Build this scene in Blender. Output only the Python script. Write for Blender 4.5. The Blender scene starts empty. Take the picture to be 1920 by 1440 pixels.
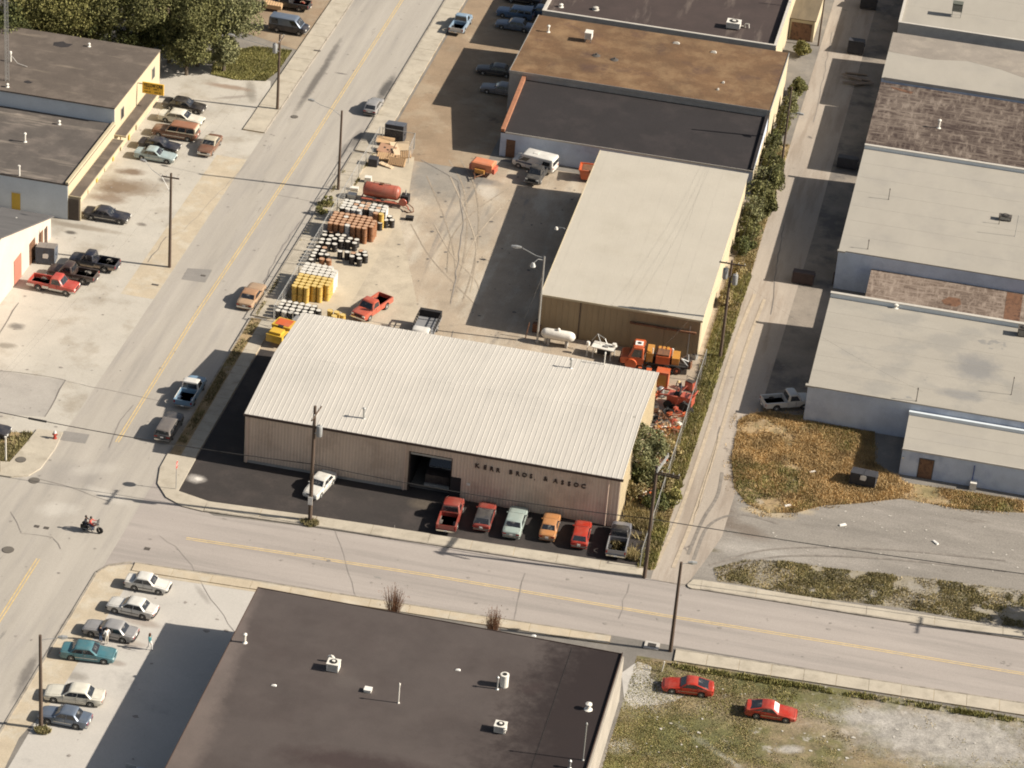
import bpy, bmesh, math, random
import numpy as np
from mathutils import Vector, Matrix, Quaternion
random.seed(7)
RND = random.Random(11)
scene = bpy.context.scene
C = scene.collection

# ---------------------------------------------------------------- camera, sky, sun, exposure
CAMPOS = Vector((40.620, -242.927, 145.0))
_f, _P, _r, _y = 5588.45, math.radians(30.4859), math.radians(4.82054), math.radians(-9.49268)
_F = Vector((math.sin(_y)*math.cos(_P), math.cos(_y)*math.cos(_P), -math.sin(_P)))
_rt = Vector((math.cos(_y), -math.sin(_y), 0)); _up = _rt.cross(_F)
_R = _rt*math.cos(_r) + _up*math.sin(_r); _U = -_rt*math.sin(_r) + _up*math.cos(_r)
cam_data = bpy.data.cameras.new('camera'); cam = bpy.data.objects.new('camera', cam_data); C.objects.link(cam)
m3 = Matrix((_R, _U, -_F)).transposed()
cam.matrix_world = Matrix.Translation(CAMPOS) @ m3.to_4x4()
cam_data.sensor_fit = 'HORIZONTAL'; cam_data.sensor_width = 36.0; cam_data.lens = 36.0*_f/1920.0
cam_data.clip_start = 1.0; cam_data.clip_end = 3000.0
scene.camera = cam
scene.cycles.filter_width = 1.9          # a slightly soft lens

SUN_EL, SUN_AZ = math.radians(32.0), math.radians(5.5)     # azimuth measured from +X
world = bpy.data.worlds.new('World'); scene.world = world; world.use_nodes = True
wn = world.node_tree; wn.nodes.clear()
sky = wn.nodes.new('ShaderNodeTexSky'); sky.sky_type = 'NISHITA'; sky.sun_disc = False
sky.sun_elevation = SUN_EL; sky.sun_rotation = math.pi/2 - SUN_AZ
sky.air_density = 1.0; sky.dust_density = 2.2; sky.ozone_density = 1.0
bg = wn.nodes.new('ShaderNodeBackground'); bg.inputs['Strength'].default_value = 0.046
wo = wn.nodes.new('ShaderNodeOutputWorld')
hs = wn.nodes.new('ShaderNodeHueSaturation'); hs.inputs['Saturation'].default_value = 0.68
wn.links.new(sky.outputs[0], hs.inputs['Color']); wn.links.new(hs.outputs[0], bg.inputs[0]); wn.links.new(bg.outputs[0], wo.inputs[0])
sl = bpy.data.lights.new('sun', 'SUN'); sl.energy = 4.6; sl.angle = math.radians(0.5); sl.color = (1.0, 0.915, 0.80)
so = bpy.data.objects.new('sun', sl); C.objects.link(so)
so.rotation_euler = Vector((-math.cos(SUN_AZ)*math.cos(SUN_EL), -math.sin(SUN_AZ)*math.cos(SUN_EL), -math.sin(SUN_EL))).to_track_quat('-Z', 'Y').to_euler()
so.location = (60, 0, 80)
vs = scene.view_settings
scene.display_settings.display_device = 'sRGB'
vs.view_transform = 'Standard'; vs.look = 'None'; vs.gamma = 1.0; vs.use_curve_mapping = False
vs.exposure = 0.93

# ---------------------------------------------------------------- helpers
def G(px, py, z=0.0):
    """photo pixel (1920 wide) -> point of the place at height z"""
    d = _F + _R*((px-960)/_f) - _U*((py-720)/_f)
    t = (z-CAMPOS.z)/d.z
    p = CAMPOS + d*t
    return Vector((p.x, p.y, z))

MATS = {}
def mat(name, col, rough=0.85, metal=0.0, var=0.16, vscale=0.5, fine=0.10, fscale=9.0, c2=None, c2scale=0.25,
        c2lo=0.5, c2hi=0.62, stretch=(1,1,1), c3=None, c3scale=1.2, c3lo=0.62, c3hi=0.68, bump=0.0, bscale=30.0,
        space='world', spec=0.5, coat=0.0, c2stretch=(1,1,1), c3stretch=(1,1,1), stains_and_sheen=(), stain_z=0.0):
    if name in MATS: return MATS[name]
    m = bpy.data.materials.new(name); m.use_nodes = True; MATS[name] = m
    nt = m.node_tree; N = nt.nodes; L = nt.links
    b = N['Principled BSDF']
    b.inputs['Roughness'].default_value = rough; b.inputs['Metallic'].default_value = metal
    b.inputs['Specular IOR Level'].default_value = spec
    b.inputs['Coat Weight'].default_value = coat
    if space == 'world':
        g = N.new('ShaderNodeNewGeometry'); vec = g.outputs['Position']
    else:
        g = N.new('ShaderNodeTexCoord'); vec = g.outputs['Object']
    def noise(scale, detail, st, rgh=0.6, w=0):
        mp = N.new('ShaderNodeMapping'); mp.inputs['Scale'].default_value = st
        mp.inputs['Location'].default_value = (w*7.3, w*3.1, w*1.7)
        L.new(vec, mp.inputs['Vector'])
        n = N.new('ShaderNodeTexNoise'); n.inputs['Scale'].default_value = scale
        n.inputs['Detail'].default_value = detail; n.inputs['Roughness'].default_value = rgh
        L.new(mp.outputs[0], n.inputs['Vector']); return n.outputs['Fac']
    def ramp(v, lo, hi, a, bb):
        r = N.new('ShaderNodeMapRange'); r.inputs[1].default_value = lo; r.inputs[2].default_value = hi
        r.inputs[3].default_value = a; r.inputs[4].default_value = bb; L.new(v, r.inputs[0]); return r.outputs[0]
    rgb = N.new('ShaderNodeRGB'); rgb.outputs[0].default_value = (*col, 1); cur = rgb.outputs[0]
    def mixc(fac, other):
        nonlocal cur
        mx = N.new('ShaderNodeMix'); mx.data_type = 'RGBA'
        L.new(fac, mx.inputs[0]); L.new(cur, mx.inputs[6]); mx.inputs[7].default_value = (*other, 1)
        cur = mx.outputs[2]
    if c2: mixc(ramp(noise(c2scale, 6, c2stretch, 0.65, 1), c2lo, c2hi, 0, 1), c2)
    if c3: mixc(ramp(noise(c3scale, 5, c3stretch, 0.65, 2), c3lo, c3hi, 0, 1), c3)
    if stains_and_sheen:
        nz = noise(.9, 6, (1,1,1), 0.7, 6)
        for px_,py_,rx_,ry_,rot_,col_,k_ in stains_and_sheen:
            p_ = G(px_, py_, stain_z)
            ms = N.new('ShaderNodeMapping'); ms.vector_type = 'TEXTURE'
            ms.inputs['Location'].default_value = (p_.x, p_.y, 0); ms.inputs['Rotation'].default_value = (0,0,math.radians(rot_)); ms.inputs['Scale'].default_value = (rx_, ry_, 1e4)
            L.new(vec, ms.inputs['Vector'])
            ln = N.new('ShaderNodeVectorMath'); ln.operation = 'LENGTH'; L.new(ms.outputs[0], ln.inputs[0])
            ad = N.new('ShaderNodeMath'); ad.operation = 'MULTIPLY_ADD'; L.new(nz, ad.inputs[0]); ad.inputs[1].default_value = .9; L.new(ln.outputs['Value'], ad.inputs[2])
            mixc(ramp(ad.outputs[0], 1.42, 0.85, 0, k_), col_)
    fac = ramp(noise(vscale, 6, stretch, 0.62, 3), 0.3, 0.7, 1-var, 1+var)
    if fine:
        f2 = ramp(noise(fscale, 5, (1,1,1), 0.8, 4), 0.3, 0.7, 1-fine*1.35, 1+fine*1.35)
        mm = N.new('ShaderNodeMath'); mm.operation = 'MULTIPLY'; L.new(fac, mm.inputs[0]); L.new(f2, mm.inputs[1]); fac = mm.outputs[0]
    vm = N.new('ShaderNodeVectorMath'); vm.operation = 'SCALE'
    L.new(cur, vm.inputs[0]); L.new(fac, vm.inputs['Scale'])
    L.new(vm.outputs[0], b.inputs['Base Color'])
    if bump:
        bp = N.new('ShaderNodeBump'); bp.inputs['Strength'].default_value = bump; bp.inputs['Distance'].default_value = 0.05
        L.new(noise(bscale, 4, (1,1,1), 0.6, 5), bp.inputs['Height']); L.new(bp.outputs[0], b.inputs['Normal'])
    return m

def paint(name, col, rough=0.35, metal=0.0, var=0.05, coat=0.3, **k):
    dust = tuple(col[i]*.8+(.30,.26,.20)[i]*.2 for i in range(3))
    return mat('paint_'+name, col, rough=rough, metal=metal, var=.08, vscale=1.2, fine=0.06, fscale=18, space='object', coat=coat, c2=dust, c2scale=1.1, c2lo=.42, c2hi=.7, **k)

class MB:
    def __init__(s): s.v = []; s.f = []; s.mi = []; s.sm = []
    def add(s, vs_, fs, mi=0, smooth=False):
        o = len(s.v); s.v.extend([tuple(p) for p in vs_])
        for f in fs: s.f.append(tuple(i+o for i in f)); s.mi.append(mi); s.sm.append(smooth)
    def box(s, x0, y0, z0, x1, y1, z1, mi=0, M=None):
        if x0 > x1: x0, x1 = x1, x0
        if y0 > y1: y0, y1 = y1, y0
        if z0 > z1: z0, z1 = z1, z0
        p = [Vector(q) for q in ((x0,y0,z0),(x1,y0,z0),(x1,y1,z0),(x0,y1,z0),(x0,y0,z1),(x1,y0,z1),(x1,y1,z1),(x0,y1,z1))]
        if M: p = [M @ q for q in p]
        s.add(p, [(3,2,1,0),(4,5,6,7),(0,1,5,4),(1,2,6,5),(2,3,7,6),(3,0,4,7)], mi); return s
    def cbox(s, c, d, mi=0, rz=0, rx=0, ry=0):
        M = Matrix.Translation(c) @ Matrix.Rotation(rz,4,'Z') @ Matrix.Rotation(ry,4,'Y') @ Matrix.Rotation(rx,4,'X')
        s.box(-d[0]/2,-d[1]/2,-d[2]/2,d[0]/2,d[1]/2,d[2]/2,mi,M); return s
    def prism(s, pts, z0, z1, mi=0, side_mi=None, bottom=True):
        n = len(pts); a = sum(pts[i][0]*pts[(i+1)%n][1]-pts[(i+1)%n][0]*pts[i][1] for i in range(n))
        if a < 0: pts = pts[::-1]
        z1s = [z1]*n if not hasattr(z1, '__len__') else (z1 if a > 0 else z1[::-1])
        v = [(p[0],p[1],z0) for p in pts] + [(p[0],p[1],z1s[i]) for i,p in enumerate(pts)]
        s.add(v, [tuple(range(n,2*n))] + ([tuple(range(n-1,-1,-1))] if bottom else []), mi)
        s.add(v, [(i,(i+1)%n,n+(i+1)%n,n+i) for i in range(n)], mi if side_mi is None else side_mi); return s
    def sheet(s, pts, z, mi=0):
        n = len(pts); a = sum(pts[i][0]*pts[(i+1)%n][1]-pts[(i+1)%n][0]*pts[i][1] for i in range(n))
        if a < 0: pts = pts[::-1]
        s.add([(p[0],p[1],z) for p in pts], [tuple(range(n))], mi); return s
    def tube(s, a, b, r0, r1=None, n=8, mi=0, caps=True, smooth=True):
        r1 = r0 if r1 is None else r1; a = Vector(a); b = Vector(b); d = (b-a)
        if d.length < 1e-6: return s
        q = d.normalized().to_track_quat('Z','Y'); v = []
        for p, r in ((a,r0),(b,r1)):
            for k in range(n):
                t = 2*math.pi*k/n; v.append(p + q @ Vector((r*math.cos(t), r*math.sin(t), 0)))
        s.add(v, [(k,(k+1)%n,n+(k+1)%n,n+k) for k in range(n)], mi, smooth)
        if caps: s.add(v, [tuple(range(n-1,-1,-1)), tuple(range(n,2*n))], mi)
        return s
    def path(s, pts, r, n=6, mi=0):
        for a, b in zip(pts, pts[1:]): s.tube(a, b, r, r, n, mi)
        return s
    def lathe(s, prof, n=16, mi=0, M=None, smooth=True, caps=True):
        """prof: (radius, z) list"""
        v = []
        for r, z in prof:
            for k in range(n):
                t = 2*math.pi*k/n; p = Vector((r*math.cos(t), r*math.sin(t), z)); v.append(M @ p if M else p)
        m = len(prof)
        s.add(v, [(j*n+k, j*n+(k+1)%n, (j+1)*n+(k+1)%n, (j+1)*n+k) for j in range(m-1) for k in range(n)], mi, smooth)
        if caps: s.add(v, [tuple(range(n-1,-1,-1)), tuple(range((m-1)*n, m*n))], mi)
        return s
    def loft(s, rings, mi=0, smooth=True, cap0=True, cap1=True, mif=None):
        n = len(rings[0]); v = [p for r in rings for p in r]; 
        for j in range(len(rings)-1):
            for k in range(n):
                f = (j*n+k, j*n+(k+1)%n, (j+1)*n+(k+1)%n, (j+1)*n+k)
                m_ = mi
                if mif: m_ = mif(sum((Vector(v[i]) for i in f), Vector())/4)
                s.f_add(v, f, m_, smooth)
        s._flush(v)
        if cap0: s.add(rings[0], [tuple(range(n-1,-1,-1))], mi)
        if cap1: s.add(rings[-1], [tuple(range(n))], mi)
        return s
    def f_add(s, v, f, mi, smooth):
        if not hasattr(s, '_p'): s._p = []
        s._p.append((f, mi, smooth))
    def _flush(s, v):
        o = len(s.v); s.v.extend([tuple(p) for p in v])
        for f, mi, sm in s._p: s.f.append(tuple(i+o for i in f)); s.mi.append(mi); s.sm.append(sm)
        s._p = []
    def mesh(s, name, mats, angle=35):
        me = bpy.data.meshes.new(name); me.from_pydata(s.v, [], s.f)
        if not isinstance(mats, (list,tuple)): mats = [mats]
        for m in mats: me.materials.append(m)
        me.polygons.foreach_set('material_index', s.mi)
        me.polygons.foreach_set('use_smooth', s.sm)
        me.update()
        if any(s.sm): me.set_sharp_from_angle(angle=math.radians(angle))
        return me
    def build(s, name, mats, parent=None, loc=(0,0,0), rz=0, angle=35):
        o = bpy.data.objects.new(name, s.mesh(name, mats, angle)); C.objects.link(o)
        o.location = loc; o.rotation_euler = (0,0,rz)
        if parent: o.parent = parent
        return o

def tag(o, label=None, cat=None, group=None, kind=None):
    if label: o['label'] = label
    if cat: o['category'] = cat
    if group: o['group'] = group
    if kind: o['kind'] = kind
    return o
def thing(name, label, cat, loc=(0,0,0), rz=0, group=None):
    o = bpy.data.objects.new(name, None); C.objects.link(o); o.empty_display_size = 0.3
    o.location = loc; o.rotation_euler = (0,0,rz)
    return tag(o, label, cat, group)
def inst(src, parent, loc=(0,0,0), rz=0, scale=None, rot=None):
    o = src.copy(); C.objects.link(o); o.parent = parent; o.location = loc; o.rotation_euler = rot if rot else (0,0,rz)
    if scale: o.scale = scale
    return o
def from_mesh(name, me, parent=None, loc=(0,0,0), rot=(0,0,0), scale=(1,1,1)):
    o = bpy.data.objects.new(name, me); C.objects.link(o); o.location = loc; o.rotation_euler = rot; o.scale = scale
    if parent: o.parent = parent
    return o
def kids(o): return [c for c in bpy.data.objects if c.parent == o]
def dup(root, loc, rz, label=None, group=None, _cache={}):
    r = root.copy(); C.objects.link(r); r.location = loc; r.rotation_euler = (0,0,rz)
    if label: r['label'] = label
    if group: r['group'] = group
    for ch in root.children:
        c = ch.copy(); C.objects.link(c); c.parent = r
        for g in ch.children:
            d = g.copy(); C.objects.link(d); d.parent = c
    return r
def text_mesh(body, size, ext=0.02):
    cu = bpy.data.curves.new('t', 'FONT'); cu.body = body; cu.size = size; cu.extrude = ext; cu.align_x = 'CENTER'; cu.align_y = 'CENTER'
    cu.resolution_u = 2; cu.offset = size*0.02
    ob = bpy.data.objects.new('t', cu); C.objects.link(ob)
    me = bpy.data.meshes.new_from_object(ob.evaluated_get(bpy.context.evaluated_depsgraph_get()))
    bpy.data.objects.remove(ob); return me

# ---------------------------------------------------------------- ground materials
M_GROUND = mat('old_paving', (.17,.155,.135), var=.22, vscale=.25, fine=.14, c2=(.23,.205,.17), c2scale=.12, c3=(.09,.08,.07), c3scale=.5, c3lo=.66, c3hi=.74, bump=.3)
M_STREET = mat('street_asphalt', (.345,.315,.27), rough=.9, var=.10, vscale=.35, fine=.10, fscale=14, stretch=(1.6,.12,1), c2=(.285,.262,.232), c2scale=.55, c2lo=.5, c2hi=.72, c2stretch=(1.5,.10,1), c3=(.16,.15,.138), c3scale=.5, c3lo=.665, c3hi=.76, c3stretch=(1.6,.28,1), bump=.25, stains_and_sheen=((593,150,.6,12,0,(.10,.09,.08),.85),(625,95,.4,5,0,(.10,.09,.08),.6),(724,165,.8,4.5,0,(.07,.065,.06),.9),(668,262,.8,3,0,(.10,.09,.08),.7),(645,282,.5,3.5,0,(.12,.11,.10),.7),(118,1185,.6,4,0,(.10,.09,.08),.75),(52,1258,.6,3,0,(.10,.09,.08),.75),(40,1290,.4,3,0,(.12,.11,.10),.6),(400,420,1.1,30,0,(.30,.275,.24),.5),(470,470,1.0,30,0,(.29,.265,.235),.5),(640,138,.9,.25,0,(.09,.08,.075),.8),(130,890,4,3,0,(.26,.24,.215),.6),(110,955,2.5,1.5,20,(.44,.41,.36),.7),(205,930,3,.9,-20,(.44,.41,.36),.6),(180,880,3,1.2,30,(.42,.39,.34),.5)))
M_CROSS = mat('cross_asphalt', (.315,.28,.25), rough=.9, var=.10, vscale=.35, fine=.11, fscale=14, stretch=(.12,1.6,1), c2=(.25,.225,.202), c2scale=.5, c2lo=.5, c2hi=.7, c2stretch=(.08,1.5,1), c3=(.17,.15,.135), c3scale=.6, c3lo=.70, c3hi=.77, c3stretch=(.3,1.2,1), bump=.25)
M_LOT = mat('cream_concrete', (.41,.38,.325), rough=.9, var=.10, vscale=.22, fine=.11, c2=(.31,.275,.22), c2scale=.2, c2lo=.52, c2hi=.68, c3=(.19,.155,.12), c3scale=.4, c3lo=.675, c3hi=.78, bump=.2, stains_and_sheen=((225,352,3.2,2.4,10,(.13,.085,.05),.85),(245,322,2.0,1.0,10,(.13,.085,.05),.85),(205,372,2.5,1.4,0,(.17,.12,.08),.8),(262,352,3,2.5,0,(.20,.15,.10),.6),(32,612,1.1,.8,0,(.10,.09,.08),.8),(12,648,1.4,.7,10,(.16,.14,.11),.7),(133,436,.8,.5,0,(.07,.06,.05),.9),(308,338,1.0,.7,0,(.09,.08,.07),.8),(265,421,.7,.5,0,(.11,.09,.07),.7),(440,182,3,.5,30,(.2,.17,.14),.6),(470,170,.8,4,20,(.16,.14,.11),.6),(430,163,3.5,.8,0,(.22,.15,.10),.8),(150,425,6,.7,0,(.20,.165,.12),.7)))
M_PARK = mat('pale_concrete', (.42,.395,.355), rough=.9, var=.06, vscale=.3, fine=.08, c2=(.34,.32,.29), c2scale=.3, c2lo=.55, c2hi=.68, c3=(.24,.215,.19), c3scale=.6, c3lo=.7, c3hi=.79, stains_and_sheen=((268,1168,2.2,.7,-5,(.26,.215,.18),.7),(250,1208,1.5,.6,0,(.27,.225,.19),.6),(142,1268,1.2,.8,0,(.22,.20,.17),.7),(218,1243,1.0,.5,0,(.24,.2,.17),.7),(380,1115,.4,2,40,(.2,.18,.16),.5)))
M_TAN = mat('tan_strip', (.41,.345,.25), rough=.95, var=.10, vscale=.6, fine=.12, c2=(.43,.38,.295), c2scale=.5, c3=(.2,.15,.1), c3scale=1.2, c3lo=.68, c3hi=.76)
M_YARD = mat('yard_gravel', (.345,.28,.205), rough=.95, var=.16, vscale=.3, fine=.16, c2=(.42,.365,.285), c2scale=.22, c2lo=.48, c2hi=.64, c2stretch=(1.6,.5,1), c3=(.24,.21,.175), c3scale=.4, c3lo=.62, c3hi=.74, c3stretch=(1.8,.4,1), bump=.5, bscale=12, stains_and_sheen=((845,330,4.5,9,0,(.215,.195,.165),.9),(800,320,2,8,0,(.20,.185,.16),.8),(868,390,.25,14,-3,(.16,.145,.125),.8),(838,400,.2,14,2,(.19,.17,.145),.7),(820,450,.2,12,3,(.25,.21,.17),.6),(905,340,2.5,1.2,0,(.13,.12,.11),.8),(915,360,1.6,2.5,30,(.45,.41,.35),.6),(880,420,5,6,0,(.27,.235,.19),.7)))
M_PAD = mat('yard_concrete', (.44,.375,.275), rough=.95, var=.10, vscale=.4, fine=.10, c2=(.37,.32,.24), c2scale=.35, c2lo=.52, c2hi=.66, c3=(.15,.125,.1), c3scale=.8, c3lo=.7, c3hi=.78)
M_DARKLOT = mat('dark_asphalt', (.030,.0245,.022), rough=.9, var=.2, vscale=.3, fine=.2, fscale=7, c2=(.044,.035,.031), c2scale=.25, stretch=(.5,1,1), bump=.3, stains_and_sheen=((368,898,1.1,.9,0,(.40,.37,.33),.75),(372,898,.5,.4,0,(.6,.56,.5),.9),(790,945,1.5,1.2,0,(.085,.068,.05),.8)))
M_DIRT = mat('brown_dirt_lot', (.255,.185,.118), rough=.95, var=.16, vscale=.3, fine=.14, c2=(.30,.235,.16), c2scale=.2, c3=(.15,.11,.075), c3scale=.5, c3lo=.64, c3hi=.74, bump=.4)
M_ALLEY = mat('alley_concrete', (.33,.285,.235), rough=.92, var=.12, vscale=.3, fine=.12, stretch=(1.6,.2,1), c2=(.27,.225,.18), c2scale=.5, c2lo=.5, c2hi=.62, c2stretch=(1.5,.15,1), c3=(.13,.11,.095), c3scale=.5, c3lo=.66, c3hi=.74)
M_ALLEY2 = mat('alley_asphalt', (.22,.19,.155), rough=.92, var=.2, vscale=.3, fine=.14, c2=(.12,.108,.095), c2scale=.2, c3=(.23,.2,.165), c3scale=.4, c3lo=.6, c3hi=.66)
M_GRAVEL = mat('gravel_lot', (.215,.195,.168), rough=.95, var=.16, vscale=.35, fine=.2, fscale=6, stretch=(.35,1.3,1), c2=(.265,.24,.21), c2scale=.3, c2lo=.5, c2hi=.66, c2stretch=(.3,1.5,1), c3=(.16,.14,.118), c3scale=.5, c3lo=.62, c3hi=.72, c3stretch=(.35,1.3,1), bump=.5, bscale=10, stains_and_sheen=((1350,960,2.0,4,10,(.13,.105,.085),.8),(1400,995,3,1.4,-20,(.14,.11,.085),.7),(1440,962,3,.9,0,(.40,.32,.20),.7),(1490,955,2.5,.8,0,(.40,.32,.20),.6),(1330,1030,1.3,.5,0,(.10,.085,.05),.8),(1420,1035,5,2,0,(.29,.27,.24),.6),(1600,1090,9,1.5,0,(.28,.255,.225),.6)))
M_SOIL = mat('dry_soil', (.30,.215,.115), rough=.95, var=.25, vscale=.8, fine=.2, c2=(.21,.17,.08), c2scale=.35, c3=(.33,.27,.19), c3scale=.5, c3lo=.6, c3hi=.66, bump=.5)
M_TURF = mat('patchy_turf', (.125,.115,.045), rough=.95, var=.3, vscale=1.1, fine=.25, fscale=5, c2=(.20,.155,.09), c2scale=.3, c2lo=.44, c2hi=.6, c3=(.31,.285,.24), c3scale=.5, c3lo=.585, c3hi=.65, stains_and_sheen=((1780,1385,13,5.5,2,(.30,.28,.25),.95),(1640,1345,4,1.5,10,(.30,.28,.25),.9),(1880,1330,7,1.6,4,(.20,.165,.10),.8),(1200,1300,3.2,3.5,0,(.36,.335,.30),.8),(1165,1400,1.6,1.4,0,(.36,.34,.31),.9),(1330,1400,5,.5,-35,(.32,.30,.27),.8),(1480,1405,1.6,.7,20,(.34,.32,.29),.8),(1460,1345,9,2.0,-6,(.24,.185,.12),.7),(1350,1330,6,2.0,-6,(.21,.17,.10),.6),(1290,1390,7,4,10,(.10,.10,.035),.7),(1180,1440,3,3,0,(.12,.115,.03),.7),(1430,1290,8,1.6,-4,(.10,.10,.035),.7)), bump=.6, bscale=9)
M_SLAB = mat('sidewalk_concrete', (.40,.355,.28), rough=.9, var=.10, vscale=.7, fine=.09, c2=(.33,.29,.225), c2scale=.6, c2lo=.5, c2hi=.66, c3=(.2,.17,.13), c3scale=1.1, c3lo=.68, c3hi=.76)
M_KERB = mat('kerb_concrete', (.30,.265,.215), rough=.9, var=.16, vscale=1.2, fine=.1, c2=(.2,.175,.14), c2scale=.9)
M_YELLOW = mat('yellow_road_paint', (.53,.39,.18), rough=.8, var=.16, vscale=2.0, fine=.14, c2=(.42,.35,.24), c2scale=1.6, c2lo=.5, c2hi=.75)
M_OIL = mat('worn_patch', (.13,.118,.105), rough=.9, var=.2, vscale=.8, fine=.14)
M_WOOD = mat('weathered_wood', (.085,.058,.040), rough=.9, var=.22, vscale=3, fine=.15, stretch=(4,4,.4), space='object')
M_IRON = mat('cast_iron', (.075,.065,.055), rough=.7, var=.2, vscale=3, fine=.2, space='object')
M_STEEL = mat('galvanised_steel', (.42,.42,.40), rough=.5, metal=.6, var=.12, vscale=2, space='object')
M_BLACK = mat('black_rubber', (.018,.017,.016), rough=.85, var=.15, vscale=4, space='object')
M_GLASS = mat('vehicle_glass', (.020,.022,.026), rough=.07, var=.2, vscale=3, spec=.9, fine=0, space='object', c2=(.13,.125,.115), c2scale=2.2, c2lo=.56, c2hi=.66)  # pale blotches in the glass colour stand in for interior and reflections
M_CHROME = mat('chrome', (.62,.61,.58), rough=.22, metal=1.0, var=.05, fine=0, space='object')
M_RIM = mat('wheel_steel', (.50,.49,.46), rough=.45, metal=.3, var=.1, space='object')
M_LAMP = mat('lamp_lens', (.70,.68,.62), rough=.2, var=.03, fine=0, space='object')
M_TAIL = mat('tail_lens', (.30,.012,.010), rough=.25, var=.05, fine=0, space='object')
M_DARK = mat('dark_interior', (.016,.014,.013), rough=.8, var=.2, space='object')
M_WHITE = mat('white_enamel', (.66,.63,.56), rough=.5, var=.08, vscale=2, space='object', c2=(.5,.45,.36), c2scale=3, c2lo=.58, c2hi=.7)
M_WHITEP = mat('white_sheet', (.7,.68,.63), rough=.6, var=.05, space='object')
M_RUST = mat('rusty_steel', (.17,.075,.035), rough=.85, var=.25, vscale=5, fine=.2, c2=(.09,.05,.03), c2scale=4, space='object')

def struct(name, pts, z, m):
    o = MB().sheet(pts, z).build(name, m); return tag(o, kind='structure')
def rect(x0,y0,x1,y1): return [(x0,y0),(x1,y0),(x1,y1),(x0,y1)]
def pxs(*p): return [tuple(G(*q)[:2]) for q in p]

# ---------------------------------------------------------------- ground, streets, lots
struct('ground', rect(-900,-700,900,1600), 0.0, M_GROUND)
struct('main_street', rect(-37.3,-260,-26.9,500), 0.008, M_STREET)
struct('cross_street', [(-27.0,-42.0),(-24.8,-40.1),(-17.8,-39.4),(-8,-39.1),(17,-38.0),(52,-37.2),(300,-29),(300,-20.5),(52,-27.6),(37,-28.6),(22,-28.9),(17.8,-28.6),(-1.4,-29.5),(-11.6,-30),(-20.4,-30.9),(-25.2,-28.6),(-27.0,-24.4)], 0.012, M_CROSS)
struct('cross_street', [(-300,-50),(-37.2,-41.5),(-37.2,-28.4),(-300,-34)], 0.012, M_STREET)
struct('west_lot', [(-200,-26),(-37.3,-23.5),(-37.3,37.5),(-37.3,46),(-40.4,57.5),(-52,60),(-200,60)], 0.004, M_LOT)
struct('apron_strip', rect(-40.7,4.5,-37.32,37.3), 0.010, M_TAN)
struct('grey_lot_patch', pxs((-80,690),(0,695),(123,713),(104,748),(84,782),(-80,770)), 0.010, mat('grey_concrete',(.33,.305,.27),var=.08,c2=(.28,.26,.23)))
struct('north_west_lot', [(-39.8,66.8),(-39.8,200),(-60,200),(-60,70),(-46,69)], 0.010, M_DIRT)
struct('north_lot', [(-24.2,43.4),(-24.2,200),(-12.5,200),(-12.5,43.4)], 0.008, M_DIRT)
struct('yard', rect(-25.6,-3.0,17.6,46.6), 0.004, M_YARD)
struct('yard_apron', [(-25.4,4),(-18.6,4.5),(-18.4,29.5),(-18.9,36),(-20.3,44.2),(-25.0,44.8)], 0.009, M_PAD)
struct('yard_concrete', [(-18.6,4.5),(-18.4,29.5),(-10.8,8.0),(-8.4,0.5),(-18.6,0)], 0.011, mat('yard_concrete_worn',(.42,.36,.27),var=.12,vscale=.4,fine=.14,c2=(.35,.30,.225),c2scale=.25,c3=(.26,.22,.17),c3scale=.6,c3lo=.66,c3hi=.78,rough=.95))
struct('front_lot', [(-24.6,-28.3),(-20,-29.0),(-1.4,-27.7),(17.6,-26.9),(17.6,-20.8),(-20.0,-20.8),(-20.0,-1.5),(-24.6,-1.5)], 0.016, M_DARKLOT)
struct('parking_lot', [(-25.1,-41.4),(-11.6,-40.8),(-11.6,-160),(-25.1,-160)], 0.010, M_PARK)
struct('lot_margin', [(-27.2,-42.6),(-26.6,-41.3),(-25.0,-40.4),(-11.5,-39.4),(-11.5,-40.95),(-24.2,-41.7),(-24.6,-60),(-25.6,-66),(-25.2,-72),(-26.0,-160),(-27.2,-160)], 0.020, M_TAN)
struct('alley', [(18.4,-28.6),(21.5,-28.8),(22.5,-24.5),(23.4,-20),(23.6,-4),(24.2,40),(24.4,200),(19.0,200),(19.0,30),(18.7,0)], 0.012, M_ALLEY)
struct('alley_lot', rect(23.2,-5,28.0,200), 0.007, M_ALLEY2)
struct('gravel_lot', [(21.4,-28.6),(300,-18),(300,-6),(38.0,-6.2),(27,-7.2),(23,-6)], 0.006, M_GRAVEL)
struct('grass_lot', [(19.2,-40.2),(300,-31),(300,-200),(18.9,-200)], 0.006, M_TURF)
struct('concrete_patch', pxs((1165,1262),(1196,1240),(1222,1250),(1218,1272),(1262,1290),(1300,1296),(1262,1316),(1190,1330),(1170,1310)), 0.013, M_PARK)

# curb-side details: yellow lines
def line(pts, off, w, z, name='centre_line'):
    mb = MB()
    for (x0,y0),(x1,y1) in zip(pts, pts[1:]):
        d = Vector((x1-x0,y1-y0,0)); n = Vector((-d.y,d.x,0)).normalized()
        mb.sheet([(x0+n.x*(off-w/2),y0+n.y*(off-w/2)),(x1+n.x*(off-w/2),y1+n.y*(off-w/2)),(x1+n.x*(off+w/2),y1+n.y*(off+w/2)),(x0+n.x*(off+w/2),y0+n.y*(off+w/2))], z)
    return tag(mb.build(name, M_YELLOW), kind='structure')
for off in (-.13,.13):
    line([(-32.25,-22.0),(-32.45,2),(-32.0,39),(-31.8,90),(-31.8,300)], off, .11, 0.016)
    line([(-32.6,-150),(-32.6,-42.0)], off, .12, 0.016)
    line([(-21.6,-35.1),(-10,-34.5),(0,-34.05),(20.2,-33.75),(36,-33.2),(51.1,-32.8),(300,-26)], off, .11, 0.020)

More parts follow.
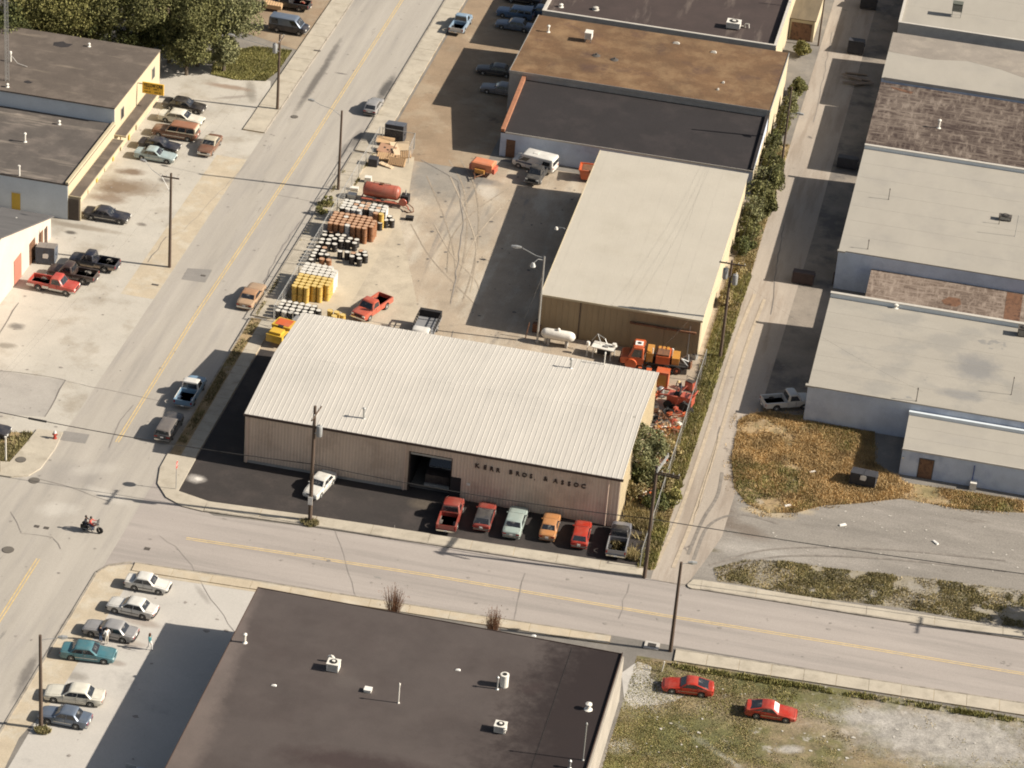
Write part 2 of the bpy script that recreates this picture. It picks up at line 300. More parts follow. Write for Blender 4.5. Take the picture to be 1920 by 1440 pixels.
# sidewalks: slabs with open joints on a bedding strip, kerb stone in front
def sidewalk(x0,y0,x1,y1,width,slab,name='sidewalk',side=1,m=None,kerb=.16,top=.13,inset=0.0):
    d = Vector((x1-x0,y1-y0,0)); L_ = d.length; u = d/L_; n = Vector((-u.y,u.x,0))*side
    rz = math.atan2(u.y,u.x)
    def P(a,b,z): return Vector((x0,y0,0))+u*a+n*b+Vector((0,0,z))
    mb = MB()
    a,b,c,e = P(0,kerb,0),P(L_,kerb,0),P(L_,width,0),P(0,width,0)
    mb.prism([(q.x,q.y) for q in (a,b,c,e)], 0.0, top-.022)
    base = tag(mb.build(name, M_SOIL), kind='structure')
    ks = MB(); a,b,c,e = P(0,0,0),P(L_,0,0),P(L_,kerb-.01,0),P(0,kerb-.01,0)
    ks.prism([(q.x,q.y) for q in (a,b,c,e)], 0.0, top-.004); ks.build('kerb', M_KERB, base)
    nsl = max(1, round(L_/slab)); sl_ = L_/nsl
    hw = (width-kerb-inset)/2
    sm = MB(); g = .014; t = .012
    sm.loft([[(-sl_/2+g,-hw,0),(sl_/2-g,-hw,0),(sl_/2-g,hw,0),(-sl_/2+g,hw,0)],
             [(-sl_/2+g,-hw,.1),(sl_/2-g,-hw,.1),(sl_/2-g,hw,.1),(-sl_/2+g,hw,.1)],
             [(-sl_/2+g+t,-hw+t,.11),(sl_/2-g-t,-hw+t,.11),(sl_/2-g-t,hw-t,.11),(-sl_/2+g+t,hw-t,.11)]], smooth=False, cap0=False)
    me = sm.mesh('paving_slab', m or M_SLAB)
    for i in range(nsl):
        p = P((i+.5)*sl_, kerb+inset+hw, top-.11+RND.uniform(-.012,.004))
        o = from_mesh('paving_slab', me, base, p, (RND.uniform(-.004,.004),RND.uniform(-.004,.004),rz+RND.uniform(-.004,.004)))
    return base
sidewalk(-26.9,200,-26.9,43.5,2.4,3.2,side=1)
sidewalk(-26.95,43.0,-27.25,4.5,2.1,2.4,side=1)
sidewalk(-27.25,4.0,-27.25,-22.5,2.55,1.6,side=1,inset=1.05)
sidewalk(-37.3,44.2,-37.3,200,2.5,3.4,side=1)
sidewalk(-21.4,-30.65,-11.6,-29.95,1.65,4.6,side=1)
sidewalk(-11.6,-29.95,-1.4,-29.5,1.65,5.0,side=1)
sidewalk(-1.4,-29.5,17.6,-28.65,1.55,4.2,side=1)
sidewalk(22.8,-29.0,37.2,-28.5,1.45,4.6,side=1)
sidewalk(37.2,-28.5,90.0,-25.9,1.45,6,side=1)
sidewalk(16.6,-38.05,-24.6,-40.0,1.3,3.4,side=1,top=.10,m=M_TAN)
sidewalk(90,-35.3,52,-37.0,1.75,2.75,side=1)
sidewalk(52,-37.0,22.2,-38.35,1.75,2.75,side=1)
# rounded corners
def pad(name, pts, m=None, top=.125):
    return tag(MB().prism(pts, 0.0, top).build(name, [m or M_SLAB]), kind='structure')
pad('sidewalk_corner', [(-27.25,-22.55),(-27.2,-25.0),(-26.6,-27.6),(-25.2,-29.5),(-23.4,-30.45),(-21.45,-30.65),(-21.5,-28.98),(-24.5,-28.2),(-24.6,-22.55)])
pad('sidewalk_corner', pxs((118,812),(104,842),(76,880),(54,893),(20,896),(-60,886),(-60,862),(18,868),(48,834),(70,806)))
pad('sidewalk_corner', [(21.6,-28.6),(21.75,-28.95),(22.1,-29.1),(22.8,-29.02),(22.75,-27.55),(22.0,-27.7)])
pad('kerb', [(-27.3,-42.4),(-27.15,-42.4),(-26.5,-41.2),(-24.9,-40.15),(-24.95,-40.02),(-26.65,-41.05)], M_KERB, .10)
pad('kerb', rect(-27.35,-160,-27.15,-42.45), M_KERB, .07)
# catch basin beside the lower kerb
cb = thing('catch_basin', 'square concrete catch basin with dark iron grate in the lower sidewalk', 'drain', G(1222,1212,.0))
MB().box(-.62,-.5,0,.62,.5,.135).build('frame', M_PARK, cb)
gb = MB().box(-.36,-.28,.12,.36,.28,.139); gb.build('grate', M_DARK, cb)
for i in range(6): MB().box(-.34+i*.125,-.27,.139,-.29+i*.125,.27,.146).build('grate_bar', M_IRON, cb)
# manhole covers
cov = [(64,901,.5,'manhole cover in the street at the west corner by the long cable'),(39,862,.48,'manhole cover set in the pale corner sidewalk'),(15,1031,.52,'manhole cover left of the motorcycle near the photo edge'),
       (136,1068,.3,None),(552,219,.42,'manhole cover in the main street opposite the silver hatchback')]
for px,py,r,lab in cov:
    if not lab: continue
    z = .13 if py == 862 else .014
    o = thing('manhole_cover', 'round iron '+lab, 'manhole', G(px,py,z))
    MB().lathe([(r,0),(r,.02),(r-.03,.026)],20).build('frame_ring', M_IRON, o)
    MB().lathe([(r-.05,.0),(r-.05,.032),(r-.2,.034)],20).build('lid', mat('worn_iron',(.13,.115,.095),rough=.6,space='object'), o)
for px,py,w,l,lab in ((69,987,.45,.35,'small square valve lid left of the motorcycle, the farther from it'),(87,990,.45,.35,'small square valve lid left of the motorcycle, the nearer to it'),(276,1029,.5,.4,'square utility lid in the cross street near its west end'),(381,517,.5,.3,'small grate in the main street inside the darker patch'),(291,534,.7,.3,'narrow drain grate on the west kerb below the brown pole'),(595,95,.8,.3,'dark drain slot in the pale north sidewalk')):
    o = thing('street_hatch', lab, 'utility lid', G(px,py,.014 if px != 595 else .14))
    MB().box(-w/2,-l/2,0,w/2,l/2,.02).build('rim', M_IRON, o)
    MB().box(-w/2+.05,-l/2+.05,.02,w/2-.05,l/2-.05,.026).build('lid', M_IRON, o)
# tar repair patches in the street
for i,p in enumerate((((352,503),(398,506),(385,530),(340,524)),((120,808),(168,815),(160,832),(112,825)),((700,1080),(712,1082),(716,1086),(704,1084)))):
    struct('street_patch', pxs(*p), 0.0175, mat('patch_asphalt',(.22,.205,.185),var=.1,fine=.12))
# loose weeds strip base beside the alley and the dry grass plot
DRY = pxs((1384,790),(1398,780),(1440,772),(1540,786),(1612,800),(1640,812),(1640,868),(1700,905),(1920,940),(1920,962),(1800,955),(1690,935),(1600,945),(1545,948),(1490,962),(1440,962),(1400,945),(1376,915),(1372,860))
struct('dry_grass_soil', DRY, 0.016, M_SOIL)
WEED = pxs((1338,1066),(1395,1050),(1470,1052),(1560,1066),(1700,1080),(1920,1108),(1920,1178),(1800,1160),(1690,1140),(1500,1118),(1400,1098),(1345,1090))
struct('weed_soil', WEED, 0.014, mat('weed_soil',(.235,.205,.15),var=.2,vscale=.8,fine=.2,c2=(.27,.245,.205),c2scale=.5,c3=(.16,.135,.065),c3scale=1))
ALS = [(16.9,-27.5),(18.4,-27.2),(18.7,0),(19.0,30),(19.0,62),(16.9,62),(16.9,10)]
struct('alley_verge', ALS, 0.012, M_SOIL)
NGR = pxs((400,120),(440,95),(478,88),(548,95),(520,135),(498,152),(440,150),(395,140))
struct('lawn', NGR, 0.013, mat('lawn_soil',(.09,.085,.035),var=.25,vscale=.8,fine=.2))
EOFLOT = pxs((20,810),(62,812),(48,834),(16,868),(-10,866),(-10,820))
struct('verge_soil', EOFLOT, 0.012, M_SOIL)
struct('junk_yard_ground', rect(14.2,-24,16.9,-1.5), 0.014, mat('junk_soil',(.12,.10,.078),var=.3,vscale=1,fine=.2,c2=(.2,.17,.135),c2scale=.8))

# ---------------------------------------------------------------- buildings
M_KROOF = mat('ribbed_roof_metal', (.48,.45,.40), rough=.55, var=.05, vscale=.25, fine=.05, c2=(.44,.415,.37), c2scale=.15, c2lo=.5, c2hi=.7, stretch=(1,.3,1), spec=.3)
M_KWALL = mat('tan_siding', (.60,.47,.36), rough=.6, var=.10, vscale=.5, fine=.06, stretch=(1.5,1.5,.25), c2=(.51,.39,.295), c2scale=.35, spec=.3)
M_KEND = mat('cream_siding', (.50,.42,.28), rough=.6, var=.06, fine=.04)
M_TRIM = mat('brown_trim', (.05,.03,.022), rough=.5, var=.1, fine=.05)
M_TANTRIM = mat('tan_trim', (.60,.46,.36), rough=.5, var=.06, fine=.05)
M_B2ROOF = mat('cream_roof_metal', (.42,.385,.32), rough=.6, var=.04, vscale=.2, fine=.05, c2=(.39,.355,.29), c2scale=.2, c2lo=.5, c2hi=.7, spec=.3)
M_B2WALL = mat('olive_siding', (.27,.20,.115), rough=.65, var=.1, fine=.06, stretch=(1.5,1.5,.3))
M_WROOF = mat('white_membrane', (.315,.29,.245), rough=.85, var=.05, vscale=.35, fine=.06, fscale=12, stretch=(1.2,.4,1), c2=(.28,.26,.225), c2scale=.18, c2lo=.5, c2hi=.7)
M_WROOF2 = mat('white_membrane_worn', (.31,.285,.24), rough=.85, var=.06, vscale=.4, fine=.07, stretch=(.5,1.2,1), c2=(.265,.248,.215), c2scale=.15, c2lo=.53, c2hi=.63, c3=(.22,.21,.19), c3scale=.12, c3lo=.66, c3hi=.68, stains_and_sheen=((1830,690,3.0,3.6,0,(.19,.185,.175),.9),(1800,740,3.0,1.2,0,(.19,.185,.175),.8)), stain_z=3.9)
M_BLUEWALL = mat('blue_grey_block', (.47,.52,.60), rough=.85, var=.12, vscale=.5, fine=.07, c2=(.33,.375,.48), c2scale=.25, c2lo=.52, c2hi=.68)
M_BLUEWALL2 = mat('pale_blue_block', (.58,.63,.66), rough=.85, var=.06, vscale=.5, fine=.06)
M_CREAM = mat('cream_stucco', (.44,.37,.245), rough=.9, var=.06, vscale=.5, fine=.05)
M_TARBROWN = mat('brown_tar_roof', (.092,.073,.058), rough=.95, var=.16, vscale=.4, fine=.16, c2=(.125,.10,.08), c2scale=.3, c3=(.17,.138,.105), c3scale=.55, c3lo=.58, c3hi=.74, c3stretch=(.25,1.4,1))
M_TARGREY = mat('worn_grey_tar_roof', (.085,.072,.062), rough=.95, var=.2, vscale=.45, fine=.18, c2=(.12,.10,.085), c2scale=.35, c3=(.22,.185,.15), c3scale=.6, c3lo=.54, c3hi=.70, c3stretch=(.22,1.5,1))
M_TARDARK = mat('dark_tar_roof', (.019,.0155,.016), rough=.95, var=.12, vscale=.4, fine=.3, fscale=10, c2=(.027,.0215,.0215), c2scale=.25)
M_TARBLACK = mat('black_tar_roof', (.045,.030,.026), rough=.9, var=.2, vscale=.3, fine=.12, c2=(.14,.11,.09), c2scale=.35, c2lo=.55, c2hi=.72, c2stretch=(1.4,.2,1))
M_ROCK = mat('brown_gravel_roof', (.125,.068,.030), rough=.95, var=.22, vscale=.25, fine=.24, fscale=8, c2=(.185,.113,.055), c2scale=.3, c2lo=.45, c2hi=.62, c3=(.085,.045,.026), c3scale=.25, c3lo=.55, c3hi=.70, bump=.3)
M_BL = mat('smooth_black_roof', (.068,.054,.048), rough=.8, var=.10, vscale=.3, fine=.12, fscale=14, c2=(.056,.043,.038), c2scale=.2, c2lo=.45, c2hi=.65, stains_and_sheen=((438,1185,1.1,9,0,(.125,.10,.088),.8),(395,1290,1.6,10,0,(.125,.10,.088),.8),(350,1400,2.2,10,0,(.12,.095,.082),.8),(1150,1265,7.5,10,0,(.013,.006,.005),.98),(1120,1350,8.5,12,0,(.013,.006,.005),.98),(1090,1480,10,16,0,(.014,.007,.006),.98),(700,1440,9,2.2,0,(.032,.018,.016),.8),(650,1278,1.6,1.0,0,(.085,.07,.062),.6),(1000,1290,1.5,1.0,40,(.030,.018,.016),.6)), stain_z=4.72)  # pale entries along the left edge put roof sheen into the colour
M_BLD = mat('wet_black_roof', (.026,.014,.012), rough=.75, var=.2, vscale=.4, fine=.12, c2=(.040,.026,.022), c2scale=.3)
M_COPING = mat('white_coping', (.46,.43,.375), rough=.7, var=.10, vscale=1.5, fine=.06)
M_PARAPET = mat('grey_parapet', (.34,.32,.29), rough=.85, var=.12, vscale=.8, fine=.08)
M_BRICK = mat('red_brown_brick', (.29,.125,.065), rough=.9, var=.2, vscale=2, fine=.2)
M_BROWNDOOR = mat('brown_door', (.15,.075,.04), rough=.6, var=.2, vscale=3, c2=(.07,.035,.02), c2scale=2.5)
M_YELDOOR = mat('yellow_door', (.50,.33,.04), rough=.6, var=.06)

def lerp_(a,b,t): return a+(b-a)*t
def patch_mat(name, light, mid, dark, s):
    """old roof felt: short pale and dark streaks crossing each other"""
    m = bpy.data.materials.new(name); m.use_nodes = True; nt = m.node_tree; N = nt.nodes; L = nt.links; b = N['Principled BSDF']
    b.inputs['Roughness'].default_value = .95
    g = N.new('ShaderNodeNewGeometry'); outs = []
    for i,(sx,sy,dt) in enumerate(((.35,2.2,4),(2.0,.5,4),(.12,.12,5))):
        mp = N.new('ShaderNodeMapping'); mp.inputs['Scale'].default_value = (sx*s,sy*s,1); mp.inputs['Location'].default_value = (i*9.7,i*4.9,0)
        L.new(g.outputs['Position'], mp.inputs['Vector'])
        n = N.new('ShaderNodeTexNoise'); n.inputs['Scale'].default_value = 1.0; n.inputs['Detail'].default_value = dt; n.inputs['Roughness'].default_value = .7
        L.new(mp.outputs[0], n.inputs['Vector']); outs.append(n.outputs['Fac'])
    mx = N.new('ShaderNodeMath'); mx.operation = 'MAXIMUM'; L.new(outs[0], mx.inputs[0]); L.new(outs[1], mx.inputs[1])
    md = N.new('ShaderNodeMath'); md.operation = 'MULTIPLY_ADD'; L.new(outs[2], md.inputs[0]); md.inputs[1].default_value = .45; L.new(mx.outputs[0], md.inputs[2])
    r = N.new('ShaderNodeValToRGB'); L.new(md.outputs[0], r.inputs[0])
    e = r.color_ramp.elements; e[0].position = .66; e[0].color = (*dark,1); e[1].position = .92; e[1].color = (*light,1)
    k = e.new(.78); k.color = (*mid,1)
    L.new(r.outputs[0], b.inputs['Base Color']); MATS[name] = m; return m
M_PATCH1 = patch_mat('patchy_brown_felt', (.20,.16,.128), (.105,.078,.06), (.034,.019,.014), 1.0)
M_PATCH2 = patch_mat('patchy_tan_felt', (.27,.215,.17), (.19,.145,.112), (.095,.065,.047), 1.2)

def wallx(px, py, yw):
    """x and z where the sight line meets the wall plane y = yw"""
    d = _F + _R*((px-960)/_f) - _U*((py-720)/_f); t = (yw-CAMPOS.y)/d.y; p = CAMPOS+d*t; return p.x, p.z

def vent_pipe(parent, p, h=.9, r=.09, m=None, cap=True, name='vent_pipe'):
    mb = MB().tube((0,0,0),(0,0,h),r,r,8).lathe([(r*2.2,0),(r*1.3,.08)],10)
    if cap: mb.lathe([(r*1.7,h-.02),(r*1.7,h+.10),(r*.3,h+.2)],10)
    o = mb.build(name, m or M_STEEL, parent, (p[0]-parent.location.x, p[1]-parent.location.y, p[2]-parent.location.z)); return o

def flat_building(name, label, x0,y0,x1,y1,h, wallm, roofm, par=None, over=.0, cat='building', fall=0.0):
    b = thing(name, label, cat, ((x0+x1)/2,(y0+y1)/2,0)); b['label'] = label
    cx, cy = (x0+x1)/2,(y0+y1)/2; a,c,d,e = x0-cx,y0-cy,x1-cx,y1-cy
    t = .25
    MB().box(a,c,0,d,e,h-.12).build('wall', wallm, b)
    rb = MB(); o = over
    if par: ph, pm = par; rb.box(a+t,c+t,h-.12,d-t,e-t,h)
    else: rb.box(a-o,c-o,h-.119,d+o,e+o,h)
    roof = rb.build('roof', roofm, b)
    if par:
        pb = MB(); z0,z1 = h-.12, h+ph
        pb.box(a,c,z0,d,c+t,z1).box(a,e-t,z0,d,e,z1).box(a,c+t,z0,a+t,e-t,z1).box(d-t,c+t,z0,d,e-t,z1)
        pb.build('parapet', wallm, b)
        cb = MB(); q=.04
        cb.box(a-q,c-q,z1,d+q,c+t+q,z1+.07).box(a-q,e-t-q,z1,d+q,e+q,z1+.07).box(a-q,c+t+q,z1,a+t+q,e-t-q,z1+.07).box(d-t-q,c+t+q,z1,d+q,e-t-q,z1+.07)
        cb.build('coping', pm, b)
    return b, cx, cy

# ---- long tan warehouse with the ribbed roof
KX0,KX1,KY0,KY1,KH,KR = -20.3,14.1,-21.6,-2.3,5.2,6.15
kb = thing('metal_warehouse','long tan metal warehouse with ribbed off-white roof and open bay door by the corner','building',((KX0+KX1)/2,(KY0+KY1)/2,0))
kcx,kcy = kb.location.x, kb.location.y
hx = (KX1-KX0)/2; hy = (KY1-KY0)/2
# roof panels: one object per rib-to-rib sheet, on both slopes
NP = 76; pw = 2*(hx+.12)/NP; yr = 0.0
sl_ = math.hypot(hy+.12, KR-KH)
for s in (-1,1):
    pm = MB(); rr = .028; prof = [(0,0),(pw-.10,0),(pw-.08,.026),(pw-.05,.026),(pw-.03,0),(pw,0)]
    ye = s*(hy+.14)
    def pt(x,dz,t): return (x-pw/2, ye*t, KH+.03+(KR-KH)*(1-t)+dz)
    v = [pt(x,dz,1) for x,dz in prof]+[pt(x,dz,0.0) for x,dz in prof]
    n = len(prof); f = [(i,i+1,n+i+1,n+i) for i in range(n-1)]
    if s > 0: f = [q[::-1] for q in f]
    vb = [(x,y,z-.04) for x,y,z in v]
    pm.add(v+vb, f+[tuple(i+2*n for i in q[::-1]) for q in f]+[(0,2*n,3*n-1,n-1)], 0)
    me = pm.mesh('roof_panel', M_KROOF)
    for i in range(NP):
        from_mesh('roof_panel', me, kb, (-hx-.12+pw*(i+.5),0,RND.uniform(-.006,.006)))
# end walls
for s,mm in ((-1,M_KEND),(1,M_KEND)):
    eb = MB(); x0,x1 = (s*hx-.06, s*hx)
    pts = [(-hy,0.0),(hy,0.0),(hy,KH-.03),(0,KR-.04),(-hy,KH-.03)]
    eb.loft([[(x0,y,z) for y,z in pts],[(x1,y,z) for y,z in pts]], smooth=False); o = eb.build('end_wall', mm, kb)
    rb = MB()
    for i in range(int(2*hy/.6)):
        y = -hy+.3+i*.6; zt = KH-.1+(KR-KH)*(1-abs(y)/hy)
        rb.box(s*hx,y-.04,.05,s*(hx+.03),y+.04,zt)
    rb.build('wall_rib', mm, o)
MB().box(-hx,hy-.05,0,hx,hy,KH-.02).build('back_wall', M_KWALL, kb)
# front siding panels around the bay opening
dx0,_ = wallx(769,838,KY0); dx1,_ = wallx(848,852,KY0); dx2,_ = wallx(864,895,KY0)
dx0-=kcx; dx1-=kcx; dx2-=kcx
DZ = 4.25; DZ2 = 2.35
def siding(x0,x1,z0,z1,name='wall_panel'):
    n_ = max(1,round((x1-x0)/.9)); w = (x1-x0)/n_
    cache = {}
    mb = MB(); prof=[]
    for k in range(3):
        a = k*w/3; prof += [(a,0),(a+w/3*.55,0),(a+w/3*.65,-.035),(a+w/3*.9,-.035)]
    prof.append((w,0)); m_ = len(prof)
    v = [(x,y,z0) for x,y in prof]+[(x,y,z1) for x,y in prof]+[(0,.05,z0),(w,.05,z0),(0,.05,z1),(w,.05,z1)]
    mb.add(v,[(i,i+1,m_+i+1,m_+i) for i in range(m_-1)]+[tuple(range(m_,2*m_))+(2*m_+3,2*m_+2)],0)
    me = mb.mesh(name, M_KWALL)
    for i in range(n_): from_mesh(name, me, kb, (x0+w*i,-hy+RND.uniform(-.004,.004),0))
siding(-hx+.22, dx0-.55, .35, KH-.02); siding(dx0-.30, dx0-.05, .12, KH-.02)
siding(dx0-.05, dx1+.05, DZ, KH-.02); siding(dx1+.05, dx2+.05, DZ2, KH-.02); siding(dx2+.05, hx-1.25, .12, KH-.02); siding(hx-.98, hx-.03, .12, KH-.02)
MB().box(-hx,-hy+.06,0,dx0-.05,-hy+.3,.62).build('foundation', M_PARAPET, kb)
MB().box(-hx+.02,-hy+.06,.6,dx0-.05,-hy+.10,KH-.03).box(dx2+.05,-hy+.06,0,hx-.06,-hy+.10,KH-.03).build('inner_wall', M_KWALL, kb)
MB().box(-hx-.18,-hy-.2,KH-.22,hx+.18,-hy-.07,KH+.0).build('gutter', M_TRIM, kb)
for x in (-hx+.12, dx0-.43, hx-1.12):
    MB().box(x-.13,-hy-.06,.12,x+.13,-hy+.04,KH-.22).build('corner_trim', M_TANTRIM, kb)
    MB().tube((x+.05,-hy-.12,.1),(x+.05,-hy-.12,KH-.2),.05,.05,6).build('downspout', M_TANTRIM, kb)
# open bay: dark interior box and a half-raised door
ib = MB(); d_ = 7.0
ib.box(dx0-.05,-hy+.3,-.0,dx0+.0,-hy+d_,DZ+.1).box(dx2+.0,-hy+.3,0,dx2+.05,-hy+d_,DZ+.1).box(dx0,-hy+d_,0,dx2,-hy+d_+.05,DZ+.1).box(dx0,-hy+.12,DZ+.02,dx2,-hy+d_,DZ+.1)
ib.build('bay_interior', M_DARK, kb)
MB().box(dx0-.05,-hy-.03,.1,dx0+.06,-hy+.1,DZ).box(dx1-.0,-hy-.03,DZ2,dx1+.08,-hy+.1,DZ).box(dx0+.06,-hy-.03,DZ-.08,dx1,-hy+.1,DZ+.0).build('door_frame', M_TRIM, kb)
MB().box(dx0+.1,-hy+.12,DZ-.35,dx1-.02,-hy+.2,DZ-.1).build('rolled_door', M_STEEL, kb)
MB().box(dx1+.0,-hy-.02,.03,dx2+.04,-hy+.06,DZ2).build('dark_side_door', M_TARDARK, kb)
tb = MB().cbox((dx2+.75,-hy-.12,1.9),(.34,.22,.14)); tb.build('wall_lamp', M_WHITE, kb)
# dark truck parked inside the bay
tk = thing('parked_truck','dark truck standing inside the open bay door of the tan warehouse','truck',(kcx+(dx0+dx1)/2+.55,KY0+.95,.02))
MB().loft([[(-1.1,0,.5),(1.1,0,.5),(1.1,0,1.5),(-1.1,0,1.5)],[(-1.15,1.2,.5),(1.15,1.2,.5),(1.15,1.2,1.7),(-1.15,1.2,1.7)],[(-1.15,4.5,.5),(1.15,4.5,.5),(1.15,4.5,1.7),(-1.15,4.5,1.7)]],smooth=False).build('body', paint('dark_truck',(.035,.025,.024)), tk)
MB().loft([[(-1.1,1.1,1.7),(1.1,1.1,1.7),(1.1,3.2,1.7),(-1.1,3.2,1.7)],[(-.95,1.7,2.7),(.95,1.7,2.7),(.95,3.2,2.7),(-.95,3.2,2.7)]],smooth=False).build('cab', paint('dark_truck',(.035,.025,.024)), tk)
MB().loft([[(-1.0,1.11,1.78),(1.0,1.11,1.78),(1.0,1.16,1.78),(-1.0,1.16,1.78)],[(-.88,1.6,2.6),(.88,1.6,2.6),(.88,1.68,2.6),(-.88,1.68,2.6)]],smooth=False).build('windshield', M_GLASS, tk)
for s in (-1,1): MB().cbox((s*.55,1.05,1.74),(.85,.06,.07),ry=s*.05).build('wiper', M_CHROME, tk)
MB().box(-1.15,-.15,.35,1.15,0,.6).build('bumper', M_STEEL, tk)
for s in (-1,1):
    MB().tube((s*1.0,.9,.42),(s*.75,.9,.42),.42,.42,14).build('wheel', M_BLACK, tk)
# roof ventilators
def roofz(y): return KR-(KR-KH)*abs(y-kcy)/hy
for px,py,h in ((682,785,1.0),(1070,690,.9)):
    p = G(px,py,5.6); p.z = roofz(p.y)+.02; p = G(px,py,p.z); vent_pipe(kb,p,h,.10,M_STEEL)
p = G(1133,683,5.3); vent_pipe(kb,(p.x,p.y,roofz(p.y)),1.25,.05,M_WHITE)
# letters on the front wall, one object each
LET = [('K',895,873),('E',909.5,876),('R',922,879),('R',934,881.5),('B',958,885),('R',971,888),('O',983.5,890.5),('S',996,892.5),('.',1003,896),('&',1023,897.5),('A',1041.5,901.5),('S',1055,904.5),('S',1067.5,907),('O',1080.5,909),('C',1094,911.5)]
ME_ = {}
for ch,px,py in LET:
    x,z = wallx(px,py,KY0)
    if ch not in ME_:
        me = text_mesh(ch, .60, .05); me.name = 'letter'; me.materials.append(M_TRIM); ME_[ch] = me
    o = from_mesh('letter', ME_[ch], kb, (x-kcx,-hy-.075,z), (math.pi/2,0,0))

# ---- second metal building in the yard
bx0,bx1,by0,by1,hs,hn = .5,16.3,10.6,42.2,4.4,5.3
b2 = thing('metal_building','cream roofed metal building behind the warehouse with olive walls','building',((bx0+bx1)/2,(by0+by1)/2,0))
hx2,hy2 = (bx1-bx0)/2,(by1-by0)/2
wb = MB(); pts=[(-hy2,0),(hy2,0),(hy2,hn-.1),(-hy2,hs-.1)]
wb.loft([[(-hx2,y,z) for y,z in pts],[(hx2,y,z) for y,z in pts]],smooth=False); wb.build('wall', M_B2WALL, b2)
MB().loft([[(hx2,y,z) for y,z in pts],[(hx2+.03,y,z) for y,z in pts]],smooth=False).build('east_wall', M_CREAM, b2)
n2 = 18; w2 = 2*(hx2+.15)/n2
pm = MB(); prof=[(0,0),(w2-.05,0),(w2-.04,.006),(w2-.03,.006),(w2-.02,0),(w2,0)]; n=len(prof)
v=[(x-w2/2,-hy2-.15,hs+dz) for x,dz in prof]+[(x-w2/2,hy2+.15,hn+dz) for x,dz in prof]
v+= [(x,y,z-.08) for x,y,z in v]
f=[(i,i+1,n+i+1,n+i) for i in range(n-1)]
pm.add(v,f+[tuple(i+2*n for i in q[::-1]) for q in f]+[(0,2*n,3*n-1,n-1)],0); me=pm.mesh('roof_panel',M_B2ROOF)
for i in range(n2): from_mesh('roof_panel', me, b2, (-hx2-.15+w2*(i+.5),0,RND.uniform(-.004,.004)))
MB().box(-hx2-.2,-hy2-.2,hs-.16,hx2+.2,-hy2-.155,hs+.05).build('eave_trim', M_CREAM, b2)
MB().loft([[(-hx2-.2,-hy2-.15,hs-.14),(-hx2-.155,-hy2-.15,hs-.14),(-hx2-.155,-hy2-.15,hs+.06),(-hx2-.2,-hy2-.15,hs+.06)],[(-hx2-.2,hy2+.15,hn-.14),(-hx2-.155,hy2+.15,hn-.14),(-hx2-.155,hy2+.15,hn+.06),(-hx2-.2,hy2+.15,hn+.06)]],smooth=False).build('gable_trim', M_CREAM, b2)
rb = MB()
for i in range(26):
    x = -hx2+.3+i*.6; rb.box(x-.03,-hy2-.03,.1,x+.03,-hy2,hs-.16)
rb.build('wall_rib', M_B2WALL, b2)
MB().box(1.0,-hy2-.32,2.9,hx2-.3,-hy2-.05,3.05).build('door_track', M_RUST, b2)
MB().box(1.2,-hy2-.09,.05,4.4,-hy2-.035,2.88).build('sliding_door', M_B2WALL, b2)
MB().box(hx2-1.0,-hy2-.1,.05,hx2-.9,-hy2-.035,3.6).build('downspout', M_STEEL, b2)
x,z = wallx(1088,582,by0); MB().box(x-b2.location.x-.06,-hy2-.09,.1,x-b2.location.x+.06,-hy2-.035,hs-.2).build('downspout', M_TRIM, b2)
# lamp on its west wall
q = Vector((-hx2,-2.0,4.3)); la = MB().path([q,q+Vector((-.6,0,.45)),q+Vector((-1.3,0,.4))],.035)
arm = la.build('lamp_arm', M_STEEL, b2); MB().lathe([(.05,.12),(.12,.1),(.22,-.12),(.20,-.16)],12,M=Matrix.Translation(q+Vector((-1.35,0,.32)))).build('lamp_head', M_WHITE, arm)

# ---- row of flat-roofed buildings along the top
bA,ax,ay = flat_building('flat_building','dark streaked flat roof with pale coping at the top of the photo',-13.0,77.0,14.8,112.0,4.7,M_PARAPET,M_TARBLACK,par=(.45,M_COPING))
MB().box(14.8-ax,-17.5,0,14.84-ax,17.5,4.9).build('east_wall', M_CREAM, bA)
bB,bx,by_ = flat_building('flat_building','rust brown gravel roof building between two dark roofs',-13.1,58.9,16.5,75.4,5.25,M_PARAPET,M_ROCK)
MB().box(16.5-bx,-8.25,0,16.54-bx,8.25,5.1).build('east_wall', M_CREAM, bB)
MB().box(-14.85,-8.31,5.0,14.85,-8.26,5.32).box(-14.86,-8.25,5.0,-14.81,8.25,5.31).box(14.81,-8.25,5.0,14.86,8.25,5.31).build('edge_flashing', M_STEEL, bB)
bC,cx_,cy_ = flat_building('flat_building','low grey tar roof building with rusty brick parapet behind the white camper',-11.6,46.6,16.4,58.85,2.9,M_BLUEWALL,M_TARDARK)
for o_ in list(bC.children):
    for v_ in o_.data.vertices:
        if v_.co.z > 2: v_.co.z += .13*(v_.co.y+6.12)
MB().loft([[(-14.02,-6.1,2.8),(-13.6,-6.1,2.8),(-13.6,-6.1,3.25),(-14.02,-6.1,3.25)],[(-14.02,6.1,4.4),(-13.6,6.1,4.4),(-13.6,6.1,4.95),(-14.02,6.1,4.95)]],smooth=False).build('parapet', M_BRICK, bC)
MB().box(-13.5,-6.16,2.78,14.02,-6.1,2.96).build('coping', M_COPING, bC)
MB().box(-6,5.95,4.4,14,6.12,4.66).build('flashing', M_COPING, bC)
MB().box(14.0,-6.1,0,14.04,6.1,2.75).build('east_wall', M_CREAM, bC)
MB().box(-13.3,-6.2,0,-12.3,-6.13,2.1).build('door', M_BROWNDOOR, bC)
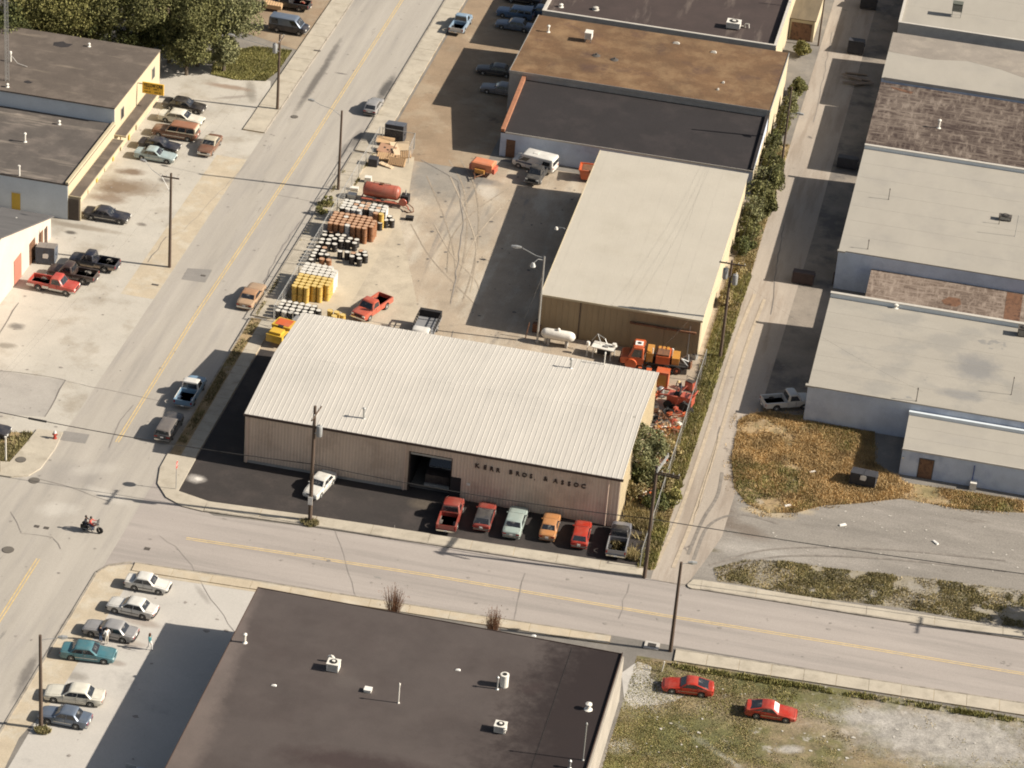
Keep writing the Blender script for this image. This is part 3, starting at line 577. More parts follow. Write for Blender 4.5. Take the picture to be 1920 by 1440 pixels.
MB().loft([[(13.7,-6.05,2.85),(14.0,-6.05,2.85),(14.0,-6.05,3.15),(13.7,-6.05,3.15)],[(13.7,5.9,4.4),(14.0,5.9,4.4),(14.0,5.9,4.72),(13.7,5.9,4.72)]],smooth=False).build('parapet', M_TARDARK, bC)
def on(b, px, py, z, h=.7, r=.09, m=None, name='vent_pipe'): return vent_pipe(b, G(px,py,z), h, r, m, name=name)
on(bB,1028,60,5.25,.7,.11,M_WHITE)
for px,py in ((1118,104),(1152,112)): 
    p=G(px,py,5.26); MB().lathe([(.5,0),(.42,.05),(.1,.08)],12).lathe([(.1,0),(.1,.3)],8).build('roof_drain',M_IRON,bB,(p.x-bB.location.x,p.y-bB.location.y,p.z))
for px,py,w in ((1268,81,.8),(1338,98,.7),(1356,155,.3),(1346,168,.25)):
    p=G(px,py,5.26); MB().loft([[(-w/2,-.2,0),(w/2,-.25,0),(w/2,.2,0),(-w/2,.2,0)],[(-w/4,-.1,.18),(w/3,-.1,.16),(w/4,.1,.18),(-w/3,.1,.12)]],smooth=False).build('roof_debris',M_COPING,bB,(p.x-bB.location.x,p.y-bB.location.y,p.z))

def ac_unit(label, p, w=1.1, d=1.0, h=.95, m=None, legs=0.0, rz=0, fan=True):
    t = thing('rooftop_unit', label, 'rooftop unit', p, rz)
    MB().box(-w/2,-d/2,legs+.05,w/2,d/2,legs+h).build('casing', m or M_WHITE, t)
    MB().box(-w/2-.03,-d/2-.03,legs+h,w/2+.03,d/2+.03,legs+h+.06).build('lid', m or M_WHITE, t)
    if fan:
        MB().lathe([(w*.32,0),(w*.32,.05),(w*.26,.06)],16,M=Matrix.Translation((0,0,legs+h+.06))).build('fan_guard', M_DARK, t)
        MB().lathe([(w*.14,0),(w*.14,.07)],12,M=Matrix.Translation((0,0,legs+h+.09))).build('fan_hub', m or M_WHITE, t)
    if legs:
        for sx in (-1,1):
            for sy in (-1,1): MB().box(sx*(w/2-.08)-.03,sy*(d/2-.08)-.03,0,sx*(w/2-.08)+.03,sy*(d/2-.08)+.03,legs+.05).build('leg', M_STEEL, t)
    mb = MB()
    for i in range(5): mb.box(-w/2+.08,-d/2-.012,legs+.15+i*h*.15,w/2-.08,-d/2,legs+.15+i*h*.15+.04)
    mb.build('louvre', M_STEEL, t)
    return t
ac_unit('white boxy air unit on legs on the rust brown gravel roof', G(1103,77,5.26), .8,1.0,.8,legs=.35,fan=False)
ac_unit('flat white topped air unit on the dark streaked roof at the top', G(1375,52,4.71), 1.6,1.3,.7,legs=.1)
t = thing('roof_pipe','bent white pipes beside the air unit on the dark streaked roof','pipe',G(1397,52,4.71)); MB().path([(0,0,0),(0,0,.5),(.4,0,.55),(.5,-.2,.1)],.07).path([(-.5,.1,.1),(-.2,.1,.12)],.07).build('pipe',M_COPING,t)
on(bA,1052,13,4.71,.25,.15,M_WHITE,'roof_drain'); on(bA,1117,18,4.71,.2,.2,M_COPING,'roof_drain')

# brown shed by the alley
sh = thing('storage_shed','small brown roofed shed with cream walls by the top of the alley','shed',(16.45,96.5,0))
MB().box(-1.5,-5,0,1.5,5,2.7).build('wall', M_CREAM, sh); MB().loft([[(-1.6,-5.1,2.7),(1.6,-5.1,2.7),(1.6,5.1,2.7),(-1.6,5.1,2.7)],[(-1.6,-5.1,2.8),(1.6,-5.1,2.8),(1.6,5.1,2.8),(-1.6,5.1,2.8)]],smooth=False).build('roof', mat('brown_shed_roof',(.13,.10,.06),var=.2,stretch=(3,.5,1)), sh)
MB().box(-1.3,-5.06,.05,1.2,-5.0,2.3).build('door', M_BROWNDOOR, sh)

# ---- right-hand column of roofs
r1,x1_,y1_ = flat_building('flat_building','pale flat roof building at the top right corner',27.9,90.3,90,125,4.6,M_PARAPET,M_WROOF,par=(.15,M_COPING))
r2,x2_,y2_ = flat_building('flat_building','pale roof building half grey and half white behind the mottled brown roof',27.5,74.9,90,88.4,4.2,M_BLUEWALL,M_WROOF)
struct_p = MB().prism([(-31.2,.9),(-31.2,6.7),(31.2,6.7),(31.2,.1),(24,.9),(18,-.4),(11,1.1),(4,.0),(-3,.9),(-9,-.5),(-14,-1.4),(-18,.6),(-22,1.6),(-26,.5)],4.201,4.21); struct_p.build('grey_coating', mat('grey_roof_coating',(.235,.205,.17),var=.12,vscale=.5,fine=.12,c2=(.28,.245,.2),c2scale=.4), r2)
MB().box(-31.0,-6.8,3.9,31.2,-6.755,4.28).build('edge_trim', M_PARAPET, r2)
r3,x3_,y3_ = flat_building('flat_building','mottled brown patchwork roof building on the right',27.5,57.3,90,74.6,3.75,M_BLUEWALL,M_PATCH1)
r4,x4_,y4_ = flat_building('flat_building','large plain pale roof building on the right with blue grey south wall',27.6,29.9,90,55.0,4.45,M_BLUEWALL,M_WROOF)
MB().box(-31.2,12.3,4.45,31.2,12.62,4.85).build('parapet', M_BLUEWALL2, r4); MB().box(-31.22,12.26,4.85,31.2,12.66,4.92).build('coping', M_COPING, r4)
MB().box(-31.3,-12.75,4.3,-30.5,-12.4,4.46).build('roof_corner', M_WROOF, r4)
r5,x5_,y5_ = flat_building('flat_building','low tan patchwork roof building tucked between two pale roofs',31.2,21.2,90,29.85,2.9,M_BLUEWALL,M_PATCH2)
r6,x6_,y6_ = flat_building('flat_building','wide pale roof building beside the white pickup with blue grey wall',27.9,2.4,90,20.9,3.9,M_BLUEWALL,M_WROOF2)
MB().box(-31.05,8.9,3.9,31.05,9.22,4.35).build('parapet', M_BLUEWALL2, r6); MB().box(-31.08,8.86,4.35,31.05,9.26,4.42).build('coping', M_COPING, r6)
MB().box(-31.3,-9.3,3.75,-30.4,-8.9,3.91).build('roof_corner', M_WROOF, r6)
r7,x7_,y7_ = flat_building('flat_building','lowest pale roof building on the right with brown door in its blue grey wall',37.7,-4.3,90,2.35,2.8,M_BLUEWALL,M_WROOF)
MB().box(-26.2,2.95,2.8,26.1,3.3,3.15).build('parapet', M_BLUEWALL2, r7)
MB().box(-26.2,-3.4,2.68,26.1,-3.33,2.83).build('eave_trim', M_COPING, r7)
xa,za = wallx(1718,905,-4.3); xb,_ = wallx(1744,905,-4.3)
MB().box(xa-x7_,-3.39,.02,xb-x7_,-3.33,2.05).build('door', M_BROWNDOOR, r7)
MB().box(xa-x7_-.08,-3.37,.02,xa-x7_,-3.33,2.13).box(xb-x7_,-3.37,.02,xb-x7_+.08,-3.33,2.13).box(xa-x7_,-3.37,2.05,xb-x7_,-3.33,2.13).build('door_frame', M_IRON, r7)
xa,za = wallx(1822,905,-4.3); MB().tube((xa-x7_,-3.4,.2),(xa-x7_,-3.4,2.3),.05,.05,6).build('downspout', mat('blue_pipe',(.09,.13,.3)), r7)
xa,_ = wallx(1822,925,-4.5); MB().box(xa-x7_-.3,-4.0,0,xa-x7_+.3,-3.42,.75).build('concrete_block', M_WHITE, r7)
xa,za = wallx(1694,857,-4.3); MB().cbox((xa-x7_,-3.42,za),(.18,.16,.2)).build('wall_lamp', M_WHITE, r7)
# bay in R4's low wall: pale crate against it is built with the yard clutter
ac_unit('tall dark framed air unit on the top right pale roof', G(1793,30,4.61), 1.2,1.0,1.0,m=mat('dark_green_unit',(.10,.105,.085),space='object'),legs=.7,fan=False)
for b,px,py,z,h,r,m in ((r4,1666,374,4.46,1.15,.035,M_IRON),(r4,1627,467,4.46,.95,.035,M_IRON),(r4,1873,420,4.46,.9,.03,M_IRON),(r4,1903,443,4.46,2.3,.03,M_STEEL),(r3,1760,240,3.76,.9,.12,M_WHITE),(r6,1896,740,3.91,1.8,.03,M_IRON),(r5,1833,520,2.91,.9,.07,M_WHITE),(r6,1680,577,3.91,.3,.15,M_WHITE),(r6,1718,752,3.91,1.3,.04,M_IRON)):
    on(b,px,py,z,h,r,m)
ac_unit('low black air unit with white pipe on the large plain pale roof', G(1884,412,4.46), 1.3,.7,.45,m=M_IRON)
ac_unit('small dark air unit at the right edge on the wide pale roof', G(1917,628,3.91), 1.0,.9,.8,m=M_IRON)
p=G(1782,565,2.91); MB().prism([(-.9,-.1),(-.5,-.9),(.6,-1.0),(1.1,-.3),(.9,.9),(-.2,.9)],0,.012).build('tar_patch',M_BROWNDOOR,r5,(p.x-r5.location.x,p.y-r5.location.y,2.9))
p=G(1903,565,2.91); MB().box(-.9,-3.8,0,.7,4.2,.012).build('tar_patch',M_BROWNDOOR,r5,(p.x-r5.location.x,25.4-r5.location.y,2.9))
p=G(1690,167,3.76); MB().prism([(-1.3,.3),(-1.0,-.2),(1.2,-.9),(1.4,-.3)],0,.012).build('tar_patch',M_BROWNDOOR,r3,(p.x-r3.location.x,p.y-r3.location.y,3.75))

M_SEAM=mat('roof_seam_tape',(.285,.265,.225),var=.12)
for b_,x0_,x1_q,y0_,y1_q,z_,n_ in ((r4,-31,31,-12.4,12.2,4.452,7),(r6,-31,31,-9.1,8.8,3.902,6),(r7,-26,26,-3.2,2.8,2.802,3),(r1,-31,31,-17,17,4.602,6)):
    mb=MB()
    for k in range(1,n_):
        y_=lerp_(y0_,y1_q,k/n_); mb.box(x0_,y_-.018,z_-.02,x1_q,y_+.018,z_+.005)
    tag(mb.build('roof_seam',M_SEAM,b_),kind='stuff')
# ---- black roof building in the foreground
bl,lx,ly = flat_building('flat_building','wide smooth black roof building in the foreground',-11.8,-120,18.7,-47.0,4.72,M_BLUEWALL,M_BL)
MB().box(-15.3,-36.5,4.62,-15.25,36.55,4.80).box(-15.25,36.5,4.62,15.25,36.55,4.78).box(15.25,-36.5,4.62,15.3,36.55,4.9).build('edge_flashing', M_TRIM, bl)
for x in (11.2,): MB().box(x-.02,-36,4.731,x+.02,36,4.742).build('roof_seam', M_DARK, bl)
MB().box(15.31,-36.4,.2,15.45,36.4,4.6).build('gutter_wall', mat('beige_render',(.30,.27,.225),var=.15), bl)
for px,py,h,r,m in ((459,1205,.75,.10,M_WHITE),(747,1318,1.75,.05,M_WHITE),(932,1292,1.05,.07,M_STEEL),(1103,1330,.45,.16,M_WHITE),(1068,1440,.6,.08,M_STEEL)):
    on(bl,px,py,4.72,h,r,m)
MB().tube((0,0,0),(0,0,.06),.03).build('mast_base',M_STEEL,bl,(0,0,4.72))
p=G(1093,1425,4.73); vent_pipe(bl,p,3.4,.05,M_STEEL,name='vent_mast')
p=G(945,1286,4.72); q=thing('roof_vent','white round drum shaped vent beside the thin pipe on the black roof','roof vent',p)
MB().lathe([(.34,0),(.34,1.0),(.36,1.02),(.36,1.12),(.2,1.14)],16).build('drum',M_WHITE,q); MB().lathe([(.19,1.141),(.19,1.16)],12).build('opening',M_DARK,q)
ac_unit('white air unit with round fan on the black roof, the farther one', G(625,1255,4.72), .95,.85,.7)
q=thing('roof_pipe','short white gooseneck beside the farther air unit on the black roof','pipe',G(616,1240,4.72)); MB().path([(0,0,0),(0,0,.5),(.25,0,.6),(.45,0,.4)],.09).build('pipe',M_WHITE,q)
ac_unit('white air unit with round fan on the black roof, the nearer one', G(938,1370,4.72), .9,.8,.6)
q=thing('roof_pipe','white bent pipe in front of the nearer air unit on the black roof','pipe',G(944,1376,4.72)); MB().path([(0,0,0),(0,-.1,.5),(.25,-.1,.45)],.08).build('pipe',M_WHITE,q)
q=thing('roof_hatch','small white square hatch on the black roof left of the tall mast','hatch',G(690,1296,4.72)); MB().box(-.28,-.25,0,.28,.25,.22).build('curb',M_WHITE,q); MB().box(-.31,-.28,.22,.31,.28,.27).build('cover',M_WHITEP,q)
for i,(px,py,lab) in enumerate(((1000,1192,'white scrap lying near the north edge of the black roof'),(513,1285,'tiny white scrap on the black roof below the stub pipe'),(858,1256,'pale crumpled strip on the black roof between vents'))):
    q=MB().loft([[(-.2,-.1,0),(.25,-.12,0),(.22,.12,0),(-.18,.1,0)],[(-.1,-.05,.09),(.16,-.04,.06),(.12,.06,.1),(-.12,.05,.05)]],smooth=False).build('scrap',M_WHITEP,None,G(px,py,4.735)); tag(q,lab,'scrap')

# ---- cab garage on the left: tall block and lower wing
cg = thing('cab_garage','cream cab garage with brown tar roofs, a tall block and a lower wing','building',(-60,33,0))
def L_(x,y,z=0): return Vector((x+60,y-33,z))
MB().box(-29,-.2,0,9.2,15.5,5.85).build('tall_wall', M_CREAM, cg)
MB().box(-29,-.25,4.05,9.2,-.205,5.85).build('step_wall', M_BLUEWALL2, cg)
MB().box(-29.1,-.4,5.85,9.25,15.6,6.0).build('tall_roof', M_TARBROWN, cg)
MB().box(-29,-15.3,0,9.25,-.21,3.9).build('wing_wall', M_CREAM, cg)
MB().box(-29,-15.36,0,9.2,-15.31,3.9).build('south_wall', M_BLUEWALL2, cg)
MB().box(-29.1,-15.4,3.9,9.3,-.27,4.08).build('wing_roof', M_TARGREY, cg)
MB().box(9.0,-15.4,4.08,9.32,-.3,4.3).build('parapet', M_CREAM, cg)
aw = MB(); aw.box(9.3,-15.2,2.55,10.6,-1.0,2.72); a_ = aw.build('awning', M_CREAM, cg); MB().box(9.34,-15.1,2.722,10.5,-1.1,2.735).build('awning_top', M_TARBROWN, a_)
aw = MB(); aw.box(9.26,-.5,2.75,10.6,11.2,2.92); a_ = aw.build('awning', M_CREAM, cg); MB().box(9.3,-.4,2.922,10.5,11.1,2.935).build('awning_top', M_TARBROWN, a_)
for i in range(9):
    y = -14.6+i*2.7; MB().box(9.26,y,.03,9.34,y+.35,2.5).build('bay_post', M_YELDOOR if i%2 else M_CREAM, cg)
MB().box(9.28,-15.2,0,10.55,-15.05,2.5).build('awning_end', M_CREAM, cg)
MB().box(9.3,-15.3,.02,10.4,-15.22,2.45).build('dark_doorway', M_TARBROWN, cg)
for y in (1.8,12.6):
    f_ = MB().box(9.2,y,3.6,9.26,y+1.0,4.9).build('window', M_STEEL, cg); MB().box(9.26,y+.08,3.68,9.275,y+.92,4.82).build('pane', M_GLASS, f_)
xa,za = wallx(22,365,17.64); xb,_ = wallx(38,365,17.64)
MB().box(xa+60,-15.42,.02,xb+60,-15.365,2.1).build('door', M_YELDOOR, cg)
MB().box(xa+59.9,-15.4,2.1,xb+60.1,-15.365,2.2).build('door_frame', M_WHITE, cg)
p=G(26,345,3.9); MB().tube((0,0,0),(0,0,1.5),.10,.10,8).lathe([(.14,1.5),(.14,1.65)],8).build('vent_pipe',M_WHITE,cg,(p.x+60,-15.2,3.6))
for px,py,z,h in ((47,266,4.09,.9),(167,87,6.01,.25),(14,163,6.01,.25),(111,233,4.09,.3)):
    on(cg,px,py,z,h,.10,M_WHITE)
for px,py,s_ in ((117,84,1.0),(53,154,.45)):
    p=G(px,py,6.01); MB().prism([(-.9*s_,-.5*s_),(.1,-.7*s_),(.8*s_,-.3*s_),(1.0*s_,.6*s_),(.3,.5*s_),(-.2,.9*s_),(-1.1*s_,.3*s_)],0,.012).build('tar_patch',M_TARDARK,cg,(p.x+60,p.y-33,6.0))
q=thing('service_mast','white service mast with wire bracket on the tall tar roof','mast',G(20,115,6.0)); MB().tube((0,0,0),(0,0,.9),.1).lathe([(.14,.9),(.16,1.1),(.1,1.2)],8).build('mast',M_WHITE,q); MB().path([(0,0,.8),(1.0,-.6,.2),(2.2,-.8,.06)],.03).build('conduit',M_WHITE,q)
q=thing('satellite_dish','small white dish at the left edge on the lower tar roof','dish',G(6,193,4.09)); MB().lathe([(.05,.4),(.35,.45),(.5,.6)],14).build('dish',M_WHITE,q); MB().tube((0,0,0),(0,0,.42),.06).build('foot',M_STEEL,q)
# projecting yellow sign
sg = thing('yellow_sign','yellow sign board with black lettering on the cream garage wall','sign',(0,0,0))
xs,zs = wallx(268,152,44.0); 
pA = G(266,176,4.6); 
SX0 = -51.2; SY = 40.5
xa,za = wallx(267,174,SY); xb,zb = wallx(307,180,SY); xc,zc = wallx(269,153,SY)
sg.location = ((xa+xb)/2, SY, 0)
hw = (xb-xa)/2; z0s,z1s = min(za,zb)+.05, zc-.02
MB().box(-hw,-.08,z0s,hw,.08,z1s).build('board', mat('sign_yellow',(.72,.42,.03),rough=.5,var=.04,space='object'), sg)
zt = z1s-z0s
for body,sz,zz in (('YELLOW CAB',.50,.76),):
    me = text_mesh(body, sz, .012); me.name='lettering'; me.materials.append(M_DARK); 
    xs_=[v.co.x for v in me.vertices]; sc=2*hw*.88/(max(xs_)-min(xs_))
    from_mesh('lettering', me, sg, (0,-.09,z0s+zt*zz),(math.pi/2,0,0),(sc,1.15,1))
# the lower two printed lines cannot be read in the photo: worn dark dashes
for zz,nn in ((.48,2),(.2,2)):
    mb=MB(); x=-hw*.8
    for wd in ((.62,.5),(.7,.66))[0 if zz>.4 else 1]:
        n_=int(wd*hw/.085)
        for k in range(n_):
            if k%6==5: continue
            mb.box(x+k*.085,-.094,z0s+zt*zz-.09,x+k*.085+.05,-.08,z0s+zt*zz+.09*(1 if k%2 else .7))
        x+=wd*hw+.3
    mb.build('worn_lettering', mat('faded_black',(.10,.06,.02),space='object'), sg)
MB().tube((-hw*.2,0,z0s-.7),(-hw*.2,0,z0s),.05).build('sign_post',M_STEEL,sg); MB().box(-hw-.6,-.04,z1s-.3,-hw,.04,z1s-.2).build('bracket',M_STEEL,sg)

# ---- pink gabled building at the left edge
pk = thing('gabled_building','low pinkish cream building with grey gabled roof at the left edge','building',(-51.1,0,0))
ptsw = [(13.4,0),(13.4,2.3),(-1.5,7.3),(-16,2.3),(-16,0)]
MB().loft([[(-30,y,z) for y,z in ptsw],[(0,y,z) for y,z in ptsw]],smooth=False).build('wall', mat('pinkish_stucco',(.53,.43,.36),rough=.9,var=.06,fine=.05), pk)
for s,(ya,za_,yb,zb_) in ((1,(13.7,2.22,-1.5,7.32)),(-1,(-1.5,7.32,-16.3,2.22))):
    MB().loft([[(-30,ya,za_),(.25,ya,za_),(.25,ya,za_+.14),(-30,ya,za_+.14)],[(-30,yb,zb_),(.25,yb,zb_),(.25,yb,zb_+.14),(-30,yb,zb_+.14)]],smooth=False).build('roof', mat('grey_shingle_roof',(.10,.095,.092),rough=.9,var=.18,fine=.16,stretch=(.5,2,2)), pk)
for y0_,y1_,mm,hh in ((9.8,10.9,M_BROWNDOOR,2.1),(11.4,12.2,M_TRIM,1.9),(2.6,4.6,mat('faded_red_door',(.40,.15,.10),var=.15),2.7),(7.0,8.6,M_BROWNDOOR,2.4)):
    MB().box(0,y0_,.02,.06,y1_,hh).build('door', mm, pk)
p=G(31,418,3.2); MB().tube((0,0,0),(0,0,.5),.09).build('vent_pipe',M_WHITE,pk,(p.x+51.1,p.y,3.3))
# far cream wall at the top left
fw = thing('cream_building','cream walled corner of a building behind the dark van','building',(-52.5,94,0))
MB().box(-6,-6,0,6.0,8,4.0).build('wall', M_CREAM, fw); MB().box(-6.1,-6.1,4,6.1,8.1,4.15).build('roof', M_TARBROWN, fw)

bC.location.y += .9; bC.scale.y = .925

# ---------------------------------------------------------------- vehicles
VS = .92
def lerp(a,b,t): return a+(b-a)*t
def prof_at(pts, x):
    if x <= pts[0][0]: return pts[0][1]
    for (xa,a),(xb,b) in zip(pts,pts[1:]):
        if x <= xb: return lerp(a,b,(x-xa)/(xb-xa)) if xb > xa else b
    return pts[-1][1]
def wheel(parent, x, y, r, w, side, rim=M_RIM):
    M = Matrix.Translation((0,0,0)) @ Matrix.Rotation(-side*math.pi/2,4,'X')
    o = MB().lathe([(r*.62,-w/2),(r*.95,-w/2),(r,-w*.32),(r,w*.32),(r*.95,w/2),(r*.62,w/2)],18,M=M).build('wheel', M_BLACK, parent, (x,y,r))
    MB().lathe([(r*.74,w*.2),(r*.72,w*.52),(r*.56,w*.46),(r*.24,w*.52),(r*.18,w*.57)],16,M=M).build('rim', rim, o)
    return o
def body_loft(L,W,top,xf,xr,ra,zb=.22,m=None,lo=None,split=.5,xs0=None,xs1=None,plan=None):
    xs = set([xs0 if xs0 is not None else -L/2, xs1 if xs1 is not None else L/2])
    a,b = min(xs),max(xs)
    for x,_ in top: xs.add(x)
    for c in (xf,xr):
        for k in range(7):
            xs.add(c-ra*math.cos(math.pi*k/6))
        xs.add(c-ra-.012); xs.add(c+ra+.012)
    for e in (.04,.12,.28): xs.add(a+e); xs.add(b-e)
    xs = sorted(x for x in xs if a-1e-6 <= x <= b+1e-6)
    rings=[]
    for x in xs:
        zt = prof_at(top,x); z0 = zb
        for c in (xf,xr):
            if abs(x-c) < ra: z0 = max(z0, .30+math.sqrt(max(0,ra*ra-(x-c)**2)))
        e = min(x+L/2, L/2-x)
        wf = 1.0
        if e < .5: wf = 1-.13*(1-e/.5)**2.2
        if e < .04: z0 = max(z0,zb+.1); zt -= .05
        hw = W/2*wf; zs = max(z0+.03, min(.62, zt-.12))
        h = [(0,zt+.022),(.55*hw,zt+.014),(.88*hw,zt-.012),(.965*hw,zt-.055),(hw,zs),(.99*hw,max(z0+.015,(zs+z0)/2)),(.955*hw,z0)]
        ring = [(x,y,z) for y,z in h]+[(x,-y,z) for y,z in h[:0:-1]]
        rings.append(ring)
    mb = MB(); mb.loft(rings, mif=(lambda c: 1 if lo and c.z < split else 0)); return mb
def cabin(x0,x1,X0,X1,zb,zt,wb,wt,rnd=.10):
    """frustum cab: base x0..x1 (rear..front), roof X0..X1"""
    def ring(a,b,hw,z,c): return [(b,hw-c,z),(b-c,hw,z),(a+c,hw,z),(a,hw-c,z),(a,-hw+c,z),(a+c,-hw,z),(b-c,-hw,z),(b,-hw+c,z)]
    t=.86; zz=lerp(zb,zt-.03,t)
    rs=[ring(x0,x1,wb,zb,.10),ring(lerp(x0,X0,t),lerp(x1,X1,t),lerp(wb,wt,t),zz,.09),ring(X0+.03,X1-.05,wt-.02,zt-.03,.10),ring(X0+.12,X1-.15,wt-.10,zt,.12),ring(lerp(X0,X1,.3),lerp(X0,X1,.7),wt*.5,zt+.012,.05)]
    return MB().loft(rs)
def pane(q, th=.014):
    """raised glass pane from 4 corners (outer normal from order)"""
    q=[Vector(p) for p in q]; n=(q[1]-q[0]).cross(q[3]-q[0]).normalized()
    o=[p+n*th for p in q]; i=[p-n*.01 for p in q]
    mb=MB(); mb.add(i+o,[(4,5,6,7)]+[(k,(k+1)%4,4+(k+1)%4,4+k) for k in range(4)]); return mb
def windows(root, x0,x1,X0,X1,zb,zt,wb,wt,splits,glass=M_GLASS,front=None,rear=True,side_skip=(),t0=.10,t1=.84,rglass=None):
    zt_=zt-.03
    def P(x,s,t,y): return (x, y, lerp(zb,zt_,t))
    def X(t,f): return lerp(x1,X1,t) if f else lerp(x0,X0,t)
    def Wd(t): return lerp(wb,wt,t)
    a,b=t0,t1
    q=[(X(a,1),-(Wd(a)-.14),lerp(zb,zt_,a)),(X(a,1),Wd(a)-.14,lerp(zb,zt_,a)),(X(b,1),Wd(b)-.13,lerp(zb,zt_,b)),(X(b,1),-(Wd(b)-.13),lerp(zb,zt_,b))]
    pane(q).build('windshield', front or glass, root)
    if rear:
        q=[(X(a,0),Wd(a)-.14,lerp(zb,zt_,a)),(X(a,0),-(Wd(a)-.14),lerp(zb,zt_,a)),(X(b,0),-(Wd(b)-.13),lerp(zb,zt_,b)),(X(b,0),Wd(b)-.13,lerp(zb,zt_,b))]
        pane(q).build('rear_window', rglass or glass, root)
    for s in (-1,1):
        for k,(f0,f1) in enumerate(splits):
            if k in side_skip: continue
            def SX(t,f): return lerp(X(t,0)+.14, X(t,1)-.14, f)
            q=[(SX(a,f0),s*Wd(a),lerp(zb,zt_,a)),(SX(a,f1),s*Wd(a),lerp(zb,zt_,a)),(SX(b,f1),s*Wd(b),lerp(zb,zt_,b)),(SX(b,f0),s*Wd(b),lerp(zb,zt_,b))]
            if s>0: q=[q[1],q[0],q[3],q[2]]
            pane(q).build('side_window', glass, root)
def trims(root,L,W,zf,zr,bumper=M_CHROME,zbm=.46,tail_w=.34,head='rect',plate=True,grille=M_DARK):
    for x,s in ((L/2,1),(-L/2,-1)):
        mb=MB(); w=W/2*.93
        mb.loft([[(x-s*.10,-w-.03,zbm-.08),(x-s*.10,-w-.03,zbm+.07),(x-s*.16,-w-.03,zbm+.07),(x-s*.16,-w-.03,zbm-.08)],
                 [(x+s*.06,-w+.08,zbm-.08),(x+s*.06,-w+.08,zbm+.07),(x-s*.06,-w+.08,zbm+.07),(x-s*.06,-w+.08,zbm-.08)],
                 [(x+s*.10,0,zbm-.08),(x+s*.10,0,zbm+.07),(x-s*.02,0,zbm+.07),(x-s*.02,0,zbm-.08)],
                 [(x+s*.06,w-.08,zbm-.08),(x+s*.06,w-.08,zbm+.07),(x-s*.06,w-.08,zbm+.07),(x-s*.06,w-.08,zbm-.08)],
                 [(x-s*.10,w+.03,zbm-.08),(x-s*.10,w+.03,zbm+.07),(x-s*.16,w+.03,zbm+.07),(x-s*.16,w+.03,zbm-.08)]],smooth=False)
        mb.build('bumper', bumper, root)
    hw=W/2
    for s in (-1,1):
        if head: MB().cbox((L/2-.015,s*(hw*.66),zf-.16),(.06,.34,.14)).build('headlight', M_LAMP, root)
        MB().cbox((-L/2+.015,s*(hw*.70),zr-.18),(.05,tail_w,.14)).build('taillight', M_TAIL, root)
    if grille: MB().cbox((L/2-.0,0,zf-.17),(.05,hw*.75,.15)).build('grille', grille, root)
    if plate: MB().cbox((-L/2-.015,0,zr-.24),(.03,.32,.15)).build('licence_plate', M_WHITEP, root)
def mirrors(root, x, W, z, m):
    for s in (-1,1): MB().cbox((x,s*(W/2+.015),z),(.08,.13,.09)).build('mirror', m, root)

def seam(root, pts, m=M_DARK, w=.018):
    mb=MB(); mb.path(pts,w/2,4); return mb.build('panel_gap', m, root)

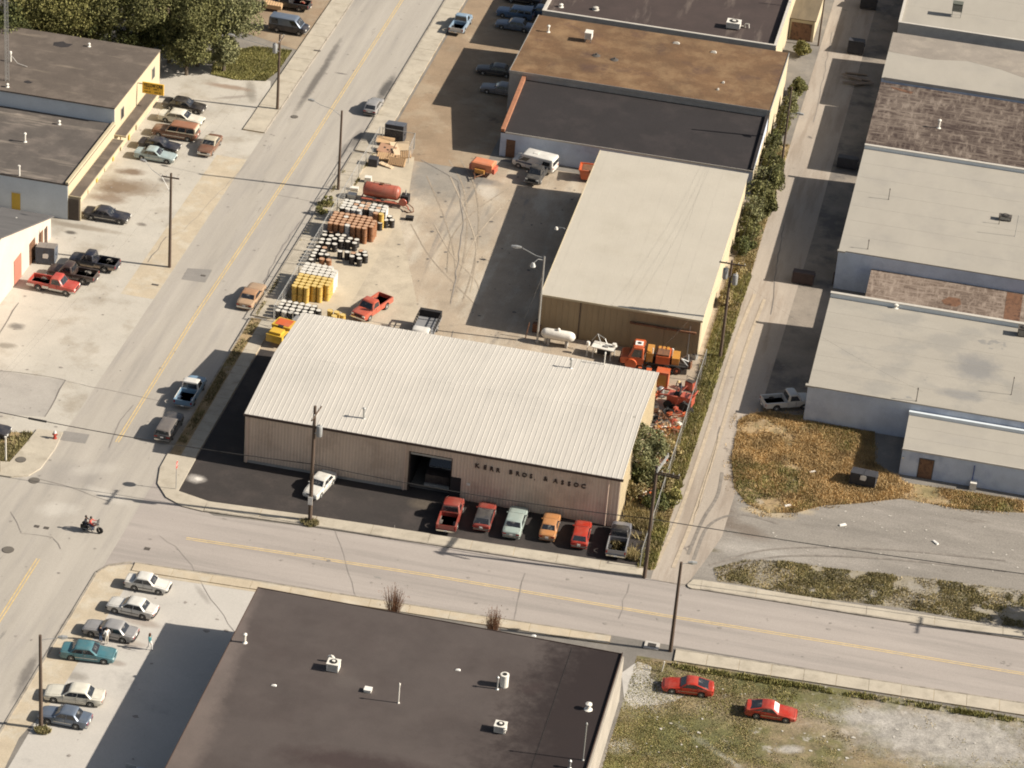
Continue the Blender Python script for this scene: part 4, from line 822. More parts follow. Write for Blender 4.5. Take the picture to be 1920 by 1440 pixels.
def sedan(name,label,cat,loc,rz,col,roof=None,L=4.7,W=1.78,H=1.38,style='sedan',rim=M_RIM,lower=None,bumper=M_CHROME,glass=M_GLASS,front=None,group=None,rglass=None,mirror=True):
    t = thing(name,label,cat,loc,rz,group); t.scale=(VS,)*3
    ra=.36; xf=L/2-.86; xr=-L/2+1.02; zb=.90
    if style=='sedan':
        top=[(-L/2,.84),(-L/2+.1,.88),(-L*.27,.92),(L*.16,.90),(L/2-.5,.80),(L/2-.08,.73),(L/2,.70)]
        x0,x1,X0,X1=-L*.325,L*.20,-L*.225,L*.065; sp=((0,.47),(.51,1.0)); zf,zr=.74,.86
    elif style=='coupe':
        top=[(-L/2,.84),(-L/2+.1,.88),(-L*.25,.92),(L*.14,.90),(L/2-.5,.80),(L/2-.08,.73),(L/2,.70)]
        x0,x1,X0,X1=-L*.31,L*.165,-L*.195,L*.03; sp=((0,.26),(.30,1.0)); zf,zr=.74,.86
    elif style=='fastback':
        top=[(-L/2,.80),(-L/2+.1,.90),(-L*.3,.90),(L*.14,.84),(L/2-.5,.70),(L/2-.08,.60),(L/2,.55)]; zb=.86
        x0,x1,X0,X1=-L*.455,L*.16,-L*.14,L*.03; sp=((.02,.30),(.36,1.0)); zf,zr=.66,.86
    elif style=='hatch':
        top=[(-L/2,.82),(-L/2+.08,.90),(-L*.3,.91),(L*.19,.89),(L/2-.4,.78),(L/2-.06,.72),(L/2,.68)]
        x0,x1,X0,X1=-L*.475,L*.20,-L*.32,L*.03; sp=((0,.42),(.46,1.0)); zf,zr=.74,.86
    elif style=='wagon':
        top=[(-L/2,.95),(-L/2+.06,1.0),(L*.16,1.0),(L/2-.5,.94),(L/2-.06,.88),(L/2,.84)]; zb=.98
        x0,x1,X0,X1=-L*.485,L*.19,-L*.455,L*.09; sp=((0,.30),(.34,.63),(.67,1.0)); zf,zr=.86,.96
    m = col; lo = lower
    bm = body_loft(L,W,top,xf,xr,ra,m=m,lo=lo,split=.60)
    bm.build('body', [m, lo] if lo else m, t)
    wb,wt=W/2-.04,W/2-.165
    cabin(x0,x1,X0,X1,zb-.03,H,wb,wt).build('roof' , roof or m, t)
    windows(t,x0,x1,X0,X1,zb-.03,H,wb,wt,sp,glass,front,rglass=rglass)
    for x in (xf,xr):
        for s in (-1,1): wheel(t,x,s*(W/2-.115),.315,.20,s,rim)
    trims(t,L,W,zf,zr,bumper,grille=M_DARK if style!='fastback' else None,head=style!='fastback')
    if mirror: mirrors(t,x1-.22,W,zb+.06,m)
    # bonnet, boot and door gaps
    zc=lambda x: prof_at(top,x)+.020
    hwid=W/2*.80
    seam(t,[(x1+.05,-hwid,zc(x1)),(L/2-.16,-hwid*.94,zc(L/2-.16)-.005),(L/2-.13,0,zc(L/2-.13)+.012),(L/2-.16,hwid*.94,zc(L/2-.16)-.005),(x1+.05,hwid,zc(x1))],w=.012)
    if style in('sedan','coupe'): seam(t,[(x0-.05,-hwid,zc(x0)),(-L/2+.10,-hwid*.94,zc(-L/2+.1)-.006),(-L/2+.10,hwid*.94,zc(-L/2+.1)-.006),(x0-.05,hwid,zc(x0))],w=.012)
    for s in (-1,1):
        for xd in ((x1-.18, lerp(x0,x1,.52), x0+.42) if style in('sedan','wagon') else (x1-.18, lerp(x0,x1,.42))):
            MB().cbox((xd,s*(W/2-.012),.60),(.018,.03,.52)).build('door_gap', M_DARK, t)
        MB().cbox((lerp(x0,x1,.56),s*(W/2-.005),.78),(.16,.035,.03)).build('door_handle', M_CHROME, t)
        MB().cbox((0,s*(W/2+.0),.50),(xf-xr-.9,.03,.05)).build('side_moulding', M_DARK if bumper is M_DARK else M_CHROME, t)
    return t

def pickup(name,label,loc,rz,col,roof=None,L=5.3,W=1.95,H=1.78,lower=None,bed=None,cargo=None,rim=M_RIM,rails=None,group=None,front=None,tail=None):
    t = thing(name,label,'pickup truck',loc,rz,group); t.scale=(VS,)*3
    ra=.42; xf=L/2-.95; xr=-L/2+1.20; zb=1.08; xb=-L/2+2.42   # front wall of bed
    top=[(xb,1.08),(xb+1.35,1.08),(L/2-.45,1.03),(L/2-.06,.98),(L/2,.92)]
    bm=body_loft(L,W,top,xf,-99,ra,zb=.38,m=col,lo=lower,split=.74,xs0=xb)
    bm.build('body',[col,lower] if lower else col,t)
    x0,x1,X0,X1=xb+.02,xb+1.62,xb+.16,xb+1.12; wb,wt=W/2-.06,W/2-.19
    cabin(x0,x1,X0,X1,zb-.04,H,wb,wt).build('cab_roof',roof or col,t)
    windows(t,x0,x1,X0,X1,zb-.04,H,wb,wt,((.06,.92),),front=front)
    MB().box(-L/2+.1,-W/2+.22,.36,xf-.5,W/2-.22,.60).build('chassis',M_DARK,t)
    # open bed
    bt=1.06; f=bed or M_DARK
    for s in (-1,1):
        pts=[(-L/2+.05,bt),(xb-.03,bt),(xb-.03,.46),(xr+ra,.46)]+[(xr+ra*math.cos(a),.36+.10+ra*math.sin(a)*.95) for a in [math.pi*k/8 for k in range(1,8)]]+[(xr-ra,.46),(-L/2+.05,.46)]
        y0=s*(W/2-.14); y1=s*W/2
        mb=MB(); mb.loft([[(x,y0,z) for x,z in pts],[(x,y1,z) for x,z in pts]],smooth=False,mif=None)
        if lower:
            o=mb.build('bed_side',[col],t); MB().cbox((lerp(-L/2,xb,.5),s*(W/2+.006),.60),(xb+L/2-.12,.012,.26)).build('side_panel',lower,t) if False else None
        else: o=mb.build('bed_side',col,t)
        if rails: MB().tube((-L/2+.15,s*(W/2-.07),bt+.09),(xb-.15,s*(W/2-.07),bt+.09),.03,.03,6).build('bed_rail',rails,t)
    MB().box(-L/2+.05,-W/2+.14,.52,xb-.03,W/2-.14,.60).build('bed_floor',f,t)
    MB().box(xb-.09,-W/2+.14,.60,xb-.03,W/2-.14,bt).build('bed_front',col,t)
    MB().box(-L/2,-W/2+.02,.50,-L/2+.05,W/2-.02,bt).build('tailgate',tail or col,t)
    for s in (-1,1):
        MB().lathe([(ra-.04,-.14),(ra-.04,.14)],14,M=Matrix.Translation((xr,s*(W/2-.30),.42))@Matrix.Rotation(math.pi/2,4,'X')).build('wheel_well',f,t)
        wheel(t,xf,s*(W/2-.13),.36,.23,s,rim); wheel(t,xr,s*(W/2-.13),.36,.23,s,rim)
        MB().cbox((L/2-.0,s*W*.36,.82),(.06,.28,.17)).build('headlight',M_LAMP,t)
        MB().cbox((-L/2-.005,s*(W/2-.10),.82),(.03,.14,.26)).build('taillight',M_TAIL,t)
        if lower:
            MB().cbox((lerp(-L/2,xr-ra,.5),s*(W/2+.004),.62),((xr-ra+L/2)-.06,.02,.30)).build('side_panel',lower,t)
            MB().cbox((lerp(xr+ra,xb,.5),s*(W/2+.004),.62),((xb-xr-ra)-.08,.02,.30)).build('side_panel',lower,t)
        MB().cbox((xb+.9,s*(W/2-.012),.78),(.02,.03,.5)).build('door_gap',M_DARK,t)
    MB().cbox((L/2-.0,0,.80),(.05,W*.46,.22)).build('grille',M_DARK,t)
    MB().box(L/2-.04,-W/2+.02,.44,L/2+.12,W/2-.02,.60).build('bumper',M_CHROME,t)
    MB().box(-L/2-.16,-W/2+.08,.44,-L/2,W/2-.08,.58).build('bumper',M_CHROME,t)
    MB().cbox((-L/2-.17,0,.52),(.02,.3,.13)).build('licence_plate',M_WHITEP,t)
    mirrors(t,x1-.2,W+.08,1.22,M_CHROME)
    seam(t,[(x1+.06,-W*.4,1.10),(L/2-.1,-W*.38,1.0),(L/2-.1,W*.38,1.0),(x1+.06,W*.4,1.10)],w=.014)
    return t

def van(name,label,loc,rz,col,roof=None,L=5.0,W=2.0,H=2.05,high=0,stripe=None,lowc=None):
    t=thing(name,label,'van',loc,rz); t.scale=(VS,)*3; ra=.40; xf=L/2-.85; xr=-L/2+1.15; zb=1.15
    top=[(-L/2,1.13),(L*.30,1.15),(L/2-.3,1.08),(L/2-.04,.98),(L/2,.92)]
    body_loft(L,W,top,xf,xr,ra,zb=.34).build('body',col,t)
    x0,x1,X0,X1=-L/2+.02,L/2-.62,-L/2+.10,L/2-1.42; wb,wt=W/2-.03,W/2-.10
    cabin(x0,x1,X0,X1,zb-.04,H,wb,wt).build('roof',roof or col,t)
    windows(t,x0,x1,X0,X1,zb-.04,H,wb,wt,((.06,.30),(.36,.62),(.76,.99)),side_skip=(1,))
    if high:
        cabin(X0-.06,X1+.45,X0-.0,X1+.1,H-.10,H+high,wt+.06,wt+.0).build('high_roof',roof or col,t)
        MB().box(-.35,-.3,H+high+.0,.25,.3,H+high+.06).build('roof_vent',col,t)
    if stripe:
        for s in (-1,1): MB().cbox((-.1,s*(W/2+.004),.93),(L-.75,.02,.20)).build('stripe',stripe,t)
    for x in (xf,xr):
        for s in (-1,1): wheel(t,x,s*(W/2-.13),.34,.22,s)
    trims(t,L,W,1.0,1.05,M_CHROME,.48); mirrors(t,x1-.35,W+.1,1.3,M_DARK)
    for s in (-1,1):
        MB().cbox((L*.16,s*(W/2-.012),.78),(.02,.03,.7)).build('door_gap',M_DARK,t)
    return t

def place(rear, front, L=4.7, W=1.78, xf=None, xr=None):
    """near-side wheel contacts (photo pixels) -> centre point and heading"""
    a,b = G(*rear),G(*front); u=(b-a).normalized(); n=Vector((-u.y,u.x,0)); mid=(a+b)/2
    if n.dot(mid-CAMPOS) < 0: n=-n
    off = 0.08
    c = mid+n*(W/2-.1)*VS-u*off; c.z=.014
    return c, math.atan2(u.y,u.x)
def behind(px, rz_deg, L, z=.018):
    """middle of the near end on the ground (photo pixel) and heading"""
    p=G(*px); r=math.radians(rz_deg); L=L*VS; return Vector((p.x+math.cos(r)*L/2,p.y+math.sin(r)*L/2,z)), r

WH=paint('white',(.60,.58,.53)); CRM=paint('cream',(.55,.49,.36)); SILV=paint('silver',(.36,.35,.34),metal=.3,rough=.35)
GREY=paint('grey',(.20,.20,.21),metal=.3); TEAL=paint('teal',(.065,.185,.215),metal=.2); SLATE=paint('slate_blue',(.135,.17,.225),metal=.3)
PBLUE=paint('pale_blue',(.30,.37,.37)); MBLUE=paint('mid_blue',(.075,.135,.225)); DBLUE=paint('dark_blue',(.014,.016,.027)); BLK=paint('black',(.014,.013,.015))
RED=paint('bright_red',(.36,.026,.012)); DRED=paint('faded_red',(.25,.042,.030)); ORED=paint('orange_red',(.42,.085,.048)); BRN=paint('brown',(.16,.075,.042))
TAN=paint('tan',(.36,.20,.105)); TANB=paint('light_tan',(.38,.255,.155)); ORG=paint('orange_tan',(.42,.19,.07)); MINT=paint('pale_green',(.29,.35,.32)); WOOD=paint('faded_brown_roof',(.26,.115,.062),rough=.6)
DGREY=paint('dark_grey',(.05,.048,.05)); BROWNGR=paint('grey_brown',(.13,.115,.105)); ICE=paint('ice_blue',(.33,.41,.50)); GOLDB=paint('beige',(.45,.40,.30)); DBRN=paint('dark_brown',(.045,.028,.024))

def S(rear_,front_,name,label,cat,col,**k):
    L=k.get('L',4.7); W=k.get('W',1.78); c,rz=place(rear_,front_,L,W); return sedan(name,label,cat,c,rz,col,**k)
# corner lot in the lower left
S((249,1107),(300,1116),'sedan','white four door sedan nose right, topmost of the cars in the corner lot','sedan',WH,L=4.15,W=1.66,bumper=M_DARK)
S((268,1162),(214,1150),'sedan','white four door sedan second from the top of the corner lot, above the silver car','sedan',WH,L=4.55,W=1.75,bumper=M_DARK)
S((230,1206),(170,1194),'sedan','silver grey sedan with people beside it in the corner lot','sedan',SILV,L=4.85,W=1.8,bumper=M_DARK)
S((134,1239),(194,1246),'sedan','bright teal sedan nose right in the corner lot','sedan',TEAL,L=4.8,W=1.8,H=1.36,bumper=TEAL)
S((167,1326),(102,1318),'sedan','cream white older sedan parked above the slate blue car','sedan',paint('ivory',(.60,.57,.48)),L=5.1,W=1.85)
S((145,1368),(86,1357),'sedan','slate blue sedan behind the brown street pole in the corner lot','sedan',SLATE,L=4.4,W=1.72,bumper=M_CHROME)
v=S((285,1487),(225,1479),'sedan','pale blue car with its door open at the bottom edge of the photo','sedan',paint('pale_steel_blue',(.24,.31,.42)),L=4.7)
MB().cbox((1.0,-1.35,.72),(.95,.05,.55),rz=-.2).build('open_door',WH,v)
# red sports coupes on the grass
S((1315,1308),(1258,1301),'sports_coupe','red fastback sports coupe facing left on the grass near the kerb','sports car',RED,style='fastback',L=4.5,W=1.74,H=1.27,bumper=RED,mirror=False)
S((1415,1347),(1475,1356),'sports_coupe','red fastback sports coupe facing right with a pale windshield','sports car',RED,style='fastback',L=4.5,W=1.74,H=1.27,bumper=RED,front=M_WHITEP)  # windshield pane in the plain white sheet colour
# row in front of the tan warehouse
c,r=behind((835,1003),93,5.3); pickup('pickup_truck','faded red pickup with open bed, first in the row by the tan warehouse',c,r,DRED,bed=M_OIL,rails=None)
c,r=behind((901,999),93,4.4); sedan('hatchback','dark red hatchback with black rear between red pickup and pale green sedan','hatchback',c,r,DRED,style='hatch',L=4.5,W=1.75,H=1.30,roof=DGREY)
c,r=behind((957,1013),92,5.0); sedan('sedan','pale green older sedan parked before the tan warehouse','sedan',c,r,MINT,L=5.0,W=1.85,H=1.38)
c,r=behind((1024,1018),93,4.3); sedan('sedan','orange tan compact sedan parked before the tan warehouse','sedan',c,r,ORG,L=4.3,W=1.66,style='coupe')
c,r=behind((1084,1032),94,4.2); sedan('hatchback','bright red small hatchback next to the dark silver pickup','hatchback',c,r,RED,style='hatch',L=4.2,W=1.68,H=1.30,bumper=M_CHROME)
c,r=behind((1153,1050),93,5.3); pickup('pickup_truck','dark silver pickup at the right end of the row by the tan warehouse',c,r,paint('dark_silver',(.22,.22,.24),metal=.4),roof=BLK,bed=M_DARK,rails=M_STEEL)
S((624,909),(600,935),'sedan','white sedan parked alone at an angle by the tan warehouse','sedan',WH,L=4.5,W=1.72,bumper=WH)
# main street
c,r=behind((692,219),89,4.1); sedan('hatchback','silver hatchback driving up the main street','hatchback',c,r,SILV,style='hatch',L=4.1,W=1.68,H=1.36,bumper=M_DARK)
c,r=behind((457,583),88,5.2); sedan('sedan','tan two door sedan parked at the kerb beside the drum yard fence','sedan',c,r,TANB,roof=TAN,style='coupe',L=5.2,W=1.9,H=1.36)
c,r=behind((342,768),90,5.3); pickup('pickup_truck','blue pickup with white cab roof half in the shade at the kerb',c,r,paint('light_blue',(.16,.26,.36)),roof=WH,bed=paint('bed_blue',(.09,.13,.2)),rails=M_WHITE)
c,r=behind((303,832),90,4.8); sedan('station_wagon','dark grey station wagon with dusty tan roof last in the shaded kerb row','station wagon',c,r,DGREY,roof=BROWNGR,style='wagon',L=4.8,W=1.8,H=1.45)
c,r=behind((854,67),88,5.2); pickup('pickup_truck','pale blue pickup parked on the north sidewalk apron',c,r,paint('sky_blue',(.22,.31,.40)),bed=M_DARK,tail=WH)
S((-58,817),(-2,825),'sedan','dark blue sedan cut off by the left edge near the corner','sedan',DBLUE,L=4.9,W=1.82)
# cab garage lot
S((316,206),(370,215),'sedan','black sedan parked farthest up by the cream garage','sedan',BLK,L=5.2,W=1.88)
S((308,229),(366,239),'sedan','cream white sedan beside the black sedan at the cream garage','sedan',paint('ivory',(.60,.57,.48)),L=5.5,W=1.92,H=1.36)
c,r=place((352,266),(296,257),5.5,2.0); v=sedan('station_wagon','brown and cream wagon truck with long side windows at the cream garage','station wagon',c,r,BRN,roof=WOOD,style='wagon',L=5.5,W=2.0,H=1.82)
MB().loft([[(-2.5,-1.01,1.0),(1.0,-1.01,1.0),(1.0,1.01,1.0),(-2.5,1.01,1.0)],[(-2.5,-1.0,1.1),(1.0,-1.0,1.1),(1.0,1.0,1.1),(-2.5,1.0,1.1)]],smooth=False).build('belt_moulding',CRM,v)
MB().box(-2.62,-.9,1.0,-2.5,.9,1.7).build('tail_panel',CRM,v)
S((268,280),(324,290),'sedan','black sedan in the gap between brown wagon and pale blue coupe','sedan',DBLUE,L=4.9,W=1.85,H=1.34)
S((264,300),(314,308),'sedan','pale blue coupe parked below the black sedan at the cream garage','coupe',PBLUE,style='coupe',L=4.9,W=1.82)
c,r=behind((405,264),-91,4.8); sedan('sedan','brown sedan with white roof standing alone toward the street by the garage','sedan',c,r,BRN,roof=GOLDB,style='coupe',L=4.8,W=1.82)
S((173,413),(222,421),'sedan','navy black sedan alone at the low corner of the cream garage','sedan',DBLUE,style='coupe',L=5.2,W=1.88,H=1.36)
def PK(rear_,front_,label,col,**k):
    c,r=place(rear_,front_,k.get('L',5.3),k.get('W',1.95)); return pickup('pickup_truck',label,c,r,col,**k)
PK((199,512),(142,502),'black and tan pickup nearest the grey dumpster at the left lot',DBLUE,lower=paint('tan_lower',(.30,.22,.15)),bed=M_DARK)
PK((158,534),(102,524),'dark brown pickup parked between the black and the red pickups',DBRN,lower=BROWNGR,bed=M_OIL)
PK((66,544),(128,556),'red and white pickup facing right at the left lot',paint('tomato_red',(.40,.055,.038)),lower=WH,bed=M_OIL)
c,r=place((510,59),(567,69),5.0,2.0); van('van','dark blue van parked across the brown lot at the top',c,r,DBLUE,roof=SLATE)
c,r=place((570,24),(508,14),5.3,1.95); pickup('pickup_truck','dark red bedded pickup behind the dark blue van',c,r,BLK,bed=DRED)
# shaded lot by the brown roof
S((985,40),(940,33),'sedan','mid blue sedan in deep shade nearest the top of the shaded lot','sedan',MBLUE,L=4.9,W=1.85,style='wagon',H=1.5)
S((984,62),(938,55),'sedan','blue grey sedan in deep shade below the mid blue one','sedan',SLATE,L=4.9)
S((1030,36),(985,29),'sedan','dark blue sedan close to the wall in the upper shaded lot','sedan',MBLUE,L=4.7)
S((950,147),(904,141),'sedan','dark sedan in the shade beside the rust brown roof','sedan',DGREY,L=4.9)
S((957,183),(912,176),'sedan','grey coupe in the shade below the dark sedan','coupe',GREY,style='coupe',L=4.9,W=1.82)
S((1000,12),(955,5),'sedan','dark car at the very top of the shaded lot','sedan',BLK,L=4.8)
# yard
c,r=place((728,578),(690,604),5.4,2.0); pickup('pickup_truck','orange red pickup parked at an angle behind the tan warehouse',c,r,ORED,L=5.4,bed=M_DARK)
c,r=place((1029,324),(968,309),5.0,2.0); c.y=46.2; van('camper_van','white high top camper van with navy stripe by the grey wall',c,r,WH,high=.22,H=1.80,L=5.2,W=2.15,stripe=paint('navy',(.04,.065,.12)))
c,r=behind((993,356),-94,5.0); c=G(1000,350); c=Vector((c.x,c.y+2.3,.02)); pickup('pickup_truck','dull grey pickup facing the camera below the white camper',c,math.radians(-96),paint('dull_grey',(.035,.033,.032),rough=.85,coat=0),bed=M_DARK,L=5.0,W=1.85)
PK((1453,772),(1507,768),'white pickup in the shade of the wide pale roof building',paint('work_white',(.52,.50,.46)),bed=M_DARK,L=5.2)
# truck with stake sides
c,r=behind((806,611),-90,5.6); fb=thing('flatbed_truck','white cabbed flatbed truck with black headboard and stake rails behind the warehouse','flatbed truck',c,r)
MB().loft([[(-2.8,-1.1,.9),(1.0,-1.1,.9),(1.0,1.1,.9),(-2.8,1.1,.9)],[(-2.8,-1.1,1.05),(1.0,-1.1,1.05),(1.0,1.1,1.05),(-2.8,1.1,1.05)]],smooth=False).build('bed',mat('grey_deck',(.20,.20,.20),space='object',var=.1),fb)
MB().box(-2.85,-1.1,1.05,-2.4,1.1,1.75).build('tool_box',M_DARK,fb)
for s in (-1,1):
    mb=MB()
    for k in range(7): mb.box(-2.3+k*.5,s*1.08-.03,1.05,-2.24+k*.5,s*1.08+.03,1.75)
    mb.build('stake',M_DARK,fb); MB().box(-2.4,s*1.08-.025,1.68,.95,s*1.08+.025,1.78).box(-2.4,s*1.08-.025,1.35,.95,s*1.08+.025,1.42).build('rail',M_DARK,fb)
body_loft(5.6,2.0,[(.95,1.1),(2.2,1.1),(2.8,1.0)],1.9,-99,.42,zb=.4,xs0=.95).build('body',WH,fb); cabin(1.0,2.45,1.1,2.0,1.07,1.95,.95,.82).build('cab_roof',WH,fb)
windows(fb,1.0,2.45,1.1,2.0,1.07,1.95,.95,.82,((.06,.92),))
for x in (1.9,-1.7):
    for s in (-1,1): wheel(fb,x,s*.88,.38,.24,s)

# ---------------------------------------------------------------- street furniture
def zpole(base, px, py):
    """height on a pole standing at base that shows at photo row py"""
    best=(1e9,0)
    for k in range(0,300):
        z=k*.05; q=G(px,py,z); d=(Vector((q.x,q.y))-Vector((base.x,base.y))).length
        if d<best[0]: best=(d,z)
    return best[1]
def upole(label, base_px, h, r=.15, arms=(), transformer=None, lamp=None, tag_=None, top=None, cat='utility pole', m=M_WOOD):
    p=G(*base_px); t=thing('utility_pole',label,cat,p)
    MB().tube((0,0,0),(0,0,h),r*1.15,r*.78,10).build('pole',m,t)
    for z,ang,ln,off,mm in arms:
        a=math.radians(ang); u=Vector((math.cos(a),math.sin(a),0)); c=u*off+Vector((u.y,-u.x,0))*.16+Vector((0,0,z))
        o=MB().cbox(c,(ln,.10,.12),rz=a).build('crossarm',mm,t)
        ib=MB()
        for f in (-.45,-.22,.22,.45): ib.lathe([(.03,.0),(.05,.05),(.035,.1),(.05,.14),(.02,.18)],8,M=Matrix.Translation(c+u*(ln*f)+Vector((0,0,.06))))
        ib.build('insulator',M_STEEL,o)
    if transformer:
        for z,ang in transformer:
            a=math.radians(ang); c=Vector((math.cos(a)*.5,math.sin(a)*.5,z))
            o=MB().lathe([(.24,0),(.27,.05),(.27,1.0),(.24,1.06),(.10,1.1)],14,M=Matrix.Translation(c)).build('transformer',mat('transformer_grey',(.26,.265,.26),rough=.5,space='object'),t)
            MB().lathe([(.05,0),(.07,.06),(.04,.12),(.06,.18),(.02,.24)],8,M=Matrix.Translation(c+Vector((0.08,0,1.1)))).build('bushing',M_WHITE,o)
            MB().box(min(0,c.x),min(0,c.y)-.04,z+.2,max(0,c.x),max(0,c.y)+.04,z+.28).build('bracket',M_STEEL,o)
    if lamp:
        z0,vec=lamp; v=Vector(vec); a0=Vector((0,0,z0)); pts=[a0,a0+v*.35+Vector((0,0,v.z*.25)),a0+v*.75,a0+v]
        o=MB().path(pts,.026).build('lamp_arm',M_STEEL,t)
        u=Vector((v.x,v.y,0)).normalized(); a=math.atan2(u.y,u.x)
        M=Matrix.Translation(a0+v+u*.3)@Matrix.Rotation(a,4,'Z')
        MB().loft([[(-.35,-.08,0),(-.35,.08,0),(-.35,.08,.12),(-.35,-.08,.12)],[(0,-.16,-.06),(0,.16,-.06),(0,.14,.16),(0,-.14,.16)],[(.4,-.12,-.02),(.4,.12,-.02),(.4,.1,.1),(.4,-.1,.1)]],smooth=False).build('lamp_head',M_STEEL,o).matrix_local=M
    if tag_: MB().box(-.2,-r*1.25-.02,1.9,.2,-r*1.2+.01,2.7).build('notice_plate',M_WHITEP,t)
    return t,p
P1,p1=upole('brown utility pole with transformer and long lamp arm by the lawn',(520,206),9.2,arms=((8.6,90,2.2,0,M_WOOD),),transformer=((7.0,200),),lamp=(7.3,(-5.6,1.2,.3)))
P2,p2=upole('plain brown pole with thin lamp arm beside the drum yard fence',(634,357),9.4,.14,lamp=(8.7,(-3.2,.6,1.0)))
P3,p3=upole('brown pole with small crossarm and raised lamp arm at the west kerb',(318,501),10.6,arms=((10.2,0,1.8,0,M_WOOD),),lamp=(8.4,(-3.1,1.5,2.2)))
P4,p4=upole('tall brown pole with transformer and white notice in front of the tan warehouse',(581,978),11.9,.17,arms=((11.2,86,2.6,0,M_WOOD),),transformer=((9.0,-8),),tag_=True)
P5,p5=upole('dark pole with crossed double arms at the mouth of the alley',(1208,1083),11.5,.16,arms=((11.1,80,3.0,1.1,M_STEEL),(11.3,80,2.8,1.1,M_STEEL),(11.0,-4,2.2,1.0,M_WOOD),(10.8,-4,2.1,1.0,M_WOOD)))
P6,p6=upole('bare dark pole beside the catch basin with small lamp behind its top',(1257,1221),9.0,.15,lamp=(8.8,(.6,.2,.1)))
P7,p7=upole('brown pole with short lamp arm beside the slate blue car',(77,1366),9.0,.15,lamp=(8.5,(1.3,.5,.2)))
P8,p8=upole('brown pole with crossarm and grey transformers beside the alley verge',(1350,671),10.9,.15,arms=((10.6,0,2.6,.1,M_WOOD),),transformer=((8.9,190),(8.3,10)))
P9,p9=upole('slim pole with pale lamp arm standing in the bushes along the alley',(1464,320),10.2,.12,lamp=(7.0,(1.0,-.1,.2)),m=M_WOOD)
P10,p10=upole('brown pole cut by the left edge at the west street corner',(-3,886),9.5,.15)
P11,p11=upole('thin dark pole at the top edge by the alley weeds',(1534,86),9.5,.10,cat='utility pole')
# steel yard light with two heads
t=thing('yard_light','grey steel yard light with two lamp heads at the corner of the metal building','light pole',G(1007,642))
MB().tube((0,0,0),(0,0,9.6),.11,.07,10).lathe([(.2,0),(.18,.25)],10).build('pole',M_STEEL,t)
for pts,hd in ((([0,0,9.4],[-.9,.1,9.5],[-2.3,.4,9.9]),'a'),(([0,0,9.2],[-.6,-.2,9.3],[-1.0,-.5,8.9]),'b')):
    o=MB().path([Vector(q) for q in pts],.04).build('lamp_arm',M_STEEL,t); e=Vector(pts[-1])
    if hd=='a': MB().loft([[(-.1,-.1,0),(-.1,.1,0),(-.1,.1,.12),(-.1,-.1,.12)],[(-.6,-.2,-.08),(-.6,.2,-.08),(-.6,.16,.16),(-.6,-.16,.16)],[(-1.1,-.14,0),(-1.1,.14,0),(-1.1,.1,.1),(-1.1,-.1,.1)]],smooth=False).build('lamp_head',M_STEEL,o,e)
    else: MB().lathe([(.08,.1),(.16,.05),(.3,-.3),(.28,-.34)],14).build('lamp_head',M_STEEL,o,e)
tag(MB().path([G(1007,642)+Vector((-.05,0,7.4)),G(983,600)+Vector((0,0,0))],.012,4).build('guy_wire',M_STEEL),'thin guy wire slanting down from the steel yard light','wire')
# antenna mast, lattice
t=thing('lattice_mast','pale lattice radio mast standing on the tall tar roof at the left edge','mast',G(13,151,6.0))
mb=MB(); R3=.22
for k in range(3):
    a=k*2.094; mb.tube((R3*math.cos(a),R3*math.sin(a),0),(R3*math.cos(a),R3*math.sin(a),14),.03,.03,5)
mb.build('leg',M_STEEL,t); mb=MB()
for i in range(34):
    for k in range(3):
        a=k*2.094; b=(k+1)*2.094; z=i*.41
        mb.tube((R3*math.cos(a),R3*math.sin(a),z),(R3*math.cos(b),R3*math.sin(b),z+.41),.014,.014,4,caps=False)
mb.build('lattice',M_STEEL,t)
# overhead cable with splice box and thin wires
def sag(a,b,s,n=14):
    return [a.lerp(b,i/n)-Vector((0,0,s*4*(i/n)*(1-i/n))) for i in range(n+1)]
z4=zpole(p4,583,870); z5=zpole(p5,1211,972); z10=zpole(p10,-2,772)
A0=p10+Vector((0,0,z10)); A1=p4+Vector((0,0,z4)); A2=p5+Vector((0,0,z5)); A3=Vector((62,-25.5,z5-.2))
pts=sag(A0,A1,.35)+sag(A1,A2,.45)[1:]+sag(A2,A3,.3)[1:]+[A3+Vector((40,2,.3))]
t=tag(MB().path(pts,.035,6).build('overhead_cable',M_BLACK),'thick black overhead cable slung between the poles along the cross street','cable')
q=sag(A0,A1,.35); MB().tube(q[2].lerp(q[3],-.6),q[2].lerp(q[3],.2),.10,.10,8).build('splice_case',M_BLACK,t)
def wires(name,label,segs,r=.005):
    mb=MB()
    for a,b,s in segs: mb.path(sag(a,b,s,8),r,4)
    return tag(mb.build(name,M_IRON),label,'wires')
V3=lambda p,z,dx=0,dy=0: Vector((p.x+dx,p.y+dy,z))
wires('overhead_wires','thin overhead wires from the alley pole up to the transformer pole',[(V3(p5,11.2,s,.3),V3(p8,10.9,s,0),.6) for s in (.3,1.0,1.8)]+[(V3(p8,10.8,s,0),V3(p9,10.0,s*.3,0),.6) for s in (-.9,.2,1.1)])
wires('overhead_wires','thin overhead wires along the west side of the main street',[(V3(p3,10.4,s,0),V3(p1,8.8,s*.3,0),.6) for s in (-.7,.7)]+[(V3(p3,10.4,s,0),V3(p10,9.3,s*.3,0),.6) for s in (-.7,.7)])
wires('service_wire','thin service wire from the transformer pole across to the wide pale roof',[(V3(p8,9.6),Vector((38.6,2.7,5.1)),.8)])
wires('service_wire','thin service wire from the transformer pole to the warehouse roof mast',[(V3(p8,9.8),Vector((13.0,-3.0,6.5)),.5)])

